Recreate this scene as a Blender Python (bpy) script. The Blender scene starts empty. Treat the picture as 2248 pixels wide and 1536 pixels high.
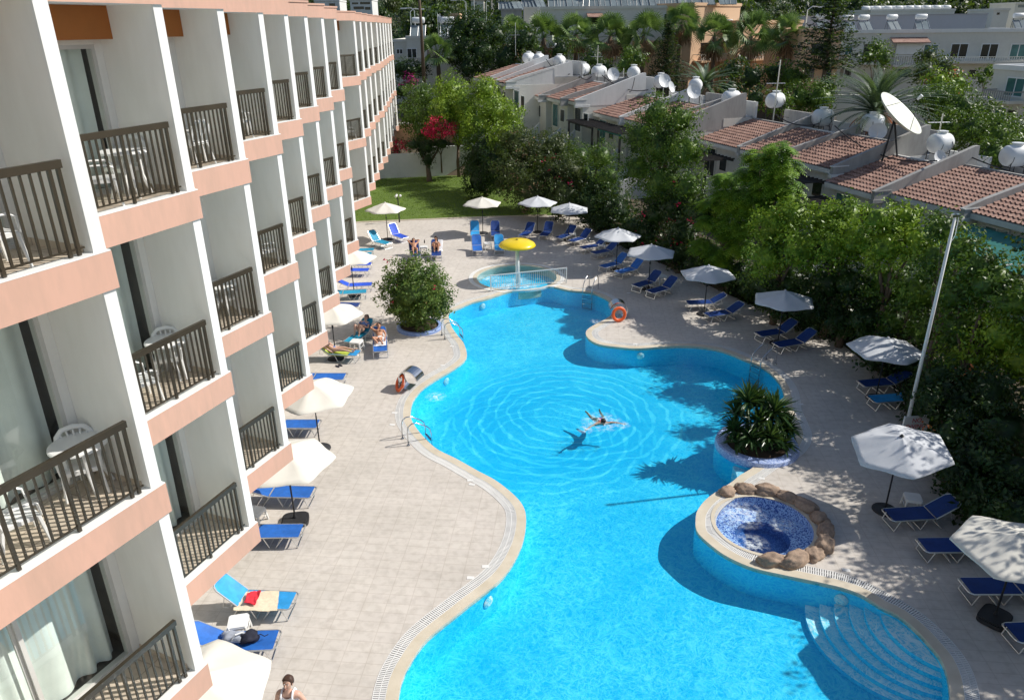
import bpy, bmesh, math, random
import numpy as np
from mathutils import Vector, Matrix
from mathutils.geometry import tessellate_polygon
random.seed(7); RNG = np.random.default_rng(11)
R_ = math.radians
SC = bpy.context.scene
COL = SC.collection
# ------------------------------------------------------------------ camera
IW, IH, FPX, CH = 2248., 1536., 1624., 12.4
_dn = Vector(((1165-IW/2)/FPX, (4480-IH/2)/FPX, 1.)).normalized()
_up = -_dn
_fw = (Vector((0, 0, 1)) - _up*_up.z).normalized()
_rt = _fw.cross(_up)
AX = (_rt, _fw, _up)             # world axes seen from the camera
def G(u, v, z=0.):
    """point of the place at height z that the photograph shows at pixel u, v"""
    d = Vector(((u-IW/2)/FPX, (v-IH/2)/FPX, 1.))
    w = Vector([a.dot(d) for a in AX])
    t = (z-CH)/w.z
    return Vector((w.x*t, w.y*t, z))
def GD(u, v, Y):
    d = Vector(((u-IW/2)/FPX, (v-IH/2)/FPX, 1.))
    w = Vector([a.dot(d) for a in AX]); t = Y/w.y
    return Vector((w.x*t, Y, CH+w.z*t))
cam = bpy.data.cameras.new('camera'); camo = bpy.data.objects.new('camera', cam); COL.objects.link(camo)
xr = Vector([a.x for a in AX]); yd = Vector([a.y for a in AX]); zf = Vector([a.z for a in AX])
M = Matrix.Identity(4)
for i in range(3):
    M[i][0] = xr[i]; M[i][1] = -yd[i]; M[i][2] = -zf[i]
M.translation = (0, 0, CH)
camo.matrix_world = M
cam.sensor_width = 36; cam.lens = FPX/IW*36; cam.clip_start = .1; cam.clip_end = 4000
SC.camera = camo
# ------------------------------------------------------------------ light
SUN_EL = R_(41); SUN_D = Vector((math.cos(SUN_EL)*.985, math.cos(SUN_EL)*.174, math.sin(SUN_EL)))
w = bpy.data.worlds.new('World'); SC.world = w; w.use_nodes = True
nt = w.node_tree; bg = nt.nodes['Background']
sky = nt.nodes.new('ShaderNodeTexSky'); sky.sky_type = 'NISHITA'; sky.sun_disc = False
sky.sun_elevation = SUN_EL; sky.sun_rotation = math.atan2(SUN_D.x, SUN_D.y); sky.air_density = 1.; sky.dust_density = 1.
nt.links.new(sky.outputs[0], bg.inputs[0]); bg.inputs[1].default_value = .105
sl = bpy.data.lights.new('sun', 'SUN'); sl.energy = 4.9; sl.angle = R_(.53); sl.color = (1, .955, .88)
so = bpy.data.objects.new('sun', sl); COL.objects.link(so)
so.rotation_euler = SUN_D.to_track_quat('Z', 'Y').to_euler(); so.location = (30, 10, 60)
SC.view_settings.view_transform = 'Standard'; SC.view_settings.look = 'None'
SC.view_settings.exposure = 0.; SC.view_settings.gamma = 1
SC.cycles.max_bounces = 8; SC.cycles.transparent_max_bounces = 24; SC.cycles.transmission_bounces = 6
SC.cycles.caustics_reflective = False; SC.cycles.caustics_refractive = False
# ------------------------------------------------------------------ materials
def srgb(r, g, b):
    f = lambda c: (c/255/12.92) if c/255 <= .04045 else ((c/255+.055)/1.055)**2.4
    return (f(r), f(g), f(b))
MATS = {}
class NT:
    def __init__(s, name):
        s.m = bpy.data.materials.new(name); s.m.use_nodes = True
        s.t = s.m.node_tree; s.p = s.t.nodes['Principled BSDF']; s.out = s.t.nodes['Material Output']
        MATS[name] = s.m
    def n(s, typ, **kw):
        nd = s.t.nodes.new(typ)
        for k, v in kw.items():
            if k.startswith('i_'):
                k = k[2:]; k = int(k) if k.isdigit() else k.replace('_', ' ')
                nd.inputs[k].default_value = v
            else: setattr(nd, k, v)
        return nd
    def l(s, a, b): s.t.links.new(a, b)
    def coord(s, scale=1., obj=True, rot=0.):
        c = s.n('ShaderNodeTexCoord'); mp = s.n('ShaderNodeMapping')
        mp.inputs['Scale'].default_value = (scale,)*3 if not isinstance(scale, tuple) else scale
        mp.inputs['Rotation'].default_value = (0, 0, rot)
        if obj: s.l(c.outputs['Object'], mp.inputs[0])
        else:
            g = s.n('ShaderNodeNewGeometry'); s.l(g.outputs['Position'], mp.inputs[0])
        return mp.outputs[0]
    def noise(s, vec, scale=5., detail=3., rough=.55):
        nd = s.n('ShaderNodeTexNoise'); nd.inputs['Scale'].default_value = scale
        nd.inputs['Detail'].default_value = detail; nd.inputs['Roughness'].default_value = rough
        s.l(vec, nd.inputs['Vector']); return nd.outputs['Fac']
    def ramp(s, fac, stops):
        r = s.n('ShaderNodeValToRGB'); e = r.color_ramp.elements
        while len(e) < len(stops): e.new(.5)
        for k, (p, c) in enumerate(stops):
            e[k].position = p; e[k].color = (*c, 1) if len(c) == 3 else c
        s.l(fac, r.inputs[0]); return r.outputs[0]
    def mix(s, fac, a, b, blend='MIX'):
        m = s.n('ShaderNodeMix', data_type='RGBA', blend_type=blend)
        for sock, v in ((m.inputs[0], fac), (m.inputs[6], a), (m.inputs[7], b)):
            if hasattr(v, 'is_output'): s.l(v, sock)
            elif isinstance(v, (int, float)): sock.default_value = v
            else: sock.default_value = (*v, 1)
        return m.outputs[2]
    def math(s, op, a, b=None, c=None):
        m = s.n('ShaderNodeMath', operation=op)
        for k, v in enumerate((a, b, c)):
            if v is None: continue
            if hasattr(v, 'is_output'): s.l(v, m.inputs[k])
            else: m.inputs[k].default_value = v
        return m.outputs[0]
    def bump(s, h, strength=.3, dist=.02):
        b = s.n('ShaderNodeBump'); b.inputs['Strength'].default_value = strength; b.inputs['Distance'].default_value = dist
        s.l(h, b.inputs['Height']); s.l(b.outputs[0], s.p.inputs['Normal']); return b
    def col(s, v):
        if hasattr(v, 'is_output'): s.l(v, s.p.inputs['Base Color'])
        else: s.p.inputs['Base Color'].default_value = (*v, 1)
    def rough(s, v): s.p.inputs['Roughness'].default_value = v
def schlick(m, f0=.02, normal=None):
    """reflectance the same from both sides of a thin sheet"""
    g = m.n('ShaderNodeNewGeometry'); d = m.n('ShaderNodeVectorMath', operation='DOT_PRODUCT')
    m.l(normal or g.outputs['Normal'], d.inputs[0]); m.l(g.outputs['Incoming'], d.inputs[1])
    c = m.math('SUBTRACT', 1., m.math('MINIMUM', m.math('ABSOLUTE', d.outputs['Value']), 1.))
    return m.math('ADD', m.math('MULTIPLY', m.math('POWER', c, 5.), 1-f0), f0)
def simple(name, c, rough=.6, var=.12, scale=3., bump=0., metal=0., spec=.5, obj=False):
    """plain surface with uneven tone: paint, plaster, plastic, cloth"""
    m = NT(name); v = m.coord(1., obj)
    f = m.noise(v, scale, 4.); lo = tuple(x*(1-var) for x in c); hi = tuple(min(1, x*(1+var)) for x in c)
    m.col(m.ramp(f, [(.3, lo), (.7, hi)])); m.rough(rough)
    m.p.inputs['Metallic'].default_value = metal; m.p.inputs['Specular IOR Level'].default_value = spec
    if bump: m.bump(m.noise(v, scale*12, 3.), bump, .01)
    return m.m
def stained(name, c, dirt, amount=.5, scale=1.2, rough=.8, bump=.2, streak=False):
    m = NT(name); v = m.coord((1, 1, .25) if streak else 1., False)
    f = m.noise(v, scale, 6., .65); g = m.noise(v, scale*7, 4.)
    k = m.ramp(m.math('ADD', m.math('MULTIPLY', f, .7), m.math('MULTIPLY', g, .3)), [(.42, (0, 0, 0)), (.68, (1, 1, 1))])
    m.col(m.mix(m.math('MULTIPLY', k, amount), c, dirt)); m.rough(rough); m.bump(g, bump, .01); return m.m
def leafmat(name, c1, c2, c3=None, gloss=.45, trans=.22):
    """leaves: each clump its own tone (position noise), some light through"""
    m = NT(name); v = m.coord(1., False)
    f = m.noise(v, 1.1, 3., .6); g = m.noise(v, 9., 2.)
    k = m.math('ADD', m.math('MULTIPLY', f, .6), m.math('MULTIPLY', g, .4))
    m.col(m.ramp(k, [(.36, c1), (.5, c2), (.66, c3 or c2)])); m.rough(gloss)
    m.p.inputs['Specular IOR Level'].default_value = .35
    tr = m.n('ShaderNodeBsdfTranslucent'); rc = m.p.inputs['Base Color'].links[0].from_socket
    br = m.mix(.5, rc, (.25, .4, .03), 'MIX'); m.l(br, tr.inputs[0])
    mx = m.n('ShaderNodeMixShader'); mx.inputs[0].default_value = trans
    m.l(m.p.outputs[0], mx.inputs[1]); m.l(tr.outputs[0], mx.inputs[2]); m.l(mx.outputs[0], m.out.inputs[0])
    return m.m
# ------------------------------------------------------------------ mesh builder
class MB:
    def __init__(s): s.v = []; s.f = []; s.mi = []
    def add(s, vs, fs, mi=0):
        b = len(s.v); s.v += [tuple(p) for p in vs]; s.f += [tuple(i+b for i in f) for f in fs]
        s.mi += [mi]*len(fs) if isinstance(mi, int) else list(mi); return s
    def box(s, x0, x1, y0, y1, z0, z1, mi=0, M=None, bot=None, front=None):
        vs = [Vector((x, y, z)) for z in (z0, z1) for y in (y0, y1) for x in (x0, x1)]
        if M is not None: vs = [M @ p for p in vs]
        fs = [(0, 2, 3, 1), (4, 5, 7, 6), (0, 1, 5, 4), (2, 6, 7, 3), (0, 4, 6, 2), (1, 3, 7, 5)]
        m = [mi]*6
        if bot is not None: m[0] = bot
        return s.add(vs, fs, m)
    def tube(s, pts, r, n=8, mi=0, cap=True, flat=None):
        pts = [Vector(p) for p in pts]; rs = r if hasattr(r, '__len__') else [r]*len(pts)
        vs = []; up0 = None
        for i, p in enumerate(pts):
            d = (pts[min(i+1, len(pts)-1)]-pts[max(i-1, 0)])
            if d.length < 1e-9: d = Vector((0, 0, 1))
            d.normalize()
            if up0 is None: up0 = Vector((0, 0, 1)) if abs(d.z) < .9 else Vector((1, 0, 0))
            a = d.cross(up0)
            if a.length < 1e-4: a = d.orthogonal()
            a.normalize(); b = a.cross(d).normalized(); up0 = b
            for k in range(n):
                t = 2*math.pi*k/n; vs.append(p + a*(math.cos(t)*rs[i]) + b*(math.sin(t)*rs[i]*(flat or 1)))
        fs = []
        for i in range(len(pts)-1):
            for k in range(n):
                a = i*n+k; b = i*n+(k+1) % n; fs.append((a, b, b+n, a+n))
        if cap: fs.append(tuple(range(n))[::-1]); fs.append(tuple(range((len(pts)-1)*n, len(pts)*n)))
        return s.add(vs, fs, mi)
    def lathe(s, prof, n=24, c=(0, 0, 0), mi=0, ang=2*math.pi, close=True):
        vs = []; c = Vector(c); m = len(prof)
        for k in range(n):
            t = ang*k/n
            for r, z in prof: vs.append(c+Vector((r*math.cos(t), r*math.sin(t), z)))
        fs = []
        for k in range(n if close else n-1):
            for i in range(m-1):
                a = k*m+i; b = ((k+1) % n)*m+i; fs.append((a, b, b+1, a+1))
        return s.add(vs, fs, mi)
    def prism(s, poly, z0, z1, mi=0, top=None, M=None):
        n = len(poly); vs = [Vector((x, y, z0)) for x, y in poly]+[Vector((x, y, z1)) for x, y in poly]
        if M is not None: vs = [M @ p for p in vs]
        fs = [tuple(range(n))[::-1], tuple(range(n, 2*n))]+[(i, (i+1) % n, (i+1) % n+n, i+n) for i in range(n)]
        return s.add(vs, fs, [mi, mi if top is None else top]+[mi]*n)
    def build(s, name, mats, parent=None, smooth=False, M=None):
        me = bpy.data.meshes.new(name); me.from_pydata(s.v, [], s.f); me.update()
        if not isinstance(mats, (list, tuple)): mats = [mats]
        for m in mats: me.materials.append(MATS[m] if isinstance(m, str) else m)
        if len(mats) > 1: me.polygons.foreach_set('material_index', s.mi)
        if smooth: me.polygons.foreach_set('use_smooth', [True]*len(me.polygons))
        if M is not None: me.transform(M)
        o = bpy.data.objects.new(name, me); COL.objects.link(o)
        if parent: o.parent = parent
        return o
def tag(o, label=None, cat=None, group=None, kind=None):
    if label: o['label'] = label
    if cat: o['category'] = cat
    if group: o['group'] = group
    if kind: o['kind'] = kind
    return o
def empty(name, loc=(0, 0, 0), rz=0., label=None, cat=None, group=None):
    o = bpy.data.objects.new(name, None); COL.objects.link(o); o.location = loc; o.rotation_euler = (0, 0, rz)
    o.empty_display_size = .2
    return tag(o, label, cat, group)
def copy_tree(o, parent=None):
    c = o.copy(); COL.objects.link(c); c.parent = parent
    for ch in list(o.children): copy_tree(ch, c)
    return c
def place(proto, loc, rz, label, group=None, scale=1., used=set()):
    """first use moves the model itself, later uses copy it"""
    if proto.name in used: o = copy_tree(proto)
    else: used.add(proto.name); o = proto
    o.location = loc; o.rotation_euler = (0, 0, rz); o['label'] = label; o.scale = (scale,)*3
    if group: o['group'] = group
    return o
def rz_(a): return Matrix.Rotation(a, 4, 'Z')
def arr_mesh(name, V, F, mat, parent=None, smooth=False, mi=None):
    """fast mesh from numpy arrays of quads (n,4)"""
    me = bpy.data.meshes.new(name); V = np.asarray(V, np.float32); F = np.asarray(F, np.int32)
    me.vertices.add(len(V)); me.vertices.foreach_set('co', V.ravel())
    k = F.shape[1]; me.loops.add(F.size); me.loops.foreach_set('vertex_index', F.ravel())
    me.polygons.add(len(F)); me.polygons.foreach_set('loop_start', np.arange(0, F.size, k, dtype=np.int32))
    me.polygons.foreach_set('loop_total', np.full(len(F), k, np.int32))
    for m in (mat if isinstance(mat, (list, tuple)) else [mat]): me.materials.append(MATS[m])
    if mi is not None: me.polygons.foreach_set('material_index', np.asarray(mi, np.int32))
    me.update(calc_edges=True); me.validate()
    if smooth: me.polygons.foreach_set('use_smooth', np.ones(len(F), bool))
    o = bpy.data.objects.new(name, me); COL.objects.link(o)
    if parent: o.parent = parent
    return o
def smoothloop(pts, n, closed=True):
    """Catmull-Rom through plan points, n samples evenly spaced"""
    P = [Vector(p) for p in pts]; out = []; m = len(P)
    for i in range(m if closed else m-1):
        p0, p1, p2, p3 = P[(i-1) % m] if closed or i else P[0], P[i], P[(i+1) % m], P[(i+2) % m] if closed or i < m-2 else P[-1]
        for k in range(12):
            t = k/12; out.append(.5*((2*p1)+(p2-p0)*t+(2*p0-5*p1+4*p2-p3)*t*t+(3*p1-p0-3*p2+p3)*t**3))
    if closed: out.append(out[0].copy())
    else: out.append(P[-1])
    L = [0]
    for a, b in zip(out, out[1:]): L.append(L[-1]+(b-a).length)
    res = []; j = 0
    for k in range(n):
        d = L[-1]*k/(n if closed else n-1)
        while j < len(L)-2 and L[j+1] < d: j += 1
        t = (d-L[j])/max(L[j+1]-L[j], 1e-9); res.append(out[j].lerp(out[j+1], min(1, t)))
    return res
def offset(loop, d, sm=0):
    n = len(loop); out = []
    for i in range(n):
        t = loop[(i+1) % n]-loop[i-1]; t.normalize(); out.append(Vector((loop[i].x+t.y*d, loop[i].y-t.x*d)))
    for _ in range(sm): out = [(out[i-1]+out[i]*2+out[(i+1) % n])/4 for i in range(n)]
    return out
# ================================================================== colours
from mathutils.geometry import delaunay_2d_cdt
stained('white_paint', (.82, .82, .80), (.62, .61, .57), .3, 1.4, .6, .05, True)
simple('white_plastic', (.82, .82, .8), .35, .05)
simple('alu', (.75, .75, .74), .32, .05, metal=.85)
simple('steel', (.62, .63, .64), .18, .05, metal=1.)
simple('brown_metal', (.042, .033, .021), .35, .15)
simple('black_metal', (.012, .012, .013), .45, .2)
simple('dark_plastic', (.025, .025, .027), .6, .25)
stained('partition', (.88, .87, .83), (.70, .68, .63), .45, .8, .8, .1, True)
stained('pink', (.62, .375, .285), (.47, .31, .235), .7, 1.6, .8, .12, True)
stained('orange', (.42, .14, .03), (.33, .12, .03), .4, 3., .8, .1)
stained('cream_wall', (.72, .70, .63), (.56, .54, .48), .5, .6, .85, .15)
stained('tan_wall', (.68, .45, .28), (.58, .40, .26), .4, .6, .85, .15)
stained('grey_wall', (.4, .39, .37), (.22, .21, .2), .7, 1.1, .9, .3, True)
stained('white_render', (.74, .74, .72), (.5, .49, .46), .45, .9, .85, .2, True)
stained('bluegrey_wall', (.46, .50, .57), (.38, .42, .48), .4, .4, .7, .05)
stained('boundary_white', (.72, .73, .74), (.5, .5, .48), .35, .5, .85, .1)
stained('bark', (.16, .115, .08), (.07, .05, .035), .8, 6., .95, .6)
stained('palm_bark', (.15, .11, .075), (.06, .045, .03), .8, 9., .95, .8)
stained('rock', (.42, .30, .215), (.17, .12, .09), .9, 5.5, .85, .9)
stained('soil', (.10, .065, .04), (.05, .035, .025), .8, 2., .95, .5)
simple('yellow', (.85, .62, .02), .3, .06)
simple('orange_plastic', (.82, .13, .03), .4, .1)
simple('tank_white', (.8, .81, .8), .3, .06, 2.)
simple('dish_white', (.7, .72, .73), .35, .05)
simple('dish_cream', (.78, .8, .68), .4, .06)
simple('cable', (.02, .02, .022), .5, .1)
simple('green_awning', (.03, .2, .17), .6, .2)
simple('dark_timber', (.03, .025, .022), .6, .3)
simple('canvas', (.72, .695, .62), .85, .04, 2., .06)
simple('canvas_shade_grey', (.62, .64, .67), .85, .05, 2., .06)  # white canvas darkened to paint in the hedge shade; also serves one flag
simple('towel', (.78, .68, .5), .95, .1, 20., .4)
simple('white_towel', (.8, .8, .82), .95, .08, 20., .4)
simple('red_cloth', (.72, .03, .05), .85, .2, 12., .3)
simple('grey_cloth', (.35, .38, .45), .85, .25, 12., .3)
simple('navy_cloth', (.012, .014, .03), .85, .3, 12., .3)
simple('blue_print', (.16, .24, .5), .85, .6, 22., .1)
simple('lime_cloth', (.6, .75, .12), .85, .1)
simple('skin_tan', (.50, .25, .15), .5, .08, 8.)
simple('skin_fair', (.62, .38, .28), .5, .08, 8.)
simple('lip', (.42, .16, .12), .5, .1)
simple('hair_brown', (.06, .028, .016), .6, .3, 30.)
simple('hair_dark', (.018, .012, .010), .6, .3, 30.)
simple('black_cloth', (.012, .012, .015), .8, .2)
simple('pink_cloth', (.75, .04, .25), .7, .2)
simple('vest_white', (.82, .83, .86), .9, .04, 10., .1)
simple('red_paint', (.6, .03, .04), .5, .1)
simple('blue_ring', (.25, .36, .66), .5, .2, 9., .2)
simple('window_dark', (.012, .016, .018), .06, .4, .7, spec=.8)
simple('window_teal', (.06, .17, .17), .08, .4, .7, spec=.8)
simple('shutter', (.3, .24, .17), .7, .2)
simple('solar_panel', (.2, .24, .25), .12, .2, .8, spec=.8)
simple('roof_felt', (.5, .51, .52), .9, .2, .7, .2)
simple('flower_pink', (.72, .015, .09), .7, .35, 7.)
simple('flower_magenta', (.62, .02, .25), .7, .35, 7.)
simple('flower_orange', (.8, .22, .06), .7, .3, 7.)
simple('dry_frond', (.28, .17, .09), .9, .3, 4.)
simple('rust_frond', (.42, .12, .03), .9, .3, 4.)
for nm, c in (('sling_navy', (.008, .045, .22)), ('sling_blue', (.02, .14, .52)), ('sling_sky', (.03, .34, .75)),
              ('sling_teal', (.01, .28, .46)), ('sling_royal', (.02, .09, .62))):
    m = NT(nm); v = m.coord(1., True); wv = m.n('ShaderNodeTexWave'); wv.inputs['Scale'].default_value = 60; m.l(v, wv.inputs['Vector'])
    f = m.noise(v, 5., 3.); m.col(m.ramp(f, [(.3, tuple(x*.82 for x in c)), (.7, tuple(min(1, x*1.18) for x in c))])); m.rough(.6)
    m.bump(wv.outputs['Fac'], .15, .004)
# leaves
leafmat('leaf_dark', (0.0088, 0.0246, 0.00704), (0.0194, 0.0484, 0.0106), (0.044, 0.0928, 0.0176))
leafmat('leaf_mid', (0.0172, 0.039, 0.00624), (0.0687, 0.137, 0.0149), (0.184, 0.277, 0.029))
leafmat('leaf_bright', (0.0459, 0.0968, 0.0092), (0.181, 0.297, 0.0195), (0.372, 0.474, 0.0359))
leafmat('leaf_olive', (0.0293, 0.0489, 0.0146), (0.0587, 0.0831, 0.0215), (0.0978, 0.117, 0.0293))
leafmat('leaf_fern', (0.036, 0.092, 0.008), (0.149, 0.287, 0.0207), (0.364, 0.494, 0.039), .5, .22)
leafmat('leaf_palm', (0.04, 0.0848, 0.025), (0.147, 0.242, 0.066), (0.371, 0.472, 0.151))
leafmat('leaf_date', (0.032, 0.056, 0.032), (0.112, 0.168, 0.105), (0.252, 0.324, 0.198))
leafmat('leaf_yucca', (.02, .05, .02), (.045, .10, .03), (.12, .18, .05), .3, .15)
leafmat('leaf_bush', (.035, .075, .015), (.10, .165, .03), (.21, .27, .05))
leafmat('leaf_pine', (.008, .02, .010), (.016, .035, .015), (.03, .055, .022))
# ------------------------------------------------------------------ deck tiles
def tiles(name, c1, c2, mortar, w, h, rot, off=.0, msz=.012):
    m = NT(name); v = m.coord(1., False, rot)
    b = m.n('ShaderNodeTexBrick'); m.l(v, b.inputs['Vector']); b.offset = off
    b.inputs['Scale'].default_value = 1; b.inputs['Brick Width'].default_value = w; b.inputs['Row Height'].default_value = h
    b.inputs['Mortar Size'].default_value = msz; b.inputs['Mortar Smooth'].default_value = .3
    b.inputs['Color1'].default_value = (*c1, 1); b.inputs['Color2'].default_value = (*c2, 1); b.inputs['Mortar'].default_value = (*mortar, 1)
    f = m.noise(v, .5, 5., .6); g = m.noise(v, 5., 4.)
    c = m.mix(.8, b.outputs['Color'], m.ramp(f, [(.3, (.84, .83, .81)), (.7, (1.04, 1.03, 1.02))]), 'MULTIPLY')
    c = m.mix(.6, c, m.ramp(g, [(.36, (.8, .79, .77)), (.56, (1, 1, 1))]), 'MULTIPLY')
    c = m.mix(.35, c, m.ramp(m.noise(v, 1.4, 6., .7), [(.30, (.66, .63, .6)), (.40, (1, 1, 1))]), 'MULTIPLY')
    m.col(c); m.rough(.72); m.bump(b.outputs['Fac'], -.3, .006); return m.m
tiles('deck_tiles', (.62, .575, .525), (.65, .605, .55), (.56, .51, .455), .545, .30, R_(5.8))
tiles('balcony_tiles', (.6, .51, .41), (.65, .56, .45), (.4, .33, .26), .32, .32, R_(22))
# coping and grating
m = NT('coping'); v = m.coord(1., False); f = m.noise(v, 2.2, 5.); m.col(m.ramp(f, [(.3, (.56, .49, .37)), (.7, (.67, .6, .48))])); m.rough(.7); m.bump(m.noise(v, 30, 2.), .15, .01)
simple('grate_white', (.78, .77, .74), .5, .06)
simple('channel_dark', (.20, .19, .18), .8, .2)
# pool lining: small mosaic
m = NT('pool_lining'); v = m.coord(1., False); vo = m.n('ShaderNodeTexVoronoi'); vo.inputs['Scale'].default_value = 22; m.l(v, vo.inputs['Vector'])
f = m.noise(v, .35, 3.); c = m.ramp(f, [(.3, (.05, .66, .90)), (.7, (.065, .71, .94))])
c = m.mix(.10, c, vo.outputs['Color'], 'OVERLAY'); m.col(c); m.rough(.6)
m = NT('step_lining'); v = m.coord(1., False); f = m.noise(v, 2., 3.); m.col(m.ramp(f, [(.3, (.80, .97, 1.)), (.7, (.88, 1., 1.))])); m.rough(.6)  # paler than the pool lining, painting in the light of shallower water
m = NT('shelf_lining'); v = m.coord(1., False); vo = m.n('ShaderNodeTexVoronoi'); vo.inputs['Scale'].default_value = 25; m.l(v, vo.inputs['Vector'])
m.col(m.mix(vo.outputs['Distance'], (.9, .95, .95), (.35, .7, .85))); m.rough(.6)
for nm, dk, lt, th in (('spa_mosaic', (.03, .10, .42), (.62, .74, .92), .42), ('spa_deep', (.015, .10, .34), (.10, .24, .52), .62), ('planter_mosaic', (.24, .34, .66), (.5, .6, .84), .5)):
    m = NT(nm); v = m.coord(1., False); vo = m.n('ShaderNodeTexVoronoi'); vo.inputs['Scale'].default_value = 34; m.l(v, vo.inputs['Vector'])
    sp = m.n('ShaderNodeSeparateColor'); m.l(vo.outputs['Color'], sp.inputs[0])
    m.col(m.ramp(sp.outputs[0], [(th-.2, dk), (th, tuple((a+b)/2 for a, b in zip(dk, lt))), (th+.15, lt)])); m.rough(.35)
# ------------------------------------------------------------------ water: a rippled sheet with caustic net and ring glints painted into its tint
def water(name, tint, dark, amt=1., rings=None, scale=2.3, foam=None):
    m = NT(name); t = m.t; v = m.coord(1., False)
    nz = m.n('ShaderNodeTexNoise'); nz.inputs['Scale'].default_value = 1.3; nz.inputs['Detail'].default_value = 4; m.l(v, nz.inputs['Vector'])
    mx = m.n('ShaderNodeVectorMath', operation='MULTIPLY_ADD'); m.l(nz.outputs['Color'], mx.inputs[0]); mx.inputs[1].default_value = (.75, .75, 0); m.l(v, mx.inputs[2])
    lines = None
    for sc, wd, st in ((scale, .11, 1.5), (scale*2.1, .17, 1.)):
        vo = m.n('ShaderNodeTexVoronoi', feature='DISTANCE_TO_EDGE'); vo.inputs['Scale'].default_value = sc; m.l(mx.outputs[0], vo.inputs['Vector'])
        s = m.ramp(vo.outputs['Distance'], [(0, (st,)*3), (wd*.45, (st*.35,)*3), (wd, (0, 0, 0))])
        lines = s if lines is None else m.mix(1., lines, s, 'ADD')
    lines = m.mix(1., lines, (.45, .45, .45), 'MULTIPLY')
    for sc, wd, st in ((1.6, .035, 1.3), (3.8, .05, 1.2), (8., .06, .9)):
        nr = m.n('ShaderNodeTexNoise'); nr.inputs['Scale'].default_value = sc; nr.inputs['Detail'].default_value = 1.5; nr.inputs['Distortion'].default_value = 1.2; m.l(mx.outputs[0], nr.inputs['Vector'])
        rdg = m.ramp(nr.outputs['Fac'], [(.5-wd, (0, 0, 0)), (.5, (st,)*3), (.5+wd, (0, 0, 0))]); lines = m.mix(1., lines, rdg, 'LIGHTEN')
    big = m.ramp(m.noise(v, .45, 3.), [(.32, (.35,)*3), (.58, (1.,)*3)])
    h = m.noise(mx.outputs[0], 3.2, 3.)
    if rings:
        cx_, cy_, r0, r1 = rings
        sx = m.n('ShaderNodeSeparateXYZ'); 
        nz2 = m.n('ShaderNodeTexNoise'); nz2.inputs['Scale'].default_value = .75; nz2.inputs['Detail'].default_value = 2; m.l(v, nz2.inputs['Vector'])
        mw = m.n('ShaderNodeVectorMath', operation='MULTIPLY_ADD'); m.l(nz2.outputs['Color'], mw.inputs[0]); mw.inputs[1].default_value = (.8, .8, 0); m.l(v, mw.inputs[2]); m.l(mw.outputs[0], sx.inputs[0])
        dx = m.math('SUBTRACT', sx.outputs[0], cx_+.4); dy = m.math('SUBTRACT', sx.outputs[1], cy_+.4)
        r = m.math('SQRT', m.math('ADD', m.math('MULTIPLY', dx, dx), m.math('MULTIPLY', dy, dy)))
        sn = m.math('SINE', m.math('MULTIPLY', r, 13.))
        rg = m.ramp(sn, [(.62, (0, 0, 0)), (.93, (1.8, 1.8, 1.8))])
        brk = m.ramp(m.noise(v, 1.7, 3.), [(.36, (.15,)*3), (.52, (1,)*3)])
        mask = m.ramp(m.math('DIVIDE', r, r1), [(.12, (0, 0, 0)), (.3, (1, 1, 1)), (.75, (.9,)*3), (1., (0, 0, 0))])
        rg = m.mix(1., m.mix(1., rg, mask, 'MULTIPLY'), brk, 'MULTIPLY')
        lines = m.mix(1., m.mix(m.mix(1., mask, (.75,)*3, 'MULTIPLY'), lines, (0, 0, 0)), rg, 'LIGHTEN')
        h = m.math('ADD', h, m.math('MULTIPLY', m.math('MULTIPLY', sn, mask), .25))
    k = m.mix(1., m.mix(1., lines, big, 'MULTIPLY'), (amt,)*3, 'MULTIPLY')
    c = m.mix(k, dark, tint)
    tr = m.n('ShaderNodeBsdfTransparent'); m.l(c, tr.inputs[0])
    gl = m.n('ShaderNodeBsdfGlossy'); gl.inputs['Roughness'].default_value = .07
    b = m.n('ShaderNodeBump'); b.inputs['Strength'].default_value = .35; b.inputs['Distance'].default_value = .05; m.l(h, b.inputs['Height'])
    m.l(b.outputs[0], gl.inputs['Normal'])
    fz_ = schlick(m, .02, b.outputs[0])
    ms = m.n('ShaderNodeMixShader'); m.l(m.math('MULTIPLY', fz_, .9), ms.inputs[0]); m.l(tr.outputs[0], ms.inputs[1]); m.l(gl.outputs[0], ms.inputs[2])
    res = ms.outputs[0]
    if foam:
        df = m.n('ShaderNodeBsdfDiffuse'); df.inputs[0].default_value = (.85, .93, .97, 1)
        gp = m.n('ShaderNodeNewGeometry'); fm = None
        for (fx, fy, fr_) in foam:
            vd = m.n('ShaderNodeVectorMath', operation='DISTANCE'); m.l(gp.outputs['Position'], vd.inputs[0]); vd.inputs[1].default_value = (fx, fy, -.04)
            q = m.ramp(m.math('DIVIDE', vd.outputs['Value'], fr_), [(.1, (1, 1, 1)), (1., (0, 0, 0))]); fm = q if fm is None else m.mix(1., fm, q, 'LIGHTEN')
        fz = m.ramp(m.noise(v, 7., 5., .7), [(.42, (0, 0, 0)), (.66, (1, 1, 1))])
        ff = m.mix(1., fm, fz, 'MULTIPLY'); ms2 = m.n('ShaderNodeMixShader'); m.l(ff, ms2.inputs[0]); m.l(res, ms2.inputs[1]); m.l(df.outputs[0], ms2.inputs[2]); res = ms2.outputs[0]
    m.l(res, m.out.inputs[0]); return m.m
RC = G(1245, 905)
SPOUT = G(957, 868)
water('pool_water', (1, 1, 1), (.20, .74, .91), 1.2, (RC.x, RC.y, .5, 4.8), 3.1, [(SPOUT.x, SPOUT.y, .42), (G(1310, 703).x, G(1310, 703).y, .35), (G(1322, 926).x, G(1322, 926).y+.1, .75), (G(1285, 940).x, G(1285, 940).y, .3), (G(1366, 930).x, G(1366, 930).y, .3)])
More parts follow.
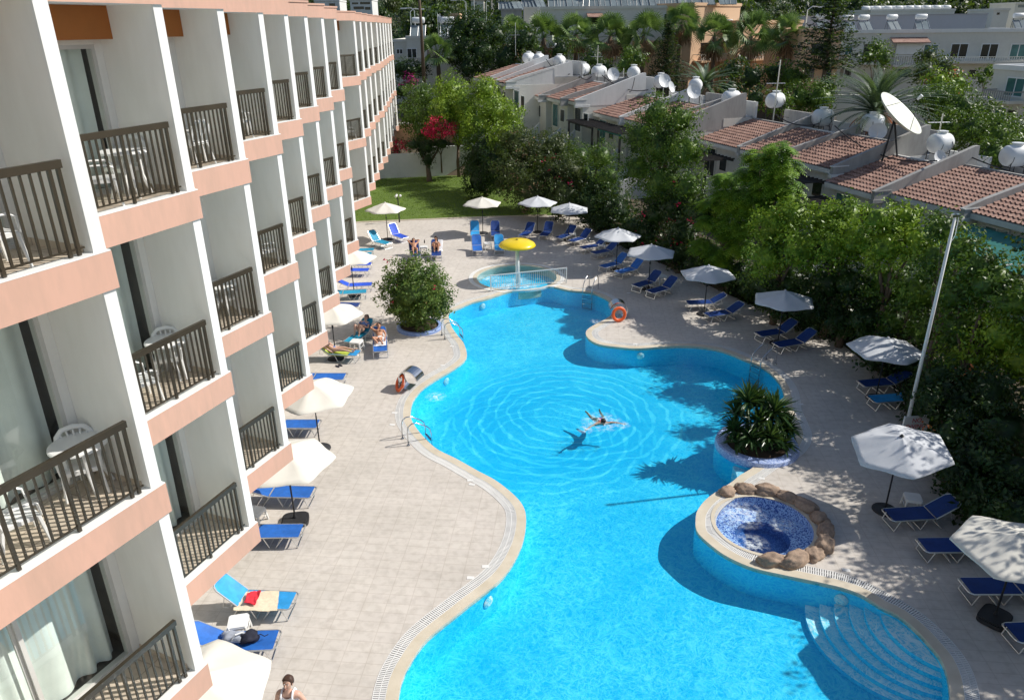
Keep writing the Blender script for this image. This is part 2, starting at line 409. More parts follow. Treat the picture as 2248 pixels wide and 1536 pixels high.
water('kid_water', (.95, 1, 1), (.6, .82, .93), .6, None, 2.4, [(-1.3, 37.9, 1.), (-.2, 36.7, 1.1), (.9, 36.5, 1.), (.3, 37.6, .8)])
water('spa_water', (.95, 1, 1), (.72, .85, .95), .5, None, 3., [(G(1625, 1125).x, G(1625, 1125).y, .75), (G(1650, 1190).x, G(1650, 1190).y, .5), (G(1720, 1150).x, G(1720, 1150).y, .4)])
# ================================================================== pool outline
PX = """1167,634 1210,629.5 1247,637 1279,640 1301,643 1326,653 1341,665 1346,678 1343,689 1329,700.5 1307,712 1290,723 1286,733 1294,745 1316,756 1357,762 1399,765
1450,761.6 1503,759.5 1557,764 1597,773.6 1637,790 1664,800 1691,818 1713,843 1722,871 1724,896 1736,925 1745,952 1733,978 1712,993 1686,1004 1668,1015 1650,1028 1637,1036 1623,1044
1605,1059 1556,1091 1532,1119 1527,1141 1530,1166 1553,1190 1592,1219 1649,1245 1716,1261 1770,1272 1816,1282 1853,1291 1893,1306 1933,1331 1972,1350 2012,1383 2046,1420 2066,1446 2079,1480
2084,1510 2085,1536 2080,1600 2060,1680 2010,1780 1900,1880 1700,1960 1400,1990 1150,1960 980,1860 900,1720 876,1620 873,1560 877,1517 887,1481 907,1444 933,1407 967,1377 1000,1351 1032,1325 1065,1300 1098,1272
1120,1245 1138,1213 1150,1180 1155,1140 1149,1112 1128,1086 1089,1055 1050,1034 1000,1006 960,986 930,959 907.6,930 902,914 902,898 907.6,878 923,857 946,839 969,825
992,812 1014,796 1024,784 1024,771 1017,752 1005,737 992,718 986,700 987,685 1012,674 1036,664 1064,657 1092,648 1118,640"""
POOL = smoothloop([G(*map(float, q.split(','))).xy for q in PX.split()], 520)
KC = Vector((.30, 38.1)); KR = 2.15
JC = Vector((6.74, 16.40)); JR = 1.28
def ring_off(d):
    out = offset(POOL, -d); n = len(out)
    for i, p in enumerate(out):
        if (p-KC).length < KR+.12: 
            q = POOL[i]; out[i] = q.lerp(p, .12) if (q-KC).length > KR else KC+(q-KC).normalized()*(KR+.1)
    return out
C1 = ring_off(.26); C2 = ring_off(.54); 
for _ in range(2): C2 = [(C2[i-1]+C2[i]*2+C2[(i+1) % len(C2)])/4 for i in range(len(C2))]
def circ(c, r, n=72, a0=0.): return [Vector((c.x+r*math.cos(a0+2*math.pi*k/n), c.y+r*math.sin(a0+2*math.pi*k/n))) for k in range(n)]
def inside(p, poly):
    c = False; n = len(poly); j = n-1; x, y = p
    for i in range(n):
        a, b = poly[i], poly[j]
        if (a[1] > y) != (b[1] > y) and x < (b[0]-a[0])*(y-a[1])/(b[1]-a[1])+a[0]: c = not c
        j = i
    return c
def region(outer, holes, z, extra=()):
    loops = [outer]+list(holes); vs = []; es = []
    for lp in loops:
        b = len(vs); vs += [Vector(p) for p in lp]; es += [(b+i, b+(i+1) % len(lp)) for i in range(len(lp))]
    vs += [Vector(p) for p in extra]
    V, _, F, *_r = delaunay_2d_cdt(vs, es, [], 0, 1e-6)
    mb = MB(); keep = []
    for f in F:
        c = sum((V[i] for i in f), Vector((0, 0)))/len(f)
        if inside(c, outer) and not any(inside(c, h) for h in holes):
            a, b_, d = [V[i] for i in f[:3]]
            if (b_-a).cross(d-a) < 0: f = tuple(reversed(f))
            keep.append(tuple(f))
    return mb.add([(p.x, p.y, z) for p in V], keep)
def strip(A, B, zA, zB, mb=None, mi=0, flip=False):
    mb = mb or MB(); n = len(A); vs = [(p.x, p.y, zA) for p in A]+[(p.x, p.y, zB) for p in B]
    fs = [(i, (i+1) % n, (i+1) % n+n, i+n) if not flip else (i, i+n, (i+1) % n+n, (i+1) % n) for i in range(n)]
    return mb.add(vs, fs, mi)
# deck
HEDGE = [(5.2, 52.2), (5.9, 47.5), (6.9, 43.6), (9.4, 38.5), (10.7, 35.2), (12.3, 32.1), (13.9, 28.4), (14.2, 25), (13.4, 21.5), (12.6, 18.5), (12.3, 16), (12.8, 13.5), (13.4, 9), (13.4, -6)]
DECK = [(-24, -6), (-24, 50.6)]+[(-10.8, 50.7), (-3.9, 51.6), (2.6, 52.2)]+HEDGE
jout = circ(JC, JR)
dk = region(DECK, [C2, circ(KC, KR+.42), jout], 0.)
dk.build('pool_deck', 'deck_tiles')['kind'] = 'structure'
# pool: coping, grating, basin, water
pool = empty('swimming_pool', (0, 0, 0), 0, 'large free form blue swimming pool with curving edge and a swimmer in it', 'swimming pool')
mb = strip(POOL, C1, .012, .012, flip=True); strip(POOL, POOL, -.1, .012, mb, flip=True)
mb.build('coping', 'coping', pool)
mb = strip(C1, C2, -.02, -.02, flip=True); mb.build('overflow_channel', 'channel_dark', pool)
mb = MB(); acc = 0.; n = len(POOL)
def lerp_loop(A, B, i, t, s):
    a = A[i].lerp(A[(i+1) % n], t); b = B[i].lerp(B[(i+1) % n], t); return a.lerp(b, s)
for i in range(n):
    L = ((C1[(i+1) % n]-C1[i]).length+(C2[(i+1) % n]-C2[i]).length)/2; k = max(1, round(L/.05))
    if (C2[i]-C1[i]).length < .1: continue
    for j in range(k):
        t0 = j/k; t1 = t0+.62/k; a, b, c, d = lerp_loop(C1, C2, i, t0, .03), lerp_loop(C1, C2, i, t0, .97), lerp_loop(C1, C2, i, t1, .97), lerp_loop(C1, C2, i, t1, .03)
        mb.add([(p.x, p.y, z) for z in (-.012, .006) for p in (a, b, c, d)], [(4, 7, 6, 5), (0, 1, 5, 4), (1, 2, 6, 5), (2, 3, 7, 6), (3, 0, 4, 7)])
    for s0, s1 in ((0., .06), (.47, .53), (.94, 1.)):
        a, b, c, d = lerp_loop(C1, C2, i, 0, s0), lerp_loop(C1, C2, i, 0, s1), lerp_loop(C1, C2, i, 1, s1), lerp_loop(C1, C2, i, 1, s0)
        mb.add([(p.x, p.y, .009) for p in (a, b, c, d)], [(0, 3, 2, 1)])
mb.build('overflow_grating', 'grate_white', pool)
ZF = -.86
region([tuple(p) for p in offset(POOL, -.02)], [], ZF).build('pool_floor', 'pool_lining', pool)
strip(POOL, POOL, -.1, ZF, flip=False).build('pool_wall', 'pool_lining', pool)
# entry steps
for k in range(6):
    t = k/5; c = Vector((9.83, 12.8)).lerp(Vector((9.25, 13.25)), t); r = 1.42+(2.28-1.42)*t+.0*k
    mb = MB(); poly = [tuple(p) for p in circ(c, r, 64)]; mb.prism(poly, ZF, -.16-.118*k, 0, 1)
    mb.build('entry_step', ['pool_lining', 'step_lining'], pool)
sh = [G(*q).xy for q in ((1610, 1014), (1617, 1028), (1622, 1046), (1650, 1036), (1690, 1012), (1700, 998), (1650, 1000))]
MB().prism([tuple(p) for p in sh], ZF, -.16).build('shallow_ledge', 'shelf_lining', pool)
for u, v_ in ((1846, 1306), (1070, 1300), (1405, 764), (1062, 658), (990, 822)):
    p = G(u, v_).xy; i = min(range(n), key=lambda k: (POOL[k]-p).length); t = (POOL[(i+1) % n]-POOL[i-1]).normalized(); nn = Vector((t.y, -t.x))
    c = POOL[i]+nn*.02; Mx = Matrix.Translation((c.x, c.y, -.34)) @ Vector((nn.x, nn.y, 0)).to_track_quat('Z', 'Y').to_matrix().to_4x4()
    MB().lathe([(0, .05), (.08, .045), (.13, .02), (.16, 0)], 20).build('underwater_light', 'white_plastic', pool, M=Mx)
wt = region([tuple(p) for p in POOL], [], -.045).build('water_surface', 'pool_water', pool)
# children's pool
kp = empty('round_paddling_pool', (0, 0, 0), 0, 'small round paddling pool with pale rim under the yellow mushroom fountain', 'paddling pool')
N = 96
ko = []
for k in range(N):
    a = 2*math.pi*k/N; d = Vector((math.cos(a), math.sin(a))); r = KR+.44
    while r > KR+.1 and inside(KC+d*r, POOL): r -= .02
    ko.append(KC+d*r)
ki = circ(KC, KR, N); km = [a.lerp(b, .5) for a, b in zip(ki, ko)]
mb = strip(ki, km, .02, .02); strip(ki, ki, .02, -.5, mb); mb.build('rim', 'coping', kp)
mb = strip(km, ko, .022, .022); strip(ko, ko, -.1, .022, mb); mb.build('overflow_grating', 'grate_white', kp)
region([tuple(p) for p in ki], [], -.42).build('basin', 'pool_lining', kp)
region([tuple(p) for p in ki], [], -.05).build('water_surface', 'kid_water', kp)
# spa
sp = empty('round_spa_tub', (0, 0, 0), 0, 'round bubbling spa tub lined with blue mosaic inside the rock ring', 'hot tub')
ji = circ(JC, JR); jb = circ(JC+Vector((.02, -.02)), .72)
strip(ji, ji, 0.0, -.32, flip=False).build('tub_wall', 'spa_mosaic', sp)
strip(jb, ji, -.42, -.32, flip=False).build('bench', 'spa_mosaic', sp)
mb = strip(jb, jb, -.42, -.72, flip=False); mb.add([(p.x, p.y, -.72) for p in jb], [tuple(range(72))]); mb.build('tub_well', 'spa_deep', sp)
jr2 = circ(JC, JR+.10); mb = strip(ji, jr2, .016, .016, flip=False); mb.build('rim', 'coping', sp)
region([tuple(p) for p in ji], [], -.05).build('water_surface', 'spa_water', sp)
# rocks round the spa
rk = empty('rock_surround', (JC.x, JC.y, 0), 0, 'curved row of brown artificial boulders around the spa tub', 'rocks')
from mathutils import noise as mnoise
def lump(c, rx, ry, rz, ang, seed, sub=3, amp=.22):
    bm = bmesh.new(); bmesh.ops.create_icosphere(bm, subdivisions=sub, radius=1)
    for v in bm.verts:
        d = 1+amp*mnoise.noise(v.co*1.6+Vector((seed*7.1, 0, 0)))+amp*.5*mnoise.noise(v.co*4+Vector((0, seed*3., 0)))
        p = Vector((v.co.x*rx*d, v.co.y*ry*d, v.co.z*rz*d)); p.rotate(Matrix.Rotation(ang, 3, 'Z')); v.co = p+Vector(c)
    mb = MB(); mb.add([v.co.copy() for v in bm.verts], [[v.index for v in f.verts] for f in bm.faces]); bm.free(); return mb
NR = 11
for k in range(NR):
    a = R_(112)-k*(R_(112)+R_(100))/(NR-1); r = 1.58; big = [.75, .95, 1.1, .9, 1.05, .85, 1.1, 1.2, .9, 1.3, 1.05, 1.1, .8][k]
    lump((r*math.cos(a), r*math.sin(a), .05), .35*big, .22*(.8+.2*big), .20*big, a+math.pi/2+[.2, -.25, .1, -.1, .3][k % 5], k*3.7, 4, .26).build('boulder', 'rock', rk, smooth=True)
# planter in the pool
PC = Vector((7.80, 20.45))
pl = empty('pool_planter', (PC.x, PC.y, 0), 0, 'low round blue mosaic planter bulging into the pool', 'planter')
pr = MB().lathe([(1.30, -.08), (1.30, .03), (1.27, .13), (1.2, .16), (1.0, .16), (.95, .12), (.95, .05)], 56); pr.build('rim', 'planter_mosaic', pl, smooth=False); MB().lathe([(1.29, ZF), (1.29, -.08)], 56).build('wall', 'pool_lining', pl)
MB().lathe([(0, .1), (.96, .1)], 40).build('soil', 'soil', pl)
BC = Vector((-4.15, 30.95))
pl2 = empty('bush_planter', (BC.x, BC.y, 0), 0, 'low round pale blue kerb ring around the red flowering bush', 'planter')
MB().lathe([(1.02, 0), (1.02, .1), (.98, .14), (.86, .14), (.83, .05)], 48).build('kerb', 'blue_ring', pl2)
MB().lathe([(0, .07), (.85, .07)], 40).build('soil', 'soil', pl2)
# lids in the deck
lids = [(1006, 803), (760+106, 906), (861, 932), (1032, 1054), (1036, 1063), (1066, 1243), (1033, 1268), (1858, 1251), (1758, 887), (1672, 1050), (1380, 643), (1395, 755), (992, 760), (972, 802)]
proto = None
for k, (u, v_) in enumerate(lids):
    p = G(u, v_)
    if inside(p.xy, POOL): continue
    if proto is None:
        proto = MB().box(-.09, .09, -.055, .055, .0, .008).build('skimmer_lid', 'grate_white'); o = proto
    else: o = proto.copy(); COL.objects.link(o)
    o.location = (p.x, p.y, .002); o.rotation_euler = (0, 0, random.uniform(-.3, .3))
    tag(o, 'small white rectangular drain lid set in the deck tiles beside the pool edge', 'drain lid', 'white lids set in the pool deck')
# lawn, ground
LAWN = [(-24, 50.6), (-24, 66.2), (-10, 67.1), (-4, 68.3), (3, 69), (5.0, 60), (5.2, 52.2)]
LAWN = LAWN+[(2.6, 52.2), (-3.9, 51.6), (-10.8, 50.7)]
m = NT('lawn'); v = m.coord(1., False); f = m.noise(v, .5, 5., .7); g = m.noise(v, 30., 3.)
m.col(m.mix(.5, m.ramp(f, [(.3, (.075, .13, .018)), (.7, (.13, .20, .03))]), m.ramp(g, [(.3, (.05, .09, .012)), (.7, (.17, .25, .04))]))); m.rough(.9); m.bump(g, .6, .03)
region(LAWN[::-1], [], .012).build('lawn', 'lawn')['kind'] = 'structure'
MB().tube([(-24, 50.6, .02), (-10.8, 50.7, .02), (-3.9, 51.6, .02), (2.6, 52.2, .02)], .06, 6).build('lawn_edging', 'coping')['kind'] = 'structure'
# terrain
def HX(y):
    if y > 52: return 5.6
    P_ = HEDGE[::-1]
    for (xa, ya), (xb, yb) in zip(P_, P_[1:]):
        if ya <= y <= yb: return xa+(xb-xa)*(y-ya)/(yb-ya)
    return 13.4
def TZ(x, y):
    ins = (y < 67.5 and x < HX(y)-.8)
    if ins: return -2.6
    z = -.02+max(0, (y-35))*.045 if y < 140 else 4.7
    z = min(z, 4.7)
    d = math.hypot(x, y)
    if y > 135: z += (y-135)*.062*(1+.25*math.sin(x*.011+1))
    if y > 135: z += 2.5*mnoise.noise(Vector((x*.02, y*.02, 0)))*min(1, (y-135)/60)
    if y > 420: z = z + (y-420)*.02
    return z
xs = sorted(set(np.round(np.concatenate([np.arange(-60, 90, 1.5), np.arange(-600, -60, 30), np.arange(90, 900, 30)]), 2)))
ys = sorted(set(np.round(np.concatenate([np.arange(-20, 120, 1.5), np.arange(120, 320, 8), np.arange(320, 1200, 40)]), 2)))
V = [(x, y, TZ(x, y)) for y in ys for x in xs]; nx = len(xs)
F = [(j*nx+i, j*nx+i+1, (j+1)*nx+i+1, (j+1)*nx+i) for j in range(len(ys)-1) for i in range(nx-1)]
stained('earth', (.12, .09, .06), (.045, .055, .03), .9, .12, .95, .3)
stained('hill_scrub', (.05, .065, .03), (.15, .12, .07), .6, .05, .95, .5)
FM = [1 if V[f[0]][1] > 132 else 0 for f in F]
arr_mesh('ground', V, F, ['earth', 'hill_scrub'], mi=FM)['kind'] = 'structure'
# ================================================================== the hotel
LV = [3.52, 6.79, 10.03]; TOP = 12.74; BAND = .46
CLR = [LV[1]-BAND-LV[0], LV[2]-BAND-LV[1], TOP-LV[2]]
_pz = 10.05
FP = [(238, 552), (428, 415), (537, 350), (612, 293), (659, 260), (696, 232), (728, 212), (753, 195), (789.6, 165.5), (801.8, 156), (813, 149.7), (823.3, 143.3), (834.7, 139), (841.5, 134), (847.6, 129.7), (852.6, 126), (858, 122.2), (863.4, 119.6)]
FIN = [G(u, v, _pz).xy for u, v in FP]
FIN[0] = Vector((-4.76, 8.47)); FIN[1] = Vector((-5.09, 12.0)); FIN[2] = Vector((-5.25, 15.02))
FIN = [Vector((-4.95, 5.0)), Vector((-4.70, 1.4))][::-1]+FIN     # two bays nearer than the picture shows
HD = [25, 24, 24.5, 21.] + [22.5]*20
DEP = 1.15
simple('alu_frame', (.60, .59, .56), .4, .05)
m = NT('glass'); t = m.t
tr = m.n('ShaderNodeBsdfTransparent'); tr.inputs[0].default_value = (.9, .94, .92, 1)
gl = m.n('ShaderNodeBsdfGlossy'); gl.inputs['Roughness'].default_value = .02
ms = m.n('ShaderNodeMixShader')
m.l(schlick(m, .07), ms.inputs[0]); m.l(tr.outputs[0], ms.inputs[1]); m.l(gl.outputs[0], ms.inputs[2]); m.l(ms.outputs[0], m.out.inputs[0])
simple('curtain', (.86, .90, .86), .95, .05)
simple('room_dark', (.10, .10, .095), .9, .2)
hotel = empty('hotel', (-8, 30, 0), 0, 'long white and salmon hotel block with sawtooth rows of balconies along the pool', 'hotel')
def hb(name, mb, mats, M, parent=None, smooth=False):
    o = mb.build(name, mats, None, smooth); o.parent = parent or hotel
    base = hotel.location
    if parent is None:
        pass
    o.data.transform(Matrix.Translation(-base) @ M); o.data.flip_normals()
    return o
BF = {}
for i in range(1, len(FIN)):
    P = FIN[i]; h = R_(HD[i] if i < len(HD) else 22); e = Vector((math.sin(h), math.cos(h))); nn = Vector((-math.cos(h), math.sin(h)))
    dv = P-FIN[i-1]; w_ = dv.dot(e); off = max(.9, -(dv.dot(nn)))
    if w_ > 5: w_ = 3.25; gap = True
    else: gap = False
    # local frame: x towards the camera along the rail, y inwards
    M = Matrix(((-e.x, nn.x, 0, P.x), (-e.y, nn.y, 0, P.y), (0, 0, 1, 0), (0, 0, 0, 1)))
    w_i = w_
    nxt = FIN[i+1] if i+1 < len(FIN) else P+Vector((-.3, 3.6))
    offn = max(.9, -((nxt-P).dot(nn)))
    BF[i] = (M, w_i, h)
    near = i <= 5; mid = i <= 10
    for L in range(3):
        z = LV[L]; c = CLR[L]; x0 = .17
        # slab with pink edge
        mb = MB(); mb.box(-.03, w_i+.05, -.04, DEP+.1, z-BAND, z-.004, 0, bot=1)
        hb('balcony_slab', mb, ['pink', 'white_paint'], M)
        mb = MB(); mb.box(x0, w_i, .16, DEP, z-.003, z+.002); hb('balcony_floor', mb, 'balcony_tiles', M)
        mb = MB(); mb.box(-.02, w_i+.04, -.043, .15, z-.002, z+.014); hb('marble_edge', mb, 'white_paint', M)
        # partition: front strip in bright paint
        mb = MB(); mb.box(0, x0, .0, .03, z+.014, z+c, 0); mb.box(0.002, x0-.002, .03, DEP, z+.002, z+c, 1); mb.box(0.002, x0-.002, DEP, DEP+offn+.3, z-BAND, z+c, 1)
        hb('partition', mb, ['white_paint', 'partition'], M)
        # skirting
        if mid:
            mb = MB(); mb.box(x0, x0+.012, .16, DEP, z+.002, z+.09); hb('skirting', mb, 'balcony_tiles', M)
        # back wall with door opening: door from xa to xb
        xa, xb, dh = x0+.13, w_i-.15, (c-.10) if L < 2 else 2.18
        mb = MB(); mb.box(x0, xa, DEP, DEP+.14, z, z+c, 0); mb.box(xb, w_i+.05, DEP, DEP+.14, z, z+c, 0)
        mb.box(xa, xb, DEP+.003, DEP+.14, z+dh, z+c-.0, 0)
        hb('back_wall', mb, 'partition', M)
        mb = MB(); mb.box(x0, w_i+.05, DEP-.26, DEP-.003, z+2.25, z+c-.002); (hb('lintel_beam', mb, 'orange', M) if L == 2 else None)
        # sliding door
        fr_ = MB(); f = .06
        fr_.box(xa, xa+f, DEP+.01, DEP+.12, z+.0, z+dh); fr_.box(xb-f, xb, DEP+.01, DEP+.12, z, z+dh)
        fr_.box(xa+f, xb-f, DEP+.01, DEP+.12, z, z+.07); fr_.box(xa+f, xb-f, DEP+.01, DEP+.12, z+dh-.06, z+dh)
        xm = (xa+xb)/2
        fr_.box(xm-.05, xm+.01, DEP+.02, DEP+.06, z+.07, z+dh-.06); fr_.box(xm-.01, xm+.05, DEP+.065, DEP+.105, z+.07, z+dh-.06)
        fr_.box(xa-.02, xb+.02, DEP-.05, DEP+.008, z+.001, z+.05)
        door = hb('balcony_door', fr_, 'alu_frame', M)
        gm = MB(); gm.add([(xa+f, DEP+.04, z+.07), (xm-.05, DEP+.04, z+.07), (xm-.05, DEP+.04, z+dh-.06), (xa+f, DEP+.04, z+dh-.06)], [(0, 1, 2, 3)])
        gm.add([(xm+.05, DEP+.085, z+.07), (xb-f, DEP+.085, z+.07), (xb-f, DEP+.085, z+dh-.06), (xm+.05, DEP+.085, z+dh-.06)], [(0, 1, 2, 3)])
        hb('pane', gm, 'glass', M, door)
        # curtain behind
        cm = MB(); nx_ = 60 if near else 16; rr = random.Random(i*7+L)
        cov = rr.choice([.9, .95, .98, .86]); ph = rr.uniform(0, 6); amp = .055
        top = []; bot = []
        xs_ = [xa+.05+(0.2 if cov < .88 else .02)+(xb-xa-.1)*k/nx_*cov for k in range(nx_+1)]
        for k, x in enumerate(xs_):
            y = DEP+.26+amp*math.sin(x*15+ph+1.5*math.sin(x*4+ph))
            top.append((x, y*1., z+dh+.05)); bot.append((x+.03*math.sin(x*5), DEP+.26+(y-DEP-.26)*1.25, z+.04))
        cm.add(bot+top, [(k, k+1, k+nx_+2, k+nx_+1) for k in range(nx_)])
        hb('curtain', cm, 'curtain', M, door, True)
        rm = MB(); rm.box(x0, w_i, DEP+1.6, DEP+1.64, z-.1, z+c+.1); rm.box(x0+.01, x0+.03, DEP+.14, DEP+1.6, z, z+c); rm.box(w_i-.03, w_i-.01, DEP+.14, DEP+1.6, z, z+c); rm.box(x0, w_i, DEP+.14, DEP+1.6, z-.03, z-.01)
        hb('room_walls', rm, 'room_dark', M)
        # railing
        rl = MB(); x1 = w_i-.02; yr = .05
        rl.box(x0+.10, x1, yr-.03, yr+.03, z+1.0, z+1.09)
        rl.box(x0+.06, x1, yr-.011, yr+.011, z+.085, z+.107)
        nb = max(8, round((x1-x0-.1)/.113))
        for k in range(nb+1):
            x = x0+.14+(x1-x0-.2)*k/nb; big = k % 7 == 1 or k == 0
            a = .020 if big else .0125
            rl.box(x-a, x+a, yr-a, yr+a, z+(.02 if big else .107), z+1.0)
        hb('railing', rl, 'brown_metal', M)
    # roof parapet
    mb = MB(); mb.box(-.03, w_i+.05, -.04, DEP+.1, TOP, TOP+.40, 0, bot=1); mb.box(-.05, w_i+.05, -.07, .12, TOP+.40, TOP+.46, 0)
    hb('roof_parapet', mb, ['pink', 'white_paint'], M)
    mb = MB(); mb.box(-.4, w_i+1.2, DEP+.1, 12, TOP, TOP+.14); hb('roof_slab', mb, 'roof_felt', M)
    mb = MB(); mb.box(-.03, w_i+.05, .14, .5, TOP+.41, TOP+.44); hb('roof_tiles', mb, 'roof_clay', M) if 'roof_clay' in MATS else None
    if gap:
        mb = MB(); mb.box(w_i, w_i+.17, 0, DEP+2.5, 0, TOP+.4); mb.box(w_i+.17, w_i+6.5, 1.55, 1.8, 0, TOP+.4); hb('stair_wall', mb, 'partition', M)
    # ground floor: set back under the overhang
    mb = MB(); mb.box(-.4, w_i+.4, 3.1, 3.3, 0, LV[0]-BAND-.002); hb('ground_floor_wall', mb, 'partition', M)
    mb = MB(); mb.box(x0+.3, w_i-.4, 3.05, 3.09, .05, 2.4); hb('ground_floor_window', mb, 'window_dark', M)
    mb = MB(); mb.box(-.0, .35, 2.7, 3.05, 0, LV[0]-BAND-.002); hb('pillar', mb, 'partition', M)
    mb = MB(); mb.box(0, w_i+.05, DEP+.1, 3.3, LV[0]-BAND, LV[0]-BAND+.2); hb('soffit', mb, 'white_paint', M)
# end wall and body
e = FIN[-1]
mb = MB(); mb.box(e.x-14, e.x-3.4, e.y-.4, e.y-.2, -.1, TOP+.4); o = mb.build('end_wall', 'partition', None); o.parent = hotel; o.data.transform(Matrix.Translation(-hotel.location))
mb = MB(); mb.box(-24, -12.5, -2, e.y-.4, -.1, TOP-.02); o = mb.build('rear_block', 'partition', None); o.parent = hotel; o.data.transform(Matrix.Translation(-hotel.location))
# ------------------------------------------------------------------ plastic chair and table
def make_chair():
    r = empty('garden_chair', (0, 0, 0), 0, '', 'chair')
    # x right, y forward (front of the seat is +y)
    mb = MB(); nx = 8
    mb.box(-.21, .21, -.2, .22, .41, .435); mb.box(-.22, .22, .2, .235, .37, .432); mb.box(-.225, -.195, -.2, .22, .375, .43); mb.box(.195, .225, -.2, .22, .375, .43)
    mb.build('seat', 'white_plastic', r)
    mb = MB()
    arch = [(-.235, -.19, .42), (-.235, -.24, .62), (-.215, -.275, .76), (-.14, -.29, .845), (0, -.295, .87), (.14, -.29, .845), (.215, -.275, .76), (.235, -.24, .62), (.235, -.19, .42)]
    mb.tube(arch, [.024]*9, 8, flat=1.5)
    for k in range(5):
        x = (k-2)*.065; xt = (k-2)*.085
        mb.tube([(x, -.19, .43), (x*.9, -.235, .6), (xt, -.285, .83-.01*abs(k-2)**2)], .013, 5)
    mb.tube([(-.08, -.235, .60), (0, -.24, .60), (.08, -.235, .60)], .011, 5); mb.tube([(-.19, -.2, .45), (.19, -.2, .45)], .018, 5)
    mb.build('backrest', 'white_plastic', r)
    for s in (-1, 1):
        mb = MB(); mb.tube([(s*.245, -.24, .64), (s*.275, -.05, .655), (s*.275, .14, .65), (s*.255, .23, .6), (s*.24, .245, .42)], [.018, .026, .03, .024, .018], 6, flat=.6); mb.build('armrest', 'white_plastic', r)
        MB().tube([(s*.225, .215, .42), (s*.26, .26, 0)], [.028, .018], 6).build('leg', 'white_plastic', r)
        MB().tube([(s*.225, -.19, .42), (s*.26, -.29, 0)], [.028, .018], 6).build('leg', 'white_plastic', r)
    return r
def make_table():
    r = empty('round_balcony_table', (0, 0, 0), 0, '', 'table')
    MB().lathe([(0, .70), (.33, .70), (.35, .69), (.355, .665), (.34, .66), (0, .665)], 40).build('tabletop', 'white_plastic', r, smooth=False)
    for k in range(4):
        a = math.pi/4+k*math.pi/2; MB().tube([(.2*math.cos(a), .2*math.sin(a), .665), (.2*math.cos(a), .2*math.sin(a), .3), (.3*math.cos(a), .3*math.sin(a), 0)], [.03, .035, .022], 6).build('leg', 'white_plastic', r)
    return r
chair, table = make_chair(), make_table()
fl = {0: 'lowest', 1: 'middle', 2: 'top'}
def onbal(i, L, x, y, proto, rz, label, group):
    M, w_, h = BF[i]; p = M @ Vector((x, y, LV[L]+.003)); e = (M @ Vector((-1, 0, 0)) - M @ Vector((0, 0, 0)))
    ang = math.atan2(e.y, e.x)   # local -x direction (away from the camera)
    return place(proto, p, ang+rz, label, group)
# rz: direction the thing faces, 0 = +y axis turned 90 deg left of the rail direction
def inbay(p, L, y0, y1):
    best = None
    for i, (M, w_, h) in BF.items():
        q = M.inverted() @ Vector((p.x, p.y, 0))
        if -.2 < q.x < w_+.3 and (best is None or abs(q.y-.6) < abs(best[1].y-.6)): best = (M, q, w_)
    M, q, w_ = best; q.x = min(max(q.x, .48), w_-.32); q.y = min(max(q.y, y0), y1)
    r = M @ q; r.z = LV[L]+.004; return r
CH_ = [   # pixel of the seat centre, floor, way it faces (degrees right of straight ahead)
 (22, 515, 2, 30, 'white plastic chair on the nearest top floor balcony at the left edge'),
 (232, 388, 2, 60, 'white plastic chair in sun left of the round table on the second top floor balcony'),
 (300, 352, 2, 205, 'white plastic chair in shade beyond the round table on the second top floor balcony'),
 (416, 305, 2, 70, 'white plastic chair by the glass on the third top floor balcony'),
 (468, 314, 2, 290, 'white plastic chair nearer the partition on the third top floor balcony'),
 (541, 262, 2, 60, 'white plastic chair on the fourth top floor balcony'),
 (608, 235, 2, 60, 'white plastic chair on the fifth top floor balcony'),
 (188, 950, 1, 150, 'white plastic chair against the glass door on the nearest middle floor balcony'),
 (128, 1018, 1, 40, 'white plastic chair in sun beside the railing on the nearest middle floor balcony'),
 (365, 735, 1, 160, 'white plastic chair against the glass on the second middle floor balcony'),
 (342, 775, 1, 40, 'white plastic chair in sun by the railing on the second middle floor balcony'),
 (508, 640, 1, 50, 'white plastic chair alone behind the railing of the third middle floor balcony'),
 (595, 540, 1, 50, 'white plastic chair behind the railing of the fourth middle floor balcony'),
 (768, 287, 1, 60, 'white plastic chair on the wide far balcony of the middle floor'),
 (765, 155, 2, 60, 'white plastic chair on the wide far balcony of the top floor')]
FIX = {CH_[7][4]: (2, .50, .80), CH_[8][4]: (2, 1.62, .50), CH_[9][4]: (3, .48, .80), CH_[10][4]: (3, 1.45, .50)}
for u, v_, L, hd, lab in CH_:
    p = G(u, v_, LV[L]+.435); p = inbay(p, L, .44, DEP-.30)
    if len(lab) > 1 and lab in FIX: p = BF[FIX[lab][0]][0] @ Vector((FIX[lab][1], FIX[lab][2], 0)); p.z = LV[L]+.004
    place(chair, p, -R_(hd), lab, 'white plastic chairs on the balconies', .94)
TB_ = [(270, 330, 2, 'round white table between two chairs on the second top floor balcony'),
       (150, 948, 1, 'round white table on the nearest middle floor balcony, its top in shade'),
       (350, 724, 1, 'round white table on the second middle floor balcony'),
       (492, 598, 1, 'round white table on the third middle floor balcony')]
for u, v_, L, lab in TB_:
    p = G(u, v_, LV[L]+.70); p = inbay(p, L, .5, DEP-.37); place(table, p, 0, lab, 'round white balcony tables')
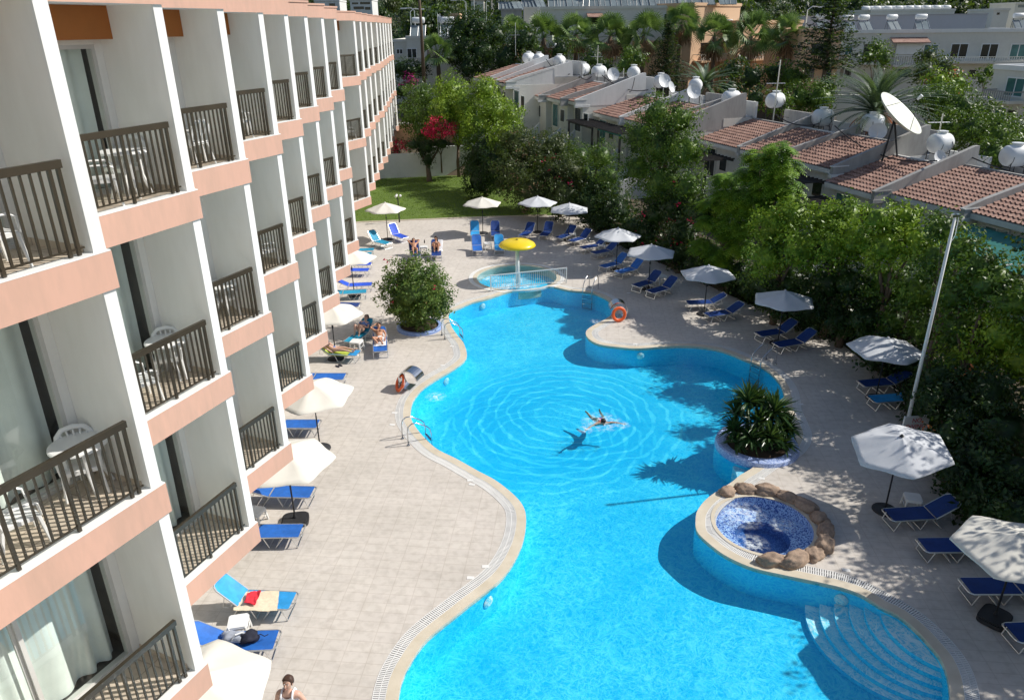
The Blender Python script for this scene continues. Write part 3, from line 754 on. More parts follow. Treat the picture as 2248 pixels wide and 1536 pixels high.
# ================================================================== loungers, parasols, pool furniture
def make_lounger(mat, back=40., name='sun_lounger', towel=False):
    """feet end at -x, head end at +x, 1.9 m long; backrest hinged at x=.28"""
    r = empty(name, (0, 0, 0), 0, '', 'sun lounger')
    b = R_(back); hx, hz = .26, .33
    fr = MB()
    for s in (-1, 1):
        fr.tube([(-.93, s*.22, .33), (-.97, s*.20, .345)], .016, 6)
        fr.tube([(hx, s*.29, hz), (-.86, s*.29, hz), (-.95, s*.24, hz+.01)], .017, 6)
    fr.tube([(-.95, -.24, hz+.01), (-.97, -.2, .345), (-.97, .2, .345), (-.95, .24, hz+.01)], .016, 6)
    fr.tube([(hx, -.29, hz), (hx, .29, hz)], .014, 6)
    fr.build('frame', 'alu', r)
    bx, bz = hx+.72*math.cos(b), hz+.72*math.sin(b)
    bf = MB(); p = lambda t, y: (hx+t*math.cos(b), y, hz+t*math.sin(b))
    bf.tube([p(0, -.29), p(.64, -.29), p(.73, -.25), p(.76, -.16), p(.76, .16), p(.73, .25), p(.64, .29), p(0, .29)], .016, 6)
    if back > 8:
        for s in (-1, 1): bf.tube([p(.42, s*.27), (hx+.42*math.cos(b)+.08, s*.27, .30), (hx+.25, s*.27, .30)], .010, 5)
    bf.build('backrest_frame', 'alu', r)
    sm = MB(); n = 12
    vs = []; fs = []
    for k in range(n+1):
        t = k/n; x = -.90+(hx+.88)*t
        for j in range(7):
            q = j/6; y = -.275+.55*q; vs.append((x, y, hz+.012-.035*math.sin(math.pi*q)*math.sin(math.pi*min(1, t*1.05))))
    fs = [(k*7+j, k*7+j+1, (k+1)*7+j+1, (k+1)*7+j) for k in range(n) for j in range(6)]
    sm.add(vs, [f[::-1] for f in fs]); sm.build('seat', mat, r, True)
    sb = MB(); vs = []
    for k in range(n+1):
        t = .02+.72*k/n
        for j in range(7):
            q = j/6; y = (-.275+.55*q)*(1 if t < .62 else 1-.25*(t-.62)/.12); d = .012-.03*math.sin(math.pi*q)*math.sin(math.pi*k/n)
            vs.append((hx+t*math.cos(b)-d*math.sin(b), y, hz+t*math.sin(b)+d*math.cos(b)))
    sb.add(vs, [f[::-1] for f in fs]); sb.build('backrest', mat, r, True)
    for x0, x1 in ((-.72, -.28), (.02, .46)):
        for s in (-1, 1):
            lg = MB(); xa = x0-.13; lg.tube([(x0, s*.29, hz), (xa, s*.29, .02), (xa, s*.29, .018), (x0, s*.29, hz)][:2], .014, 6); lg.build('leg', 'alu', r)
            lg = MB(); lg.tube([(x1-.22, s*.29, hz), (x1, s*.29, .02)], .014, 6); lg.build('leg', 'alu', r)
        for xx in (x0-.13, x1): MB().tube([(xx, -.29, .018), (xx, .29, .018)], .013, 6).build('foot_bar', 'alu', r)
    return r
LP = {}
def lounger(foot, head, colr, back, label, group):
    """foot: pixel of the foot edge (0.34 m high); head: pixel of the head end"""
    key = (colr, back)
    if key not in LP: LP[key] = make_lounger('sling_'+colr, back)
    b = R_(back); f = G(*foot, .34); h = G(*head, .34+.74*math.sin(b))
    d = (h-f); d.z = 0; d.normalize()
    c = f+d*.96; c.z = .004
    return place(LP[key], c, math.atan2(d.y, d.x), label, group)
gL, gR, gC = 'sun loungers in a row beside the hotel', 'sun loungers in pairs along the hedge', 'sun loungers at the far end of the deck'
LN = [
 ((648, 1318), (490, 1272), 'sky', 45, 'light blue sun lounger with a cream towel and a red cloth on it', gL),
 ((612, 1403), (447, 1378), 'blue', 32, 'mid blue sun lounger carrying a grey bag and a dark bag', gL),
 ((666, 1164), (500, 1166), 'blue', 0, 'flat mid blue lounger beside the dark parasol base at the hotel corner', gL),
 ((690, 1080), (562, 1062), 'blue', 18, 'mid blue lounger half under the parasol third from the bottom of the photo', gL),
 ((702, 930), (560, 930), 'blue', 0, 'blue lounger crossed by the parasol pole next to the white railings', gL),
 ((760, 826), (640, 826), 'blue', 0, 'blue lounger showing its foot end beyond the large cream parasol', gL),
 ((790, 775), (712, 747), 'sky', 40, 'lounger with lime towel under a woman in bikini lying back', gL),
 ((765, 752), (795, 708), 'teal', 35, 'teal lounger under a person in a blue printed top', gL),
 ((835, 772), (832, 716), 'blue', 30, 'dark blue lounger under a woman curled on a white towel', gL),
 ((791, 669), (730, 668), 'navy', 0, 'dark blue lounger almost hidden behind the cream parasol', gL),
 ((807, 639), (738, 638), 'teal', 8, 'teal lounger nearest the wall in the upper left row', gL),
 ((819, 623), (745, 612), 'royal', 28, 'royal blue lounger with raised back in the upper left row', gL),
 ((812, 592), (755, 592), 'royal', 0, 'royal blue flat lounger below the far white parasol', gL),
 ((817, 579), (758, 579), 'royal', 0, 'royal blue flat lounger just beneath the far white parasol', gL),
 ((823, 547), (770, 549), 'teal', 0, 'teal flat lounger poking out above the far left white parasol', gL),
 ((818, 556), (765, 558), 'teal', 0, 'teal flat lounger touching the edge of the far left white parasol', gL),
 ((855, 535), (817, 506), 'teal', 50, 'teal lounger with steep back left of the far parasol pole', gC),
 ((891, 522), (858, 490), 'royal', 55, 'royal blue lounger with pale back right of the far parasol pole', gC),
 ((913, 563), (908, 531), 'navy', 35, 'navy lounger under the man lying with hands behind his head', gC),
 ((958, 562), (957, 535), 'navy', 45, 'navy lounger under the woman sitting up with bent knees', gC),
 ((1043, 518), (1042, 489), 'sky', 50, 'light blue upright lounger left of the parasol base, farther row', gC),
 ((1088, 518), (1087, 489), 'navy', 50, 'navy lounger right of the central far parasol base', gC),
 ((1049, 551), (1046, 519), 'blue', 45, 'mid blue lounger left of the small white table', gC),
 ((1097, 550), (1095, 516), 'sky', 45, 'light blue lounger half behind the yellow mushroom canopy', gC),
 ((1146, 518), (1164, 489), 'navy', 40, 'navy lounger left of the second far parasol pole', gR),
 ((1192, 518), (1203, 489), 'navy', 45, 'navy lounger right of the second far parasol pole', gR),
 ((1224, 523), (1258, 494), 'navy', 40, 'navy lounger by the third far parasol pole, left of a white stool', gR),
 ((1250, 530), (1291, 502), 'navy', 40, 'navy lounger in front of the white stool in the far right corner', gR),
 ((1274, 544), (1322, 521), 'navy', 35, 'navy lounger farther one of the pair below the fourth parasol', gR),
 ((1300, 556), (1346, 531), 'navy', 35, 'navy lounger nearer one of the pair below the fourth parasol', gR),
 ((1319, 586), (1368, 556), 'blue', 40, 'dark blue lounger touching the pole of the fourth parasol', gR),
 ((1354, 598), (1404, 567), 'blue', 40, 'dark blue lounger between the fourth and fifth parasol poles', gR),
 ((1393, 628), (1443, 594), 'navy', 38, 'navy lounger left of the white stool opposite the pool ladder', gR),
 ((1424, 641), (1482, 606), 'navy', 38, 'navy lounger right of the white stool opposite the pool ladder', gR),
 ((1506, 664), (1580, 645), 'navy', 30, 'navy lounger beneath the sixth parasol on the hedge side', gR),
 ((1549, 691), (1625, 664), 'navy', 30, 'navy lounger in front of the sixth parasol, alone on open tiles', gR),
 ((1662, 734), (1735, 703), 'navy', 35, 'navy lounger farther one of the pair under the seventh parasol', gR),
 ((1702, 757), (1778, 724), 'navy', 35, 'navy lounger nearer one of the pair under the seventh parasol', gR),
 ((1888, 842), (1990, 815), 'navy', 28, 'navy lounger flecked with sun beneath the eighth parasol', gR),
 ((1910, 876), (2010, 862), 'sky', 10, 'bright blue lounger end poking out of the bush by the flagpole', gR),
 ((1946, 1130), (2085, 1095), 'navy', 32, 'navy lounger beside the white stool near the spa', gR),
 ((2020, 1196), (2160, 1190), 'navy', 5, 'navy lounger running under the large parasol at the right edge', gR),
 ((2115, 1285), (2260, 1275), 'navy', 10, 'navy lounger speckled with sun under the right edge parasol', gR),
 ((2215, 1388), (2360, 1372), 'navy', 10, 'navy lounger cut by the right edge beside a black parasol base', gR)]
for a in LN: lounger(*a)
# ---- parasols
def make_parasol(mat, tilt=0., base='round'):
    r = empty('parasol', (0, 0, 0), 0, '', 'parasol'); R0, zt, zr = 1.28, 2.36, 1.93
    T = Matrix.Translation((0, 0, zt)) @ Matrix.Rotation(tilt, 4, 'Y') @ Matrix.Translation((0, 0, -zt))
    mb = MB(); ns, nr = 6, 8; vs = [(0, 0, zt)]; nseg = 8
    for i in range(1, nr+1):
        q = i/nr
        for k in range(ns*nseg):
            a = 2*math.pi*k/(ns*nseg); f = (k % nseg)/nseg; mid = math.sin(math.pi*f)
            rad = R0*q*(1-.125*mid*(.35+.65*q)*1.05); h = zt-(zt-zr)*(q**1.12)-.045*mid*math.sin(math.pi*q)*.8+.012*math.sin(a*9+q*7)*q
            vs.append((rad*math.cos(a), rad*math.sin(a), h))
    n6 = ns*nseg
    fs = [(0, 1+k, 1+(k+1) % n6) for k in range(n6)]
    for i in range(nr-1):
        for k in range(n6): a = 1+i*n6+k; b = 1+i*n6+(k+1) % n6; fs.append((a, a+n6, b+n6, b))
    # little valance and hem
    b0 = 1+(nr-1)*n6; L = len(vs)
    for k in range(n6): x, y, z = vs[b0+k]; vs.append((x*1.004, y*1.004, z-.03))
    fs += [(b0+k, L+k, L+(k+1) % n6, b0+(k+1) % n6) for k in range(n6)]
    mb.add(vs, fs); c = mb.build('canopy', mat, r, False, T)
    for p in c.data.polygons: p.use_smooth = True
    # crease at the ribs
    for k in range(ns):
        a = 2*math.pi*k/ns; rb = MB()
        rb.tube([(0.03, 0, zt-.07), (R0*.5, 0, zt-(zt-zr)*.46-.03), (R0*.985, 0, zr-.012)], .008, 4)
        rb.tube([(.03, 0, zr-.12), (R0*.5, 0, zt-(zt-zr)*.46-.03)], .006, 4)
        rb.build('rib', 'black_metal', r, M=T @ rz_(a))
    MB().lathe([(0, zt+.05), (.03, zt+.045), (.035, zt+.02), (.06, zt+.0), (.0, zt-.02)], 12).build('finial', 'dark_plastic' if tilt else mat, r, M=T)
    MB().tube([(0, 0, .04), (0, 0, 1.2)], .023, 10).build('pole', 'black_metal', r)
    up = MB().tube([(0, 0, 1.2), (0, 0, zt-.02)], .018, 8)
    up.tube([(0, 0, 1.35), (0, 0, 1.45)], .04, 10); up.tube([(0, .0, 1.4), (0, -.1, 1.4)], .012, 6)
    up.build('upper_pole', 'black_metal', r)
    if base == 'round': MB().lathe([(0, .07), (.05, .1), (.09, .065), (.3, .05), (.34, .02), (.34, 0)], 28).build('base', 'dark_plastic', r, smooth=True)
    else:
        m = MB(); poly = [(math.copysign(abs(math.cos(t))**.45, math.cos(t))*.36, math.copysign(abs(math.sin(t))**.45, math.sin(t))*.30) for t in [2*math.pi*k/32 for k in range(32)]]
        m.prism(poly, 0, .10); m.prism([(x*.9, y*.9) for x, y in poly], .10, .14); m.lathe([(.0, .26), (.035, .26), (.05, .14)], 12); m.build('base', 'dark_plastic', r)
    return r
PP = {'c': make_parasol('canvas'), 'g': make_parasol('canvas_shade_grey'), 't': make_parasol('canvas_shade_grey', R_(-9)), 'q': make_parasol('canvas', 0, 'sq')}
gp = 'white parasols around the pool deck'
for u, v_, k, rz, lab in [
 (845, 445, 'c', 10, 'white parasol standing alone at the far left corner by the lawn lamp'),
 (1058, 433, 'c', 20, 'white parasol above the pair of light blue and navy loungers at the far end'),
 (1180, 431, 'g', 5, 'grey white shaded parasol farthest right of the two touching ones by the lawn'),
 (1250, 446, 'g', 25, 'grey white shaded parasol at the far right corner of the deck'),
 (1357, 501, 'g', 0, 'parasol flecked with sun in front of the dark olive hedge'),
 (1430, 537, 'g', 15, 'parasol beside the trailing fern tree, second down the hedge side'),
 (1556, 583, 'g', 30, 'parasol half in sun over a lounger opposite the lifebuoy'),
 (1724, 638, 'g', 12, 'parasol with six points at the middle of the hedge side'),
 (1950, 742, 'g', 35, 'parasol partly lit just left of the tall flagpole'),
 (1980, 957, 't', 18, 'large shaded grey parasol tilted towards the spa'),
 (2243, 1172, 'q', 40, 'large bright cream parasol cut by the right edge of the photo'),
 (768, 549, 'c', 15, 'white parasol half hidden by the hotel, farthest in the left row'),
 (724, 668, 'c', 5, 'cream parasol beside the three sunbathers'),
 (684, 840, 'c', 25, 'large cream parasol above a blue lounger left of the shower hoop'),
 (624, 982, 'q', 10, 'large cream parasol with its dark square base showing beside two loungers'),
 (424, 1484, 'q', 35, 'cream parasol at the bottom left corner below the lounger with bags')]:
    p = G(u, v_, 2.36); p.z = .003; place(PP[k], p, R_(rz), lab, gp)
# ---- white stools
def make_stool():
    r = empty('plastic_stool', (0, 0, 0), 0, '', 'stool')
    mb = MB(); poly = [(.17, .21), (.21, .17), (.21, -.17), (.17, -.21), (-.17, -.21), (-.21, -.17), (-.21, .17), (-.17, .21)]
    mb.prism(poly, .37, .40); mb.prism([(x*1.04, y*1.04) for x, y in poly], .33, .371); mb.build('top', 'white_plastic', r)
    for sx in (-1, 1):
        for sy in (-1, 1): MB().tube([(sx*.17, sy*.17, .34), (sx*.215, sy*.215, 0)], [.035, .025], 6).build('leg', 'white_plastic', r)
    mb = MB()
    for s in (-1, 1): mb.tube([(s*.195, -.18, .16), (s*.195, .18, .16)], .012, 5); mb.tube([(-.18, s*.195, .16), (.18, s*.195, .16)], .012, 5)
    mb.build('stretcher', 'white_plastic', r); return r
st = make_stool()
for u, v_, sc, lab in [(522, 1362, 1, 'white plastic stool between the towel lounger and the bag lounger'), (560, 1120, 1, 'white plastic stool behind the pink hotel corner near the parasol base'),
 (782, 748, 1.1, 'white plastic stool among the three sunbathers'), (930, 541, 1, 'white stool with a dark thing on it between the couple'), (1070, 533, 1, 'white plastic stool between the mid blue and light blue loungers'),
 (1257, 512, 1, 'white plastic stool between navy loungers in the far right corner'), (1321, 537, 1, 'white plastic stool between the navy loungers below the fourth parasol'),
 (1453, 605, 1.1, 'white plastic stool in shade opposite the pool ladder'), (2005, 1090, 1, 'white plastic stool beside the lounger near the spa')]:
    p = G(u, v_, .4*sc); p.z = .003; place(st, p, random.uniform(-.3, .3), lab, 'white plastic stools between loungers', sc)
# ---- towel, cloths, bags on the loungers
def cloth(name, c, pts, mat, label, cat, h=.03, seed=1, nx=16, ny=12, amp=.018):
    """crumpled cloth over a quadrilateral given by four ground points"""
    A = [Vector(p) for p in pts]; mb = MB(); vs = []
    for j in range(ny+1):
        for i in range(nx+1):
            s, t = i/nx, j/ny; p = A[0].lerp(A[1], s).lerp(A[3].lerp(A[2], s), t)
            q = Vector((p.x*4, p.y*4, seed)); nz = abs(mnoise.noise(q))*2+abs(mnoise.noise(q*2.7))
            vs.append((p.x+mnoise.noise(q*1.5)*amp*1.5, p.y+mnoise.noise(q*1.3+Vector((3, 1, 0)))*amp*1.5, p.z+nz*amp+h))
    fs = [(j*(nx+1)+i, j*(nx+1)+i+1, (j+1)*(nx+1)+i+1, (j+1)*(nx+1)+i) for j in range(ny) for i in range(nx)]
    b = len(vs); vs += [(x, y, z-.012) for x, y, z in vs]; fs += [tuple(i+b for i in f[::-1]) for f in fs]
    mb.add(vs, fs); o = mb.build(name, mat, None, True); return tag(o, label, cat)
def Q(px, z): return [G(u, v_, z) for u, v_ in px]
cloth('beach_towel', None, Q([(522, 1300), (613, 1296), (608, 1340), (512, 1340)], .36), 'towel', 'crumpled cream beach towel spread over the light blue lounger', 'towel', .0, 3)
cloth('red_garment', None, Q([(543, 1302), (572, 1300), (562, 1328), (536, 1326)], .40), 'red_cloth', 'bright red crumpled garment lying on the cream towel', 'clothing', .01, 8, amp=.035)
bagm = lump((0, 0, 0), .24, .16, .11, .1, 3, 3, .5)
b1 = bagm.build('beach_bag', 'grey_cloth', None, True); b1.location = G(512, 1396, .45); b1.location.z = .43; tag(b1, 'grey patterned beach bag lying on the mid blue lounger', 'bag')
hm = MB(); hm.tube([(.02, -.12, .05), (.1, -.1, .16), (.2, -.02, .14), (.2, .08, .05)], .014, 6); hm.tube([(-.1, .1, .05), (-.16, .16, .12), (-.22, .1, .05)], .012, 6); o = hm.build('handle', 'white_plastic', b1)
b2 = lump((0, 0, 0), .19, .17, .10, .5, 9, 3, .5).build('rucksack', 'navy_cloth', None, True); b2.location = G(548, 1396, .45); b2.location.z = .43; tag(b2, 'small black rucksack beside the grey bag on the mid blue lounger', 'bag')
sm_ = MB(); sm_.tube([(.12, 0, .02), (.22, .05, .03), (.32, .0, .02), (.38, .06, .01)], .011, 5); sm_.build('strap', 'navy_cloth', b2)
for k, (u, v_) in enumerate([(815-10, 792), (801, 787)]): pass
fp = G(744, 802, .03)
o = MB(); 
for s in (-1, 1): o.prism([(s*.07+.045*math.cos(t), .13*math.sin(t)) for t in [k*math.pi/6 for k in range(12)]], 0, .025)
o = o.build('flip_flops', 'navy_cloth'); o.location = (fp.x, fp.y, .003); o.rotation_euler = (0, 0, .8); tag(o, 'pair of dark sandals left on the tiles before the bikini woman', 'sandals')
# ---- pool ladders
def make_ladder():
    r = empty('pool_ladder', (0, 0, 0), 0, '', 'pool ladder')   # pool side is +y
    for s in (-1, 1):
        MB().tube([(s*.25, -.42, 0), (s*.25, -.42, .5), (s*.25, -.38, .66), (s*.25, -.26, .74), (s*.25, -.1, .73), (s*.25, .25, .5), (s*.25, .36, .38), (s*.25, .40, .2), (s*.25, .40, -.85)], .021, 8).build('handrail', 'steel', r, True)
        MB().lathe([(0, .02), (.05, .018), (.055, 0)], 12, (s*.25, -.42, 0)).build('flange', 'steel', r)
    for k in range(4): MB().box(-.25, .25, .36, .44, -.06-.25*k-.03, -.06-.25*k).build('tread', 'steel', r)
    return r
ld = make_ladder()
def pooledge(u, v_):
    p = G(u, v_).xy; i = min(range(n), key=lambda k: (POOL[k]-p).length); t = (POOL[(i+2) % n]-POOL[i-2]).normalized(); return POOL[i], Vector((t.y, -t.x))
n = len(POOL)
for (u, v_), rot, lab in [((930, 960), 0, 'steel pool ladder on the left edge, nearest the camera'), ((1000, 736), 0, 'steel pool ladder beside the flowering bush planter'),
                       ((1292, 641), 0, 'steel pool ladder right of the white fence at the far end'), ((1668, 802), 0, 'steel pool ladder on the shaded right side before the spiky plant')]:
    c, nn = pooledge(u, v_); place(ld, (c.x-nn.x*.22, c.y-nn.y*.22, .01), math.atan2(nn.y, nn.x)-math.pi/2+rot, lab, 'steel pool ladders')
# ---- curved steel waterfall spouts
def make_spout():
    r = empty('waterfall_spout', (0, 0, 0), 0, '', 'fountain')   # throws towards +y
    mb = MB(); vs = []; N_ = 20; w0 = .20
    for k in range(N_+1):
        t = k/N_; a = R_(-62)+t*R_(228); ww = w0*(1.+.5*t); rr = .40
        y = -rr*math.cos(a)*.95; z = .36+rr*math.sin(a)*.95
        for x, dr in ((-ww, 0), (ww, 0), (ww, .05), (-ww, .05)):
            y2 = -(rr+dr)*math.cos(a)*.95; z2 = .36+(rr+dr)*math.sin(a)*.95; vs.append((x, y2, max(0, z2)))
    fs = []
    for k in range(N_):
        for j in range(4): a_ = k*4+j; b_ = k*4+(j+1) % 4; fs.append((a_, b_, b_+4, a_+4))
    fs += [(0, 1, 2, 3), tuple(N_*4+i for i in (3, 2, 1, 0))]
    mb.add(vs, fs); mb.build('hoop', 'steel', r); MB().box(-.26, .26, -.32, .06, 0, .03).build('foot_plate', 'steel', r); return r
sp_ = make_spout()
c, nn = pooledge(926, 856); place(sp_, (c.x-nn.x*.42, c.y-nn.y*.42, .01), math.atan2(nn.y, nn.x)-math.pi/2, 'curved steel waterfall hoop on the left pool edge spraying into the water', 'steel waterfall hoops')
c, nn = pooledge(1336, 693); place(sp_, (c.x-nn.x*.35, c.y-nn.y*.35, .01), math.atan2(nn.y, nn.x)-math.pi/2+.5, 'steel waterfall hoop behind the orange lifebuoy in shade', 'steel waterfall hoops')
def torus(R0, r0, n=40, m_=12):
    mb = MB(); vs = []; fs = []
    for i in range(n):
        for j in range(m_):
            a, b = 2*math.pi*i/n, 2*math.pi*j/m_; vs.append(((R0+r0*math.cos(b))*math.cos(a), r0*.75*math.sin(b), (R0+r0*math.cos(b))*math.sin(a)))
    for i in range(n):
        for j in range(m_): fs.append((i*m_+j, ((i+1) % n)*m_+j, ((i+1) % n)*m_+(j+1) % m_, i*m_+(j+1) % m_))
    return mb.add(vs, fs)
def make_buoy():
    r = empty('lifebuoy', (0, 0, 0), 0, '', 'lifebuoy'); torus(.28, .075).build('ring', 'orange_plastic', r, True)
    rp = MB()
    for k in range(4):
        a0 = k*math.pi/2+.2; rp.tube([(.365*math.cos(a0+t), 0, .365*math.sin(a0+t)) for t in (0, .4, .8, 1.2)], .009, 5)
    rp.build('rope', 'white_plastic', r); return r
by = make_buoy()
p = G(880, 856); o = place(by, (p.x, p.y, .30), R_(-35), 'orange lifebuoy leaning on the steel waterfall hoop at the left pool edge', 'orange lifebuoys'); o.rotation_euler = (R_(-25), 0, R_(-35-30))
p = G(1358, 706); o = place(by, (p.x, p.y, .36), R_(20), 'orange lifebuoy standing upright on the far right curve of the pool', 'orange lifebuoys'); o.rotation_euler = (R_(-12), 0, R_(12))
# ---- yellow mushroom
ms = empty('mushroom_fountain', (.33, 37.45, 0), 0, 'yellow mushroom shaped water fountain on a grey column in the paddling pool', 'fountain')
MB().tube([(0, 0, -.42), (0, 0, 2.0)], .10, 16).build('column', 'dish_white', ms, True)
MB().lathe([(0, 2.27), (.06, 2.27), (.08, 2.25), (.35, 2.24), (.7, 2.17), (.9, 2.06), (.97, 1.95), (.95, 1.92), (.6, 1.93), (0, 1.98)], 48).build('canopy', 'yellow', ms, True)
MB().lathe([(0, 2.285), (.06, 2.28), (.075, 2.262)], 16).build('cap', 'black_metal', ms)
MB().tube([(.11, -.12, -.42), (.11, -.12, 1.1)], .02, 8).build('pipe', 'white_plastic', ms)
# ---- white fence between the pools
fa, fb = G(1078, 640), G(1243, 622); fa.z = fb.z = .02
fn = empty('white_railing', fa, math.atan2((fb-fa).y, (fb-fa).x), 'low white metal railing between paddling pool and main pool', 'railing')
Lf = (fb-fa).length
mb = MB(); mb.box(0, Lf, -.02, .02, .80, .85); mb.box(0, Lf, -.015, .015, .10, .13); mb.build('rail', 'white_paint', fn)
for x in (0, Lf): MB().box(x-.025, x+.025, -.025, .025, -.02, .86).build('post', 'white_paint', fn)
for k in range(1, 36): MB().box(Lf*k/36-.008, Lf*k/36+.008, -.008, .008, .13, .80).build('baluster', 'white_paint', fn)
# ---- lawn lamp, flagpole, sign
lp = G(877, 488); lm = empty('garden_lamp', lp, 0, 'short black garden lamp post with small globes at the lawn edge', 'lamp post')
MB().tube([(0, 0, 0), (0, 0, 1.7)], [.05, .035], 8).build('post', 'black_metal', lm)
for a in (0, 2.1, 4.2):
    MB().tube([(0, 0, 1.6), (.16*math.cos(a), .16*math.sin(a), 1.65), (.18*math.cos(a), .18*math.sin(a), 1.75)], .012, 5).build('arm', 'black_metal', lm)
    lump((.18*math.cos(a), .18*math.sin(a), 1.84), .09, .09, .09, 0, 1, 2, 0).build('globe', 'white_plastic', lm, True)
fpz = G(1976, 982); fpz = Vector((12.35, 20.25, 0)); fl_ = empty('flagpole', fpz, 0, 'tall bare white flagpole rising from the bushes on the right', 'flagpole')
MB().tube([(0, 0, 0), (0, 0, 7.5)], [.06, .04], 12).build('pole', 'white_paint', fl_, True)
MB().box(-.10, .10, -.05, .05, 7.42, 7.5).build('pulley', 'steel', fl_); MB().tube([(.1, 0, 7.4), (.12, 0, 6.9), (.07, 0, 6.75)], .01, 5).build('halyard', 'white_plastic', fl_)
# no diving sign
sc_ = G(2003, 962, .55); sg = empty('warning_sign', (sc_.x, sc_.y, 0), R_(8), 'white pool rules board reading NO DIVING half hidden behind the tilted parasol', 'sign')
MB().box(-.42, .42, -.012, .012, .35, 1.35).build('board', 'white_plastic', sg)
for s in (-1, 1): MB().box(s*.4-.02, s*.4+.02, .0125, .05, 0, 1.35).build('post', 'white_paint', sg)
def text(s, size, loc, mat, parent, name='lettering'):
    cu = bpy.data.curves.new(name, 'FONT'); cu.body = s; cu.size = size; cu.align_x = 'CENTER'; cu.extrude = .002
    o = bpy.data.objects.new('tmp', cu); COL.objects.link(o); dg = bpy.context.evaluated_depsgraph_get()
    me = bpy.data.meshes.new_from_object(o.evaluated_get(dg)); bpy.data.objects.remove(o)
    me.name = name; me.materials.clear(); me.materials.append(MATS[mat]); me.transform(Matrix.Translation(loc) @ Matrix.Rotation(math.pi/2, 4, 'X'))
    q = bpy.data.objects.new(name, me); COL.objects.link(q); q.parent = parent; return q
text('NO', .2, (0, -.016, 1.13), 'red_paint', sg); text('DIVING', .2, (0, -.016, .92), 'red_paint', sg)
MB().box(-.14, .14, -.017, -.0125, .58, .86).build('pictogram', 'green_awning', sg); MB().box(-.10, .10, -.02, -.0172, .62, .82).build('pictogram_field', 'white_paint', sg)
# ================================================================== vegetation
def rand_unit(n):
    v = RNG.normal(size=(n, 3)); return v/np.linalg.norm(v, axis=1, keepdims=True)
def leaf_quads(C, Nrm, size, aspect=.5, droop=0., jitter=.9):
    """one diamond leaf per centre; normals mostly along Nrm"""
    n = len(C); N = Nrm+jitter*rand_unit(n); N /= np.linalg.norm(N, axis=1, keepdims=True)
    T = np.cross(N, rand_unit(n)); T[:, 2] -= droop; T /= np.linalg.norm(T, axis=1, keepdims=True)
    S = np.cross(N, T); s = (size*RNG.uniform(.6, 1.35, n))[:, None]
    V = np.empty((n, 4, 3)); V[:, 0] = C-T*s*.5; V[:, 1] = C+S*s*aspect*.5-T*s*.03; V[:, 2] = C+T*s*.5; V[:, 3] = C-S*s*aspect*.5-T*s*.03
    return V.reshape(-1, 3), np.arange(n*4).reshape(-1, 4)
def crown(blobs, leaf=.15, dens=55, per=14, clump=.28, thick=.22, low=-1., fl=None, flf=0., core=True, aspect=.5, droop=.2):
    """blobs: list of (centre, radius[, squash]). returns V, F, material index"""
    Vs = []; Fs = []; Ms = []; off = 0
    for b in blobs:
        c, r = np.array(b[0], float), b[1]; sq = b[2] if len(b) > 2 else 1.
        area = 4*math.pi*r*r*(.4+.6*sq); nt_ = max(6, int(area*dens/per)); d = rand_unit(nt_)
        d = d[(d[:, 2] > low)]; nt_ = len(d)
        ph = c[0]*1.7+c[1]*.9
        bump = 1+.16*np.sin(d[:, 0]*5+ph)*np.sin(d[:, 1]*6+ph*.7)+.13*np.sin(d[:, 2]*8+ph*1.3+d[:, 0]*5)+RNG.normal(size=nt_)*.09
        rad = r*bump*(1-RNG.random(nt_)**1.5*thick*1.5)
        P = d*rad[:, None]; P[:, 2] *= sq
        L = np.repeat(P, per, axis=0)+RNG.normal(size=(nt_*per, 3))*clump*np.array([1, 1, .8])*.55
        Nn = np.repeat(d, per, axis=0)*.8+np.array([0, 0, .45])
        V, F = leaf_quads(L+c, Nn, leaf, aspect, droop); Vs.append(V); Fs.append(F+off); off += len(V)
        if fl is not None:
            tw = RNG.random(nt_) < flf; m = np.repeat(tw, per) & (RNG.random(nt_*per) < .75); Ms.append(m.astype(int))
        else: Ms.append(np.zeros(len(F), int))
    if core:
        for b in blobs:
            c, r = Vector(b[0]), b[1]; sq = b[2] if len(b) > 2 else 1.
            mb = lump(c, r*.60, r*.60, r*.58*sq, 0, c.x, 2, .5)
            V = np.array([tuple(v) for v in mb.v]); F = np.array([(f[0], f[1], f[2], f[2]) for f in mb.f]); 
            # triangles as thin quads: split vertex
            Vs.append(V); F3 = np.array(mb.f); q = len(V); mid = (V[F3[:, 2]]+V[F3[:, 0]])/2; Vs.append(mid)
            Fq = np.column_stack([F3[:, 0], F3[:, 1], F3[:, 2], np.arange(len(F3))+q]); Fs.append(Fq+off); off += q+len(mid); Ms.append(np.zeros(len(Fq), int))
    return np.concatenate(Vs), np.concatenate(Fs), np.concatenate(Ms)
def trunk(base, tops, r, mat='bark', parent=None, name='trunk'):
    mb = MB(); base = Vector(base)
    fork = base.lerp(sum((Vector(t) for t in tops), Vector())/len(tops), .45); fork.x += random.uniform(-.1, .1)
    mb.tube([base-Vector((0, 0, .2)), base.lerp(fork, .5)+Vector((random.uniform(-.08, .08), 0, 0)), fork], [r*1.25, r, r*.8], 9)
    for t in tops[:6]:
        t = Vector(t); mid = fork.lerp(t, .5)+Vector((random.uniform(-.15, .15), random.uniform(-.15, .15), .1)); mb.tube([fork, mid, t], [r*.6, r*.4, r*.12], 6)
    return mb.build(name, mat, parent, True)
def B(u, v, Y, rpx, sq=1.):
    p = GD(u, v, Y); zc = Y*_fw.y+0; zc = (Vector((p.x, p.y, p.z-CH))).dot(zf_w); return (p, rpx*zc/FPX, sq)
zf_w = Vector((AX[0].z, AX[1].z, AX[2].z))
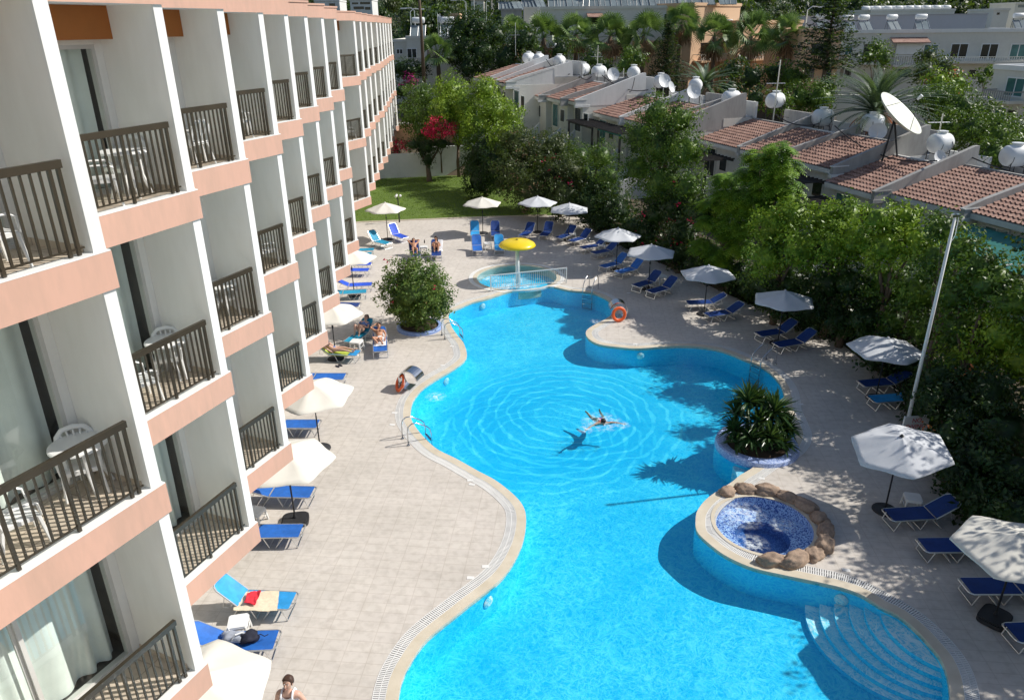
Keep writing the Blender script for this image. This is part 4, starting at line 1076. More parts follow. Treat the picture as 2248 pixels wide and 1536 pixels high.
def tree(name, label, cat, px, mat, base=None, r=.14, group=None, flower=None, flf=0., kw=None, gz=None):
    bl = [B(*q) for q in px]; cs = [b[0] for b in bl]
    bx = sum(c.x for c in cs)/len(cs); by = sum(c.y for c in cs)/len(cs); z0 = 0 if gz is None else gz
    if base: bx, by = base
    root = empty(name, (bx, by, z0), 0, label, cat, group); kw = kw or {}
    V, F, Mi = crown([(b[0]-root.location, b[1], b[2]) for b in bl], fl=flower, flf=flf, **kw)
    arr_mesh('crown', V, F, [mat]+([flower] if flower else []), root, mi=Mi if flower else None)
    if r: trunk((0, 0, 0), [b[0]-root.location for b in bl], r, parent=root)
    return root
gz = lambda x, y: max(-.02, TZ(x, y)) if TZ(x, y) > -2 else 0.
FL, FM_ = 'flower_pink', 'flower_magenta'
K1 = dict(leaf=.19, dens=75, per=14, clump=.30)
K2 = dict(leaf=.17, dens=105, per=14, clump=.26)
K3 = dict(leaf=.15, dens=135, per=15, clump=.22)
KB = dict(leaf=.26, dens=38, per=12, clump=.42)
tree('broadleaf_tree', 'bright green bushy tree nearest the far end of the hotel behind the white wall', 'tree', [(925, 215, 73, 38.88), (905, 255, 71, 32.4), (950, 250, 69, 38.88), (930, 290, 68.6, 28.08)], 'leaf_mid', kw=K1)
tree('broadleaf_tree', 'tall bright green tree in the middle of the clump behind the white wall', 'tree', [(990, 200, 69.5, 38.88), (1015, 240, 66.6, 45.36), (975, 245, 66.6, 36.72), (1030, 290, 66.6, 38.88)], 'leaf_bright', kw=K1)
tree('broadleaf_tree', 'bright green tree touching the farthest tiled roofs', 'tree', [(1065, 200, 66, 34.56), (1085, 245, 64, 43.2), (1050, 275, 63, 38.88), (1120, 260, 61, 32.4), (1110, 300, 59, 38.88)], 'leaf_bright', kw=K1)
tree('vine_covered_tree', 'small dark tree with spreading crown standing before the white wall', 'tree', [(935, 322, 66, 28, .8), (908, 318, 66, 22, .7), (968, 315, 66, 22, .7), (940, 350, 65.5, 16, 1.2)], 'leaf_dark', base=(G(942, 402).x, 65.2), r=.22, kw=dict(leaf=.13, dens=110, per=14, clump=.2))
tree('bougainvillea', 'crimson bougainvillea mound spilling over the white wall', 'bougainvillea', [(962, 278, 65.0, 24, .8), (985, 284, 65.0, 20, .8), (945, 288, 65.0, 18, .8)], 'leaf_dark', base=(-6.2, 68.25), flower=FL, flf=.93, r=.07, kw=dict(leaf=.16, dens=110, per=14, clump=.22, core=False))
tree('bougainvillea', 'pink bougainvillea at the foot of the hotel end by the white wall', 'bougainvillea', [(876, 318, 68.2, 17, .8), (868, 332, 68.2, 12), (895, 322, 68.2, 12)], 'leaf_dark', flower=FL, flf=.7, r=.06, kw=dict(leaf=.15, dens=110, per=14, clump=.2, core=False))
tree('bougainvillea', 'magenta bougainvillea beside the left background building', 'bougainvillea', [(895, 172, 92, 12), (905, 182, 91, 12), (886, 190, 91, 9)], 'leaf_dark', flower=FM_, flf=.8, r=.06, kw=dict(leaf=.25, dens=50, per=12, clump=.3, core=False))
tree('dark_shrub', 'dark shrub between the hotel end and the left background building', 'shrub', [(880, 150, 95, 22), (900, 155, 93, 24), (880, 200, 90, 20), (925, 150, 95, 18)], 'leaf_dark', r=.1, kw=KB)
gh = 'dark shrubs making up the tall hedge behind the loungers'
tree('hedge_shrub', 'dark olive shrub at the far corner of the lawn beside the bright trees', 'shrub', [(1065, 335, 60.5, 48.6), (1055, 395, 58, 41.04), (1100, 370, 56.5, 48.6), (1040, 365, 60.5, 28.08)], 'leaf_dark', kw=K2, group=gh)
tree('hedge_shrub', 'dark olive shrub with brown tips behind the two touching parasols', 'shrub', [(1140, 320, 56.7, 48.6), (1135, 385, 53.7, 51.84), (1170, 420, 51.2, 43.2), (1180, 350, 54.7, 43.2)], 'leaf_olive', flower='dry_frond', flf=.08, kw=K2, group=gh)
tree('hedge_shrub', 'dark olive shrub with a few red blooms right of the touching parasols', 'shrub', [(1215, 330, 54.8, 47.52), (1215, 385, 51.8, 51.84), (1240, 430, 49.3, 43.2), (1250, 380, 50.8, 43.2)], 'leaf_olive', flower=FL, flf=.015, kw=K2, group=gh)
tree('light_shrub', 'light green feathery shrub below the black pergolas', 'shrub', [(1268, 345, 54, 38), (1320, 345, 49.8, 36), (1285, 390, 51.5, 42), (1335, 390, 48.3, 34)], 'leaf_mid', kw=dict(leaf=.13, dens=100, per=14, clump=.3))
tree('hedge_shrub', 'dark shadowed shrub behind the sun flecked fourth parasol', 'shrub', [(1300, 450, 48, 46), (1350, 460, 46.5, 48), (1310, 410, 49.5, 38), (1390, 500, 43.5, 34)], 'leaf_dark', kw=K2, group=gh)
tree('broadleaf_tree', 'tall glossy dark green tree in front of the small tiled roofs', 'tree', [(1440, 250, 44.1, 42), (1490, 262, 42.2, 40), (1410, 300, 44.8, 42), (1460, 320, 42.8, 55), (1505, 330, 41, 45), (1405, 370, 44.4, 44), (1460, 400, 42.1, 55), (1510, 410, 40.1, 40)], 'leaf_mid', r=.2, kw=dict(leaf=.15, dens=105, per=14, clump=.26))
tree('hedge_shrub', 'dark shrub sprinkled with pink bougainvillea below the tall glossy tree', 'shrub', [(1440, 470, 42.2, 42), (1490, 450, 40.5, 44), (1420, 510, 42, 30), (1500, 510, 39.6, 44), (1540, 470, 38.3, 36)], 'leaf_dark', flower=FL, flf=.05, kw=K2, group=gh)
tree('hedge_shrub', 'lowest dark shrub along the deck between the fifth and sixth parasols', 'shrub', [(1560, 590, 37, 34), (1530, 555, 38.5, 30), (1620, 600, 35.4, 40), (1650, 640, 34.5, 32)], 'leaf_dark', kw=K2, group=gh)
gb = 'leafy bushes along the right hand hedge'
tree('hedge_bush', 'yellow green topped bush with a red bloom left of the long tiled roofs', 'bush', [(1700, 500, 31.8, 50), (1745, 475, 31.3, 44), (1690, 560, 30.8, 50), (1760, 540, 29.8, 55)], 'leaf_bright', flower=FL, flf=.012, kw=K3, group=gb)
tree('hedge_bush', 'sunlit bush under the eave of the wide tiled roof', 'bush', [(1810, 480, 30.3, 42), (1860, 475, 29.8, 44), (1830, 540, 28.8, 52), (1880, 530, 28.3, 50)], 'leaf_bright', kw=K3, group=gb)
tree('hedge_bush', 'sunlit bush directly left of the flagpole top', 'bush', [(1930, 480, 27.3, 40), (1985, 480, 27.1, 40), (1950, 540, 26.7, 55), (2020, 530, 26, 48)], 'leaf_bright', kw=K3, group=gb)
tree('hedge_bush', 'sprawling bush right of the flagpole top under the green awning', 'bush', [(2070, 500, 24.2, 40), (2110, 545, 23, 42), (2060, 570, 24.6, 50), (2150, 580, 21.8, 40)], 'leaf_mid', kw=K3, group=gb)
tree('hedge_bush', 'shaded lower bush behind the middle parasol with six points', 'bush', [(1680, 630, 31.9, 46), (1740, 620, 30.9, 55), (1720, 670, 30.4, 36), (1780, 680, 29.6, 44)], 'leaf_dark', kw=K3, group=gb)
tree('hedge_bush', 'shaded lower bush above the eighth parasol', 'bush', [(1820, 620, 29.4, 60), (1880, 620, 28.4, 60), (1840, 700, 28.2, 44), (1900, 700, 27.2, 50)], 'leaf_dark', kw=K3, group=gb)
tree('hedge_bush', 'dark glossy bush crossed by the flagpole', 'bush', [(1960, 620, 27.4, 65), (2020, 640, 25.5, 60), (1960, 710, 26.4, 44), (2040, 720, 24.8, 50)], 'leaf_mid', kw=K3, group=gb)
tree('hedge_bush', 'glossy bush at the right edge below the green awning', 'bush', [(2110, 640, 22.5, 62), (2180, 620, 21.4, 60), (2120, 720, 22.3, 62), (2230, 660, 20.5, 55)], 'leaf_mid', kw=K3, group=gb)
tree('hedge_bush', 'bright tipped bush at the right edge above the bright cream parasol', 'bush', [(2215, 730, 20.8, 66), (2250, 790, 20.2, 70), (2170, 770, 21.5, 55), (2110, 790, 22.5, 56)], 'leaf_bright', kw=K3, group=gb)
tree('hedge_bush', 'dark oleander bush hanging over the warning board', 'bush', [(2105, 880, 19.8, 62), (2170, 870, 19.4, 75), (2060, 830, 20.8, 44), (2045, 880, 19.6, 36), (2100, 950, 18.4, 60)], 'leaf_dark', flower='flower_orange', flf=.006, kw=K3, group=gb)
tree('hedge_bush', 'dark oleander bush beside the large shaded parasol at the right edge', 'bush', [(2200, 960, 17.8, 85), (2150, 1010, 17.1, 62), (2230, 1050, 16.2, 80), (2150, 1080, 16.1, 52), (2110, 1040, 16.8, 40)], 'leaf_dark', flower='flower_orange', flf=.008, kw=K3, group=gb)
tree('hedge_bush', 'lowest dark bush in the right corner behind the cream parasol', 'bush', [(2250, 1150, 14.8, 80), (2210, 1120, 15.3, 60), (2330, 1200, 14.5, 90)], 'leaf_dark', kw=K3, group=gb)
for k_, (x_, y_, z_, r_) in enumerate([(16.2, 13.2, 4.9, 2.4), (15.6, 9.6, 4.6, 2.3), (15.8, 6., 4.6, 2.3), (17.2, 17., 5.3, 2.5), (18.6, 20.6, 5.6, 2.4), (15.2, 2.5, 4.2, 2.2), (20.3, 24.5, 5.6, 2.3)]):
    rt = empty('edge_tree', (x_, y_, 0), 0, 'tree past the right edge that shades the deck', 'tree', 'trees past the right edge')
    V, F, Mi = crown([((0, 0, z_), r_, .9), ((.8, .6, z_-.9), r_*.7), ((-.3, -.8, z_-1.1), r_*.75), ((.2, 1., z_-.4), r_*.7)], leaf=.18, dens=60, per=14, clump=.3); arr_mesh('crown', V, F, 'leaf_dark', rt); trunk((0, 0, 0), [(0, 0, z_), (.5, .4, z_-.8)], .15, parent=rt)
# flowering bush in its round planter
bb = empty('hibiscus_bush', (BC.x, BC.y, .05), 0, 'round glossy bush with small red blooms in the pale blue ring', 'bush')
V, F, Mi = crown([((-.15, 0, 1.78), 1.45, .98), ((-.6, .1, 1.5), 1.05), ((.5, 0, 1.5), 1.05), ((-.1, 0, 2.4), .9), ((.85, -.1, 1.15), .6), ((0, -.1, .9), .95), ((-.4, 0, .75), .7)], leaf=.135, dens=165, per=12, clump=.17, fl=FL, flf=.008, thick=.15)
arr_mesh('crown', V, F, ['leaf_bush', FL], bb, mi=Mi); trunk((0, 0, 0), [(0, 0, 1.4), (.3, 0, 1.5), (-.3, 0, 1.5)], .12, parent=bb)
lump((.25, -.45, .1), .3, .18, .14, .2, 4).build('rock', 'rock', bb, smooth=True)
# ---- feathery (fern leaved) trees
def fern_tree(label, sprays, mat='leaf_fern', leafn=20, base=None):
    ps = [B(*q) for q in sprays]; bx = sum(b[0].x for b in ps)/len(ps); by = sum(b[0].y for b in ps)/len(ps)
    if base: bx, by = base
    root = empty('fern_leaved_tree', (bx, by, 0), 0, label, 'tree'); O = np.array([bx, by, 0.])
    Vs = []; Fs = []; off = 0
    for b in ps:
        c, r = np.array(b[0])-O, b[1]; nfr = int(210*r*r+75)
        for _ in range(nfr):
            d = rand_unit(1)[0]; d[2] = d[2]*.9+.1; st = c+d*r*RNG.uniform(.35, .95); out = np.array([d[0], d[1], 0])+RNG.normal(size=3)*.35; out[2] = 0; out /= np.linalg.norm(out)+1e-6
            L = RNG.uniform(.5, .85); m = 8; t = np.linspace(0, 1, m)[:, None]
            sp = st+out*t*L*.85+np.array([0, 0, 1.])*(t*.16-t*t*.48)*L
            side = np.cross(out, [0, 0, 1.])
            wid = .19*np.sin(np.clip(t*1.0+.12, 0, 1)*math.pi)**.7+.02
            fwd = np.gradient(sp, axis=0); fwd /= np.linalg.norm(fwd, axis=1, keepdims=True)
            for s in (-1, 1):
                a = sp[:-1]; tip = a+(side*s*wid[:-1])+fwd[:-1]*.05-np.array([0, 0, .03]); b2 = a+fwd[:-1]*L/m*.72; mid = tip+fwd[:-1]*.03
                V = np.stack([a, tip, mid, b2], 1).reshape(-1, 3); Vs.append(V); Fs.append(np.arange(len(V)).reshape(-1, 4)+off); off += len(V)
    arr_mesh('crown', np.concatenate(Vs), np.concatenate(Fs), mat, root)
    trunk((0, 0, 0), [b[0]-root.location for b in ps][:6], .16, parent=root); return root
fern_tree('tall yellow green fern leaved tree reaching over the tiled roofs', [(1710, 330, 34.2, 22.36), (1722, 368, 33.9, 29.24), (1700, 400, 34.4, 30.96), (1668, 350, 35.3, 27.52), (1645, 385, 35.9, 25.8), (1680, 430, 34.9, 34.4), (1720, 420, 33.9, 30.96), (1700, 470, 33.8, 29.24), (1640, 430, 36, 29.24)], base=(12.2, 34))
fern_tree('lower drooping fern leaved tree with layered fronds beside the hedge', [(1592, 395, 37.3, 18.92), (1595, 425, 37.2, 24.08), (1560, 450, 38, 18.92), (1610, 460, 36.8, 27.52), (1562, 490, 37.2, 22.36), (1600, 505, 36.4, 29.24), (1640, 500, 35.4, 25.8), (1545, 540, 37, 20.64), (1575, 560, 36.2, 24.08), (1590, 590, 35.6, 18.92), (1650, 460, 35.7, 24.08), (1625, 545, 35.6, 22.36)], base=(11.0, 35.4))
# ---- spiky plants in the pool planter
def spiky(parent, heads, mat='leaf_yucca', L0=.8, w0=.045, nl=90, name='rosette'):
    for (x, y, z, sc) in heads:
        mb = MB(); mb.tube([(x*.8, y*.8, 0), (x, y, z)], [.06, .05], 7)
        for k in range(int(nl*sc)):
            a = random.uniform(0, 2*math.pi); el = random.uniform(-.35, 1.45); L = L0*sc*random.uniform(.75, 1.15); w_ = w0*random.uniform(.8, 1.2)
            d = Vector((math.cos(a)*math.cos(el), math.sin(a)*math.cos(el), math.sin(el))); s = d.cross(Vector((0, 0, 1))).normalized()*w_
            p0 = Vector((x, y, z)); p1 = p0+d*L*.5; p2 = p0+d*L*.98+Vector((0, 0, -.16*L*math.cos(el)))
            up = s.cross(d).normalized()*w_*.5
            mb.add([p0-s*.5, p0+s*.5, p1-s+up, p1+s+up, p2, p1-up*.3], [(0, 5, 2), (0, 1, 5), (1, 3, 5), (2, 5, 4), (5, 3, 4)])
        mb.build(name, mat, parent)
yp = empty('yucca_clump', (PC.x, PC.y, .1), 0, 'dense clump of dark spiky yucca filling the mosaic planter in the pool', 'yucca')
spiky(yp, [(-.35, .3, 1.35, 1.), (.45, .15, 1.05, 1.1), (.0, .45, 1.15, .9), (-.75, 0, .5, .8), (.85, -.1, .55, .8), (.2, -.5, .5, .9), (-.35, -.45, .45, .85), (.55, .5, .8, .9), (-.6, .5, .8, .85), (.85, .35, .4, .7), (.6, -.55, .3, .7), (-.05, -.1, .8, .9), (-.8, -.35, .25, .6)], nl=85)
# ---- palms
def fan_palm(h=6.0, rr=1.9, seed=1, skirt=True):
    rnd = random.Random(seed); r = empty('fan_palm', (0, 0, 0), 0, '', 'palm tree')
    mb = MB(); pts = [(0, 0, -.3)]; rs = [.33]; lean = rnd.uniform(-.25, .25)
    for k in range(1, 9): pts.append((lean*(k/8)**2, 0, h*k/8)); rs.append(.26-.04*k/8+.02*(k % 2))
    mb.tube(pts, rs, 10); mb.build('trunk', 'palm_bark', r, True)
    top = Vector(pts[-1])
    def fan(el, az, L, drp, mb, nb=15):
        d = Vector((math.cos(az)*math.cos(el), math.sin(az)*math.cos(el), math.sin(el))); hub = top+d*L*.5+Vector((0, 0, -.08*drp))
        mb.tube([top, hub], .022, 4); side = d.cross(Vector((0, 0, 1))).normalized(); tw_ = rnd.uniform(-1.2, 1.2); side = (side*math.cos(tw_)+side.cross(d)*math.sin(tw_)).normalized(); up = side.cross(d).normalized()
        for j in range(nb):
            a = -1.35+2.7*j/(nb-1); q = (d*math.cos(a)+side*math.sin(a)*1.0+up*.12).normalized(); Lb = L*.62*(1-.2*abs(a)/1.35)
            s = q.cross(up).normalized()*.065; m1 = hub+q*Lb*.6; tip = hub+q*Lb+Vector((0, 0, -.35*Lb*drp))
            mb.add([hub-s*.4, hub+s*.4, m1+s, m1-s, tip], [(0, 1, 2, 3), (3, 2, 4)])
    mb = MB()
    for k in range(34): fan(rnd.uniform(-.5, 1.5), k*2.4+rnd.uniform(-.3, .3), rr*rnd.uniform(.8, 1.1), rnd.uniform(.4, 1.1), mb)
    mb.build('fronds', 'leaf_palm', r)
    if skirt:
        mb = MB()
        for k in range(30):
            az = k*2.4; el = rnd.uniform(-1.5, -.85); fan(el, az, rr*rnd.uniform(.55, .95), 1.2, mb, 7)
        mb.build('dead_fronds', 'dry_frond', r)
    return r
def date_palm(h=1.6, L=2.6, seed=3, rust=True, n=60):
    rnd = random.Random(seed); r = empty('date_palm', (0, 0, 0), 0, '', 'palm tree')
    MB().tube([(0, 0, -.3), (0, 0, h*.5), (0, 0, h)], [.45, .42, .5], 10).build('trunk', 'palm_bark', r, True)
    def frond(mb, el, az, L, w0=.36):
        o = Vector((math.cos(az), math.sin(az), 0)); up = Vector((0, 0, 1)); m = 16; pts = []
        for i in range(m+1):
            t = i/m; a = el-1.25*t*t; 
            pts.append(Vector((0, 0, h))+o*(L*t*math.cos(el-.6*t*t))+up*(L*t*math.sin(el)-L*.42*t*t*math.cos(el*.6)))
        mb.tube(pts, [.022*(1-.8*i/m) for i in range(m+1)], 4)
        side = o.cross(up)
        for i in range(1, m):
            f = (pts[i+1]-pts[i-1]).normalized(); w = w0*math.sin(math.pi*min(1, i/m*.85+.12))
            for s in (-1, 1):
                for q in (0, .5):
                    p = pts[i].lerp(pts[i+1], q); tip = p+side*s*w*.8+f*w*.55+up*.06*w-up*.05; e = f*.05; mb.add([p-e, p+e, tip], [(0, 1, 2)])
    mb = MB()
    for k in range(n): frond(mb, rnd.uniform(.1, 1.45), k*2.4+rnd.uniform(-.2, .2), L*rnd.uniform(.8, 1.1))
    mb.build('fronds', 'leaf_date', r)
    if rust:
        mb = MB()
        for k in range(26): frond(mb, rnd.uniform(-.9, .05), k*2.4, L*rnd.uniform(.4, .62), .2)
        mb.build('dead_fronds', 'rust_frond', r)
    return r
PAL = [(1130, 62, 101), (1195, 62, 95), (1265, 62, 94), (1340, 62, 93), (1413, 58, 92), (1495, 40, 93), (1572, 62, 91), (1648, 58, 90), (1728, 66, 89)]
fp_ = [fan_palm(8.2, 2.9, 1), fan_palm(8.0, 3.0, 5), fan_palm(8.4, 2.8, 9)]
pl_lab = ['small fan palm rising behind the dark tree left of the palm row', 'first tall fan palm from the left in the long row', 'second tall fan palm from the left, over the fourth water tank', 'third tall fan palm from the left in front of the grey balconies',
  'fourth tall fan palm, left of the dark cone shaped conifer', 'fan palm whose crown rises above the dark cone shaped conifer', 'fan palm with dense skirt above the shorter date palm', 'fan palm in front of the tan wall with slim bare trunk', 'last fan palm of the row beside the dark spreading pine']
for k, (u, v_, Y) in enumerate(PAL):
    top = GD(u, v_+18, Y); pz = fp_[k % 3]; hh = 8.2
    place(pz, (top.x, top.y, top.z-hh), random.uniform(0, 6), pl_lab[k], 'row of tall fan palms behind the tiled roofs')
t_ = GD(962, 118, 94); q = fan_palm(5.5, 2.6, 21, False); place(q, (t_.x, t_.y, t_.z-5.5), 1., 'broad green palm in front of the left background building')
t_ = GD(1545, 190, 66); q = date_palm(1.6, 2.7, 3, False, 46); place(q, (t_.x, t_.y, t_.z-1.6), 0., 'short date palm with arching fronds right of the conifer')
t_ = GD(1922, 246, 50); q = date_palm(2.6, 4.3, 8, True, 110); place(q, (t_.x, t_.y, t_.z-2.6), 0., 'large grey green date palm with rusty lower fronds behind the big dish')
# conifers
def spruce(name, top, basez, r0, mat, lab, tiers, dens=1., dr=.25, flat=False):
    h = top.z-basez; root = empty(name, (top.x, top.y, basez), 0, lab, 'conifer'); rnd = random.Random(5); mb = MB()
    mb.tube([(0, 0, -.3), (0, 0, h)], [.22, .03], 8); mb.build('trunk', 'bark', root); Vs = []; Fs = []; off = 0
    for i in range(tiers):
        t = i/(tiers-1); z = h*(.16 if flat else .04)+h*(.82 if flat else .93)*t; R1 = r0*(1-t)**.75+.12; nb = int((7 if flat else 14)*(1-.3*t))
        for k in range(nb):
            a = k*2*math.pi/nb+i*.7+rnd.uniform(-.15, .15); R2 = R1*rnd.uniform(.8, 1.1); m = int((26 if flat else 22)*dens*max(.3, R2/r0)+6)
            s = RNG.random(m)**.8; P = np.stack([np.cos(a)*R2*s, np.sin(a)*R2*s, z+(.25*s*R2*.5 if flat else -dr*s*R2)+RNG.normal(size=m)*.05], 1)+RNG.normal(size=(m, 3))*(.13 if flat else .16)*np.array([1, 1, .35])
            V, F = leaf_quads(P, np.tile(np.array([0, 0, 1.]), (m, 1)), .34 if flat else .3, .4, .1, .6); Vs.append(V); Fs.append(F+off); off += len(V)
    arr_mesh('crown', np.concatenate(Vs), np.concatenate(Fs), mat, root); return root
top = GD(1470, 48, 88); spruce('cypress_like_conifer', top, GD(1470, 205, 88).z, 3.0, 'leaf_pine', 'dark cone shaped conifer in the palm row', 30, 1.2)
top = GD(1838, -30, 72); spruce('araucaria', top, GD(1815, 185, 72).z, 3.6, 'leaf_pine', 'dark tiered pine with flat spreading branches before the right building', 22, 2.8, flat=True)
tree('dark_tree', 'big dark tree left of the palm row behind the farthest roofs', 'tree', [(1010, 70, 98, 38), (1050, 60, 97, 40), (1020, 110, 95, 40), (1060, 120, 93, 40), (1085, 80, 95, 36), (1110, 130, 90, 36), (1030, 150, 92, 28)], 'leaf_dark', r=.3, kw=KB, gz=3)
tree('dark_tree', 'dark green bushes between the first palms', 'tree', [(1150, 90, 90, 34), (1230, 110, 88, 26), (1300, 130, 84, 24), (1330, 150, 82, 20)], 'leaf_dark', r=.2, kw=KB, gz=3)
tree('dark_tree', 'leafy shrubs at the foot of the third palm', 'tree', [(1380, 120, 82, 18), (1370, 145, 80, 20), (1400, 130, 80, 16)], 'leaf_mid', r=.2, kw=KB, gz=3)
tree('dark_tree', 'dark bush mass right of the short date palm', 'tree', [(1610, 155, 76, 30), (1650, 170, 74, 34), (1600, 200, 70, 30), (1660, 215, 68, 26), (1700, 160, 74, 26)], 'leaf_dark', r=.2, kw=KB, gz=2.5)
tree('dark_tree', 'dark bush mass with an orange bloom below the spreading pine', 'tree', [(1740, 170, 73, 34), (1760, 215, 68, 38), (1710, 225, 66, 30), (1800, 215, 67, 34), (1820, 190, 70, 24)], 'leaf_mid', r=.2, flower='flower_orange', flf=.01, kw=KB, gz=2.5)
tree('leafy_shrub', 'light green climbing shrub on the front of the right building', 'shrub', [(1925, 110, 80, 22), (1905, 125, 79, 18), (1940, 130, 78, 20)], 'leaf_mid', r=.1, kw=KB, gz=4)
tree('leafy_shrub', 'olive shrub before the balconies of the right building', 'shrub', [(2040, 130, 76, 26), (2030, 160, 72, 28), (2075, 150, 74, 24), (2090, 170, 70, 22)], 'leaf_olive', r=.1, kw=KB, gz=4)
tree('leafy_shrub', 'green shrub at the right end of the long white building', 'shrub', [(2170, 160, 74, 16), (2155, 175, 73, 14)], 'leaf_mid', r=.1, kw=KB, gz=4)
tree('garden_tree', 'dark glossy garden tree right of the big dish', 'tree', [(2060, 225, 52, 40), (2110, 240, 50, 45), (2080, 280, 48, 42), (2140, 290, 46, 46), (2030, 215, 56, 26)], 'leaf_mid', r=.2, kw=K1, gz=1)
tree('garden_tree', 'dark garden tree in front of the near white apartment corner', 'tree', [(2190, 300, 44, 46), (2230, 290, 45, 44), (2160, 260, 50, 36), (2240, 330, 41, 40), (2180, 340, 41, 36)], 'leaf_mid', r=.2, kw=K1, gz=1)
tree('garden_tree', 'yellowish green garden tree with brown patch behind the right roofs', 'tree', [(2060, 180, 62, 26), (2100, 185, 62, 26), (2080, 205, 58, 24)], 'leaf_bright', r=.15, flower='rust_frond', flf=.15, kw=KB, gz=3)
# ---- wooded hillside far off: separate trees, then scrub as one mass
protos = []
for k, (mt, cat, lab) in enumerate((('leaf_dark', 'tree', 'dark'), ('leaf_olive', 'tree', 'olive'), ('leaf_pine', 'tree', 'pine'), ('leaf_mid', 'tree', 'green'))):
    r = empty('hillside_tree', (0, 0, 0), 0, '', 'tree')
    if k == 2: bl = [((0, 0, 2), 1.5, 1.2), ((0, 0, 4), 1.2, 1.3), ((0, 0, 6), .8, 1.6)]
    else: bl = [((0, 0, 3), 2.4, .85), ((1.5, .5, 3.4), 1.6), ((-1.4, -.3, 3.2), 1.7), ((0, .3, 4.4), 1.6)]
    V, F, Mi = crown(bl, leaf=.7, dens=7, per=7, clump=.8, core=True); arr_mesh('crown', V, F, mt, r); trunk((0, 0, 0), [(0, 0, 3), (.8, 0, 3)], .22, parent=r); protos.append(r)
KL = ['dark round tree', 'olive toned tree', 'narrow dark pine', 'mid green tree']
cnt = 0; sp_ = []
tries = 0
while cnt < 230 and tries < 4000:
    tries += 1
    u = RNG.uniform(640, 2300); v_ = RNG.uniform(-6, 58); 
    Y = RNG.uniform(120, 330)
    p = GD(u, v_, Y); z = TZ(p.x, p.y)
    if not (-2.5 < p.z-z-3.5 < 4.5): continue
    if 1180 < u < 2200 and p.y < 180: continue
    if u < 870 and p.y < 130: continue
    if any((p.x-a)**2+(p.y-b)**2 < 9 for a, b in sp_): continue
    sp_.append((p.x, p.y)); k = RNG.integers(0, 4); s = RNG.uniform(.7, 1.5)
    side = 'behind the end of the hotel' if u < 1180 else ('above the rooftop water heaters' if u < 1780 else 'above the blue grey warehouse')
    place(protos[k], (p.x, p.y, z-.1), RNG.uniform(0, 6), KL[k]+' on the wooded hillside '+side, KL[k]+'s on the hillside '+side, s); cnt += 1
# scrub mass
V, F, Mi = [], [], None; off = 0
N_ = 60000; ang = RNG.uniform(-.52, .60, N_); dd = 125+RNG.random(N_)**1.0*330
X = np.sin(ang)*dd; Yv = np.cos(ang)*dd; Z = np.array([TZ(x, y) for x, y in zip(X, Yv)])
P = np.stack([X, Yv, Z+RNG.random(N_)**2*3.2], 1)
V, F = leaf_quads(P, np.tile(np.array([0, -.5, .8]), (N_, 1)), .95, .7, 0, .8)
arr_mesh('hillside_scrub', V, F, 'leaf_dark')['kind'] = 'stuff'
# ground cover under the hedge
N_ = 9000; yy = RNG.uniform(8, 67, N_); xx = np.array([HX(y) for y in yy])+RNG.uniform(-.15, 4.5, N_)
V, F = leaf_quads(np.stack([xx, yy, RNG.random(N_)*.35], 1), np.tile(np.array([0, 0, 1.]), (N_, 1)), .16, .5, 0, 1.)
arr_mesh('ground_cover', V, F, 'leaf_dark')['kind'] = 'stuff'
# grass blades on the lawn
N_ = 26000; xx = RNG.uniform(-14, 5, N_); yy = RNG.uniform(50.8, 67.5, N_); ok = np.array([inside((a, b), LAWN) for a, b in zip(xx, yy)]); xx, yy = xx[ok], yy[ok]; n_ = len(xx)
V, F = leaf_quads(np.stack([xx, yy, np.full(n_, .035)], 1), rand_unit(n_)*np.array([1, 1, .1]), .09, .3, -2.5, .2)
arr_mesh('grass', V, F, 'leaf_bright')['kind'] = 'stuff'

lowp = None
for k in range(26):
    y_ = 14+k*1.45; x_ = HX(y_)+.75+.3*math.sin(k*2.1)
    if lowp is None:
        lowp = empty('low_shrub', (x_, y_, 0), 0, '', 'shrub'); V, F, Mi = crown([((0, 0, .7), .85), ((.2, .6, .55), .6), ((.5, -.5, .8), .75)], leaf=.15, dens=95, per=12, clump=.22); arr_mesh('crown', V, F, 'leaf_dark', lowp); trunk((0, 0, 0), [(0, 0, .7), (.2, .3, .6)], .06, parent=lowp)
    place(lowp, (x_, y_, 0), k*1.3, 'low dark shrub at the foot of the hedge along the deck edge', 'low shrubs along the deck edge', .85+.3*(k % 3)/2)
# ================================================================== terrace of tiled houses
m = NT('roof_clay'); v = m.coord(1., False); f = m.noise(v, 1.5, 5., .65); g = m.noise(v, 11., 3.)
k = m.math('ADD', m.math('MULTIPLY', f, .55), m.math('MULTIPLY', g, .45))
m.col(m.ramp(k, [(.36, (.17, .10, .078)), (.5, (.34, .195, .15)), (.64, (.44, .29, .23))])); m.rough(.85)
AXA = Vector((math.sin(R_(162)), math.cos(R_(162)))); AXB = Vector((-AXA.y, AXA.x))
MR = lambda P, z=0: Matrix(((AXA.x, AXB.x, 0, P.x), (AXA.y, AXB.y, 0, P.y), (0, 0, 1, z), (0, 0, 0, 1)))
UN = []
for e, l in [(7.6, [(1040, 170.6), (1077, 177), (1115, 185)]), (6.5, [(1151.6, 205.7), (1200, 213.5), (1248, 221)]), (5.65, [(1302, 247), (1370, 262), (1440, 276)]), (4.8, [(1533, 305), (1625, 328), (1722, 347)]), (4.2, [(1812, 399), (1958, 426), (2133, 467)])]:
    for q in l: UN.append((G(*q, e).xy, e))
UN.append((UN[-1][0]+AXA*4.5, 4.2)); UN.append((UN[-1][0]+AXA*4.5, 4.0))
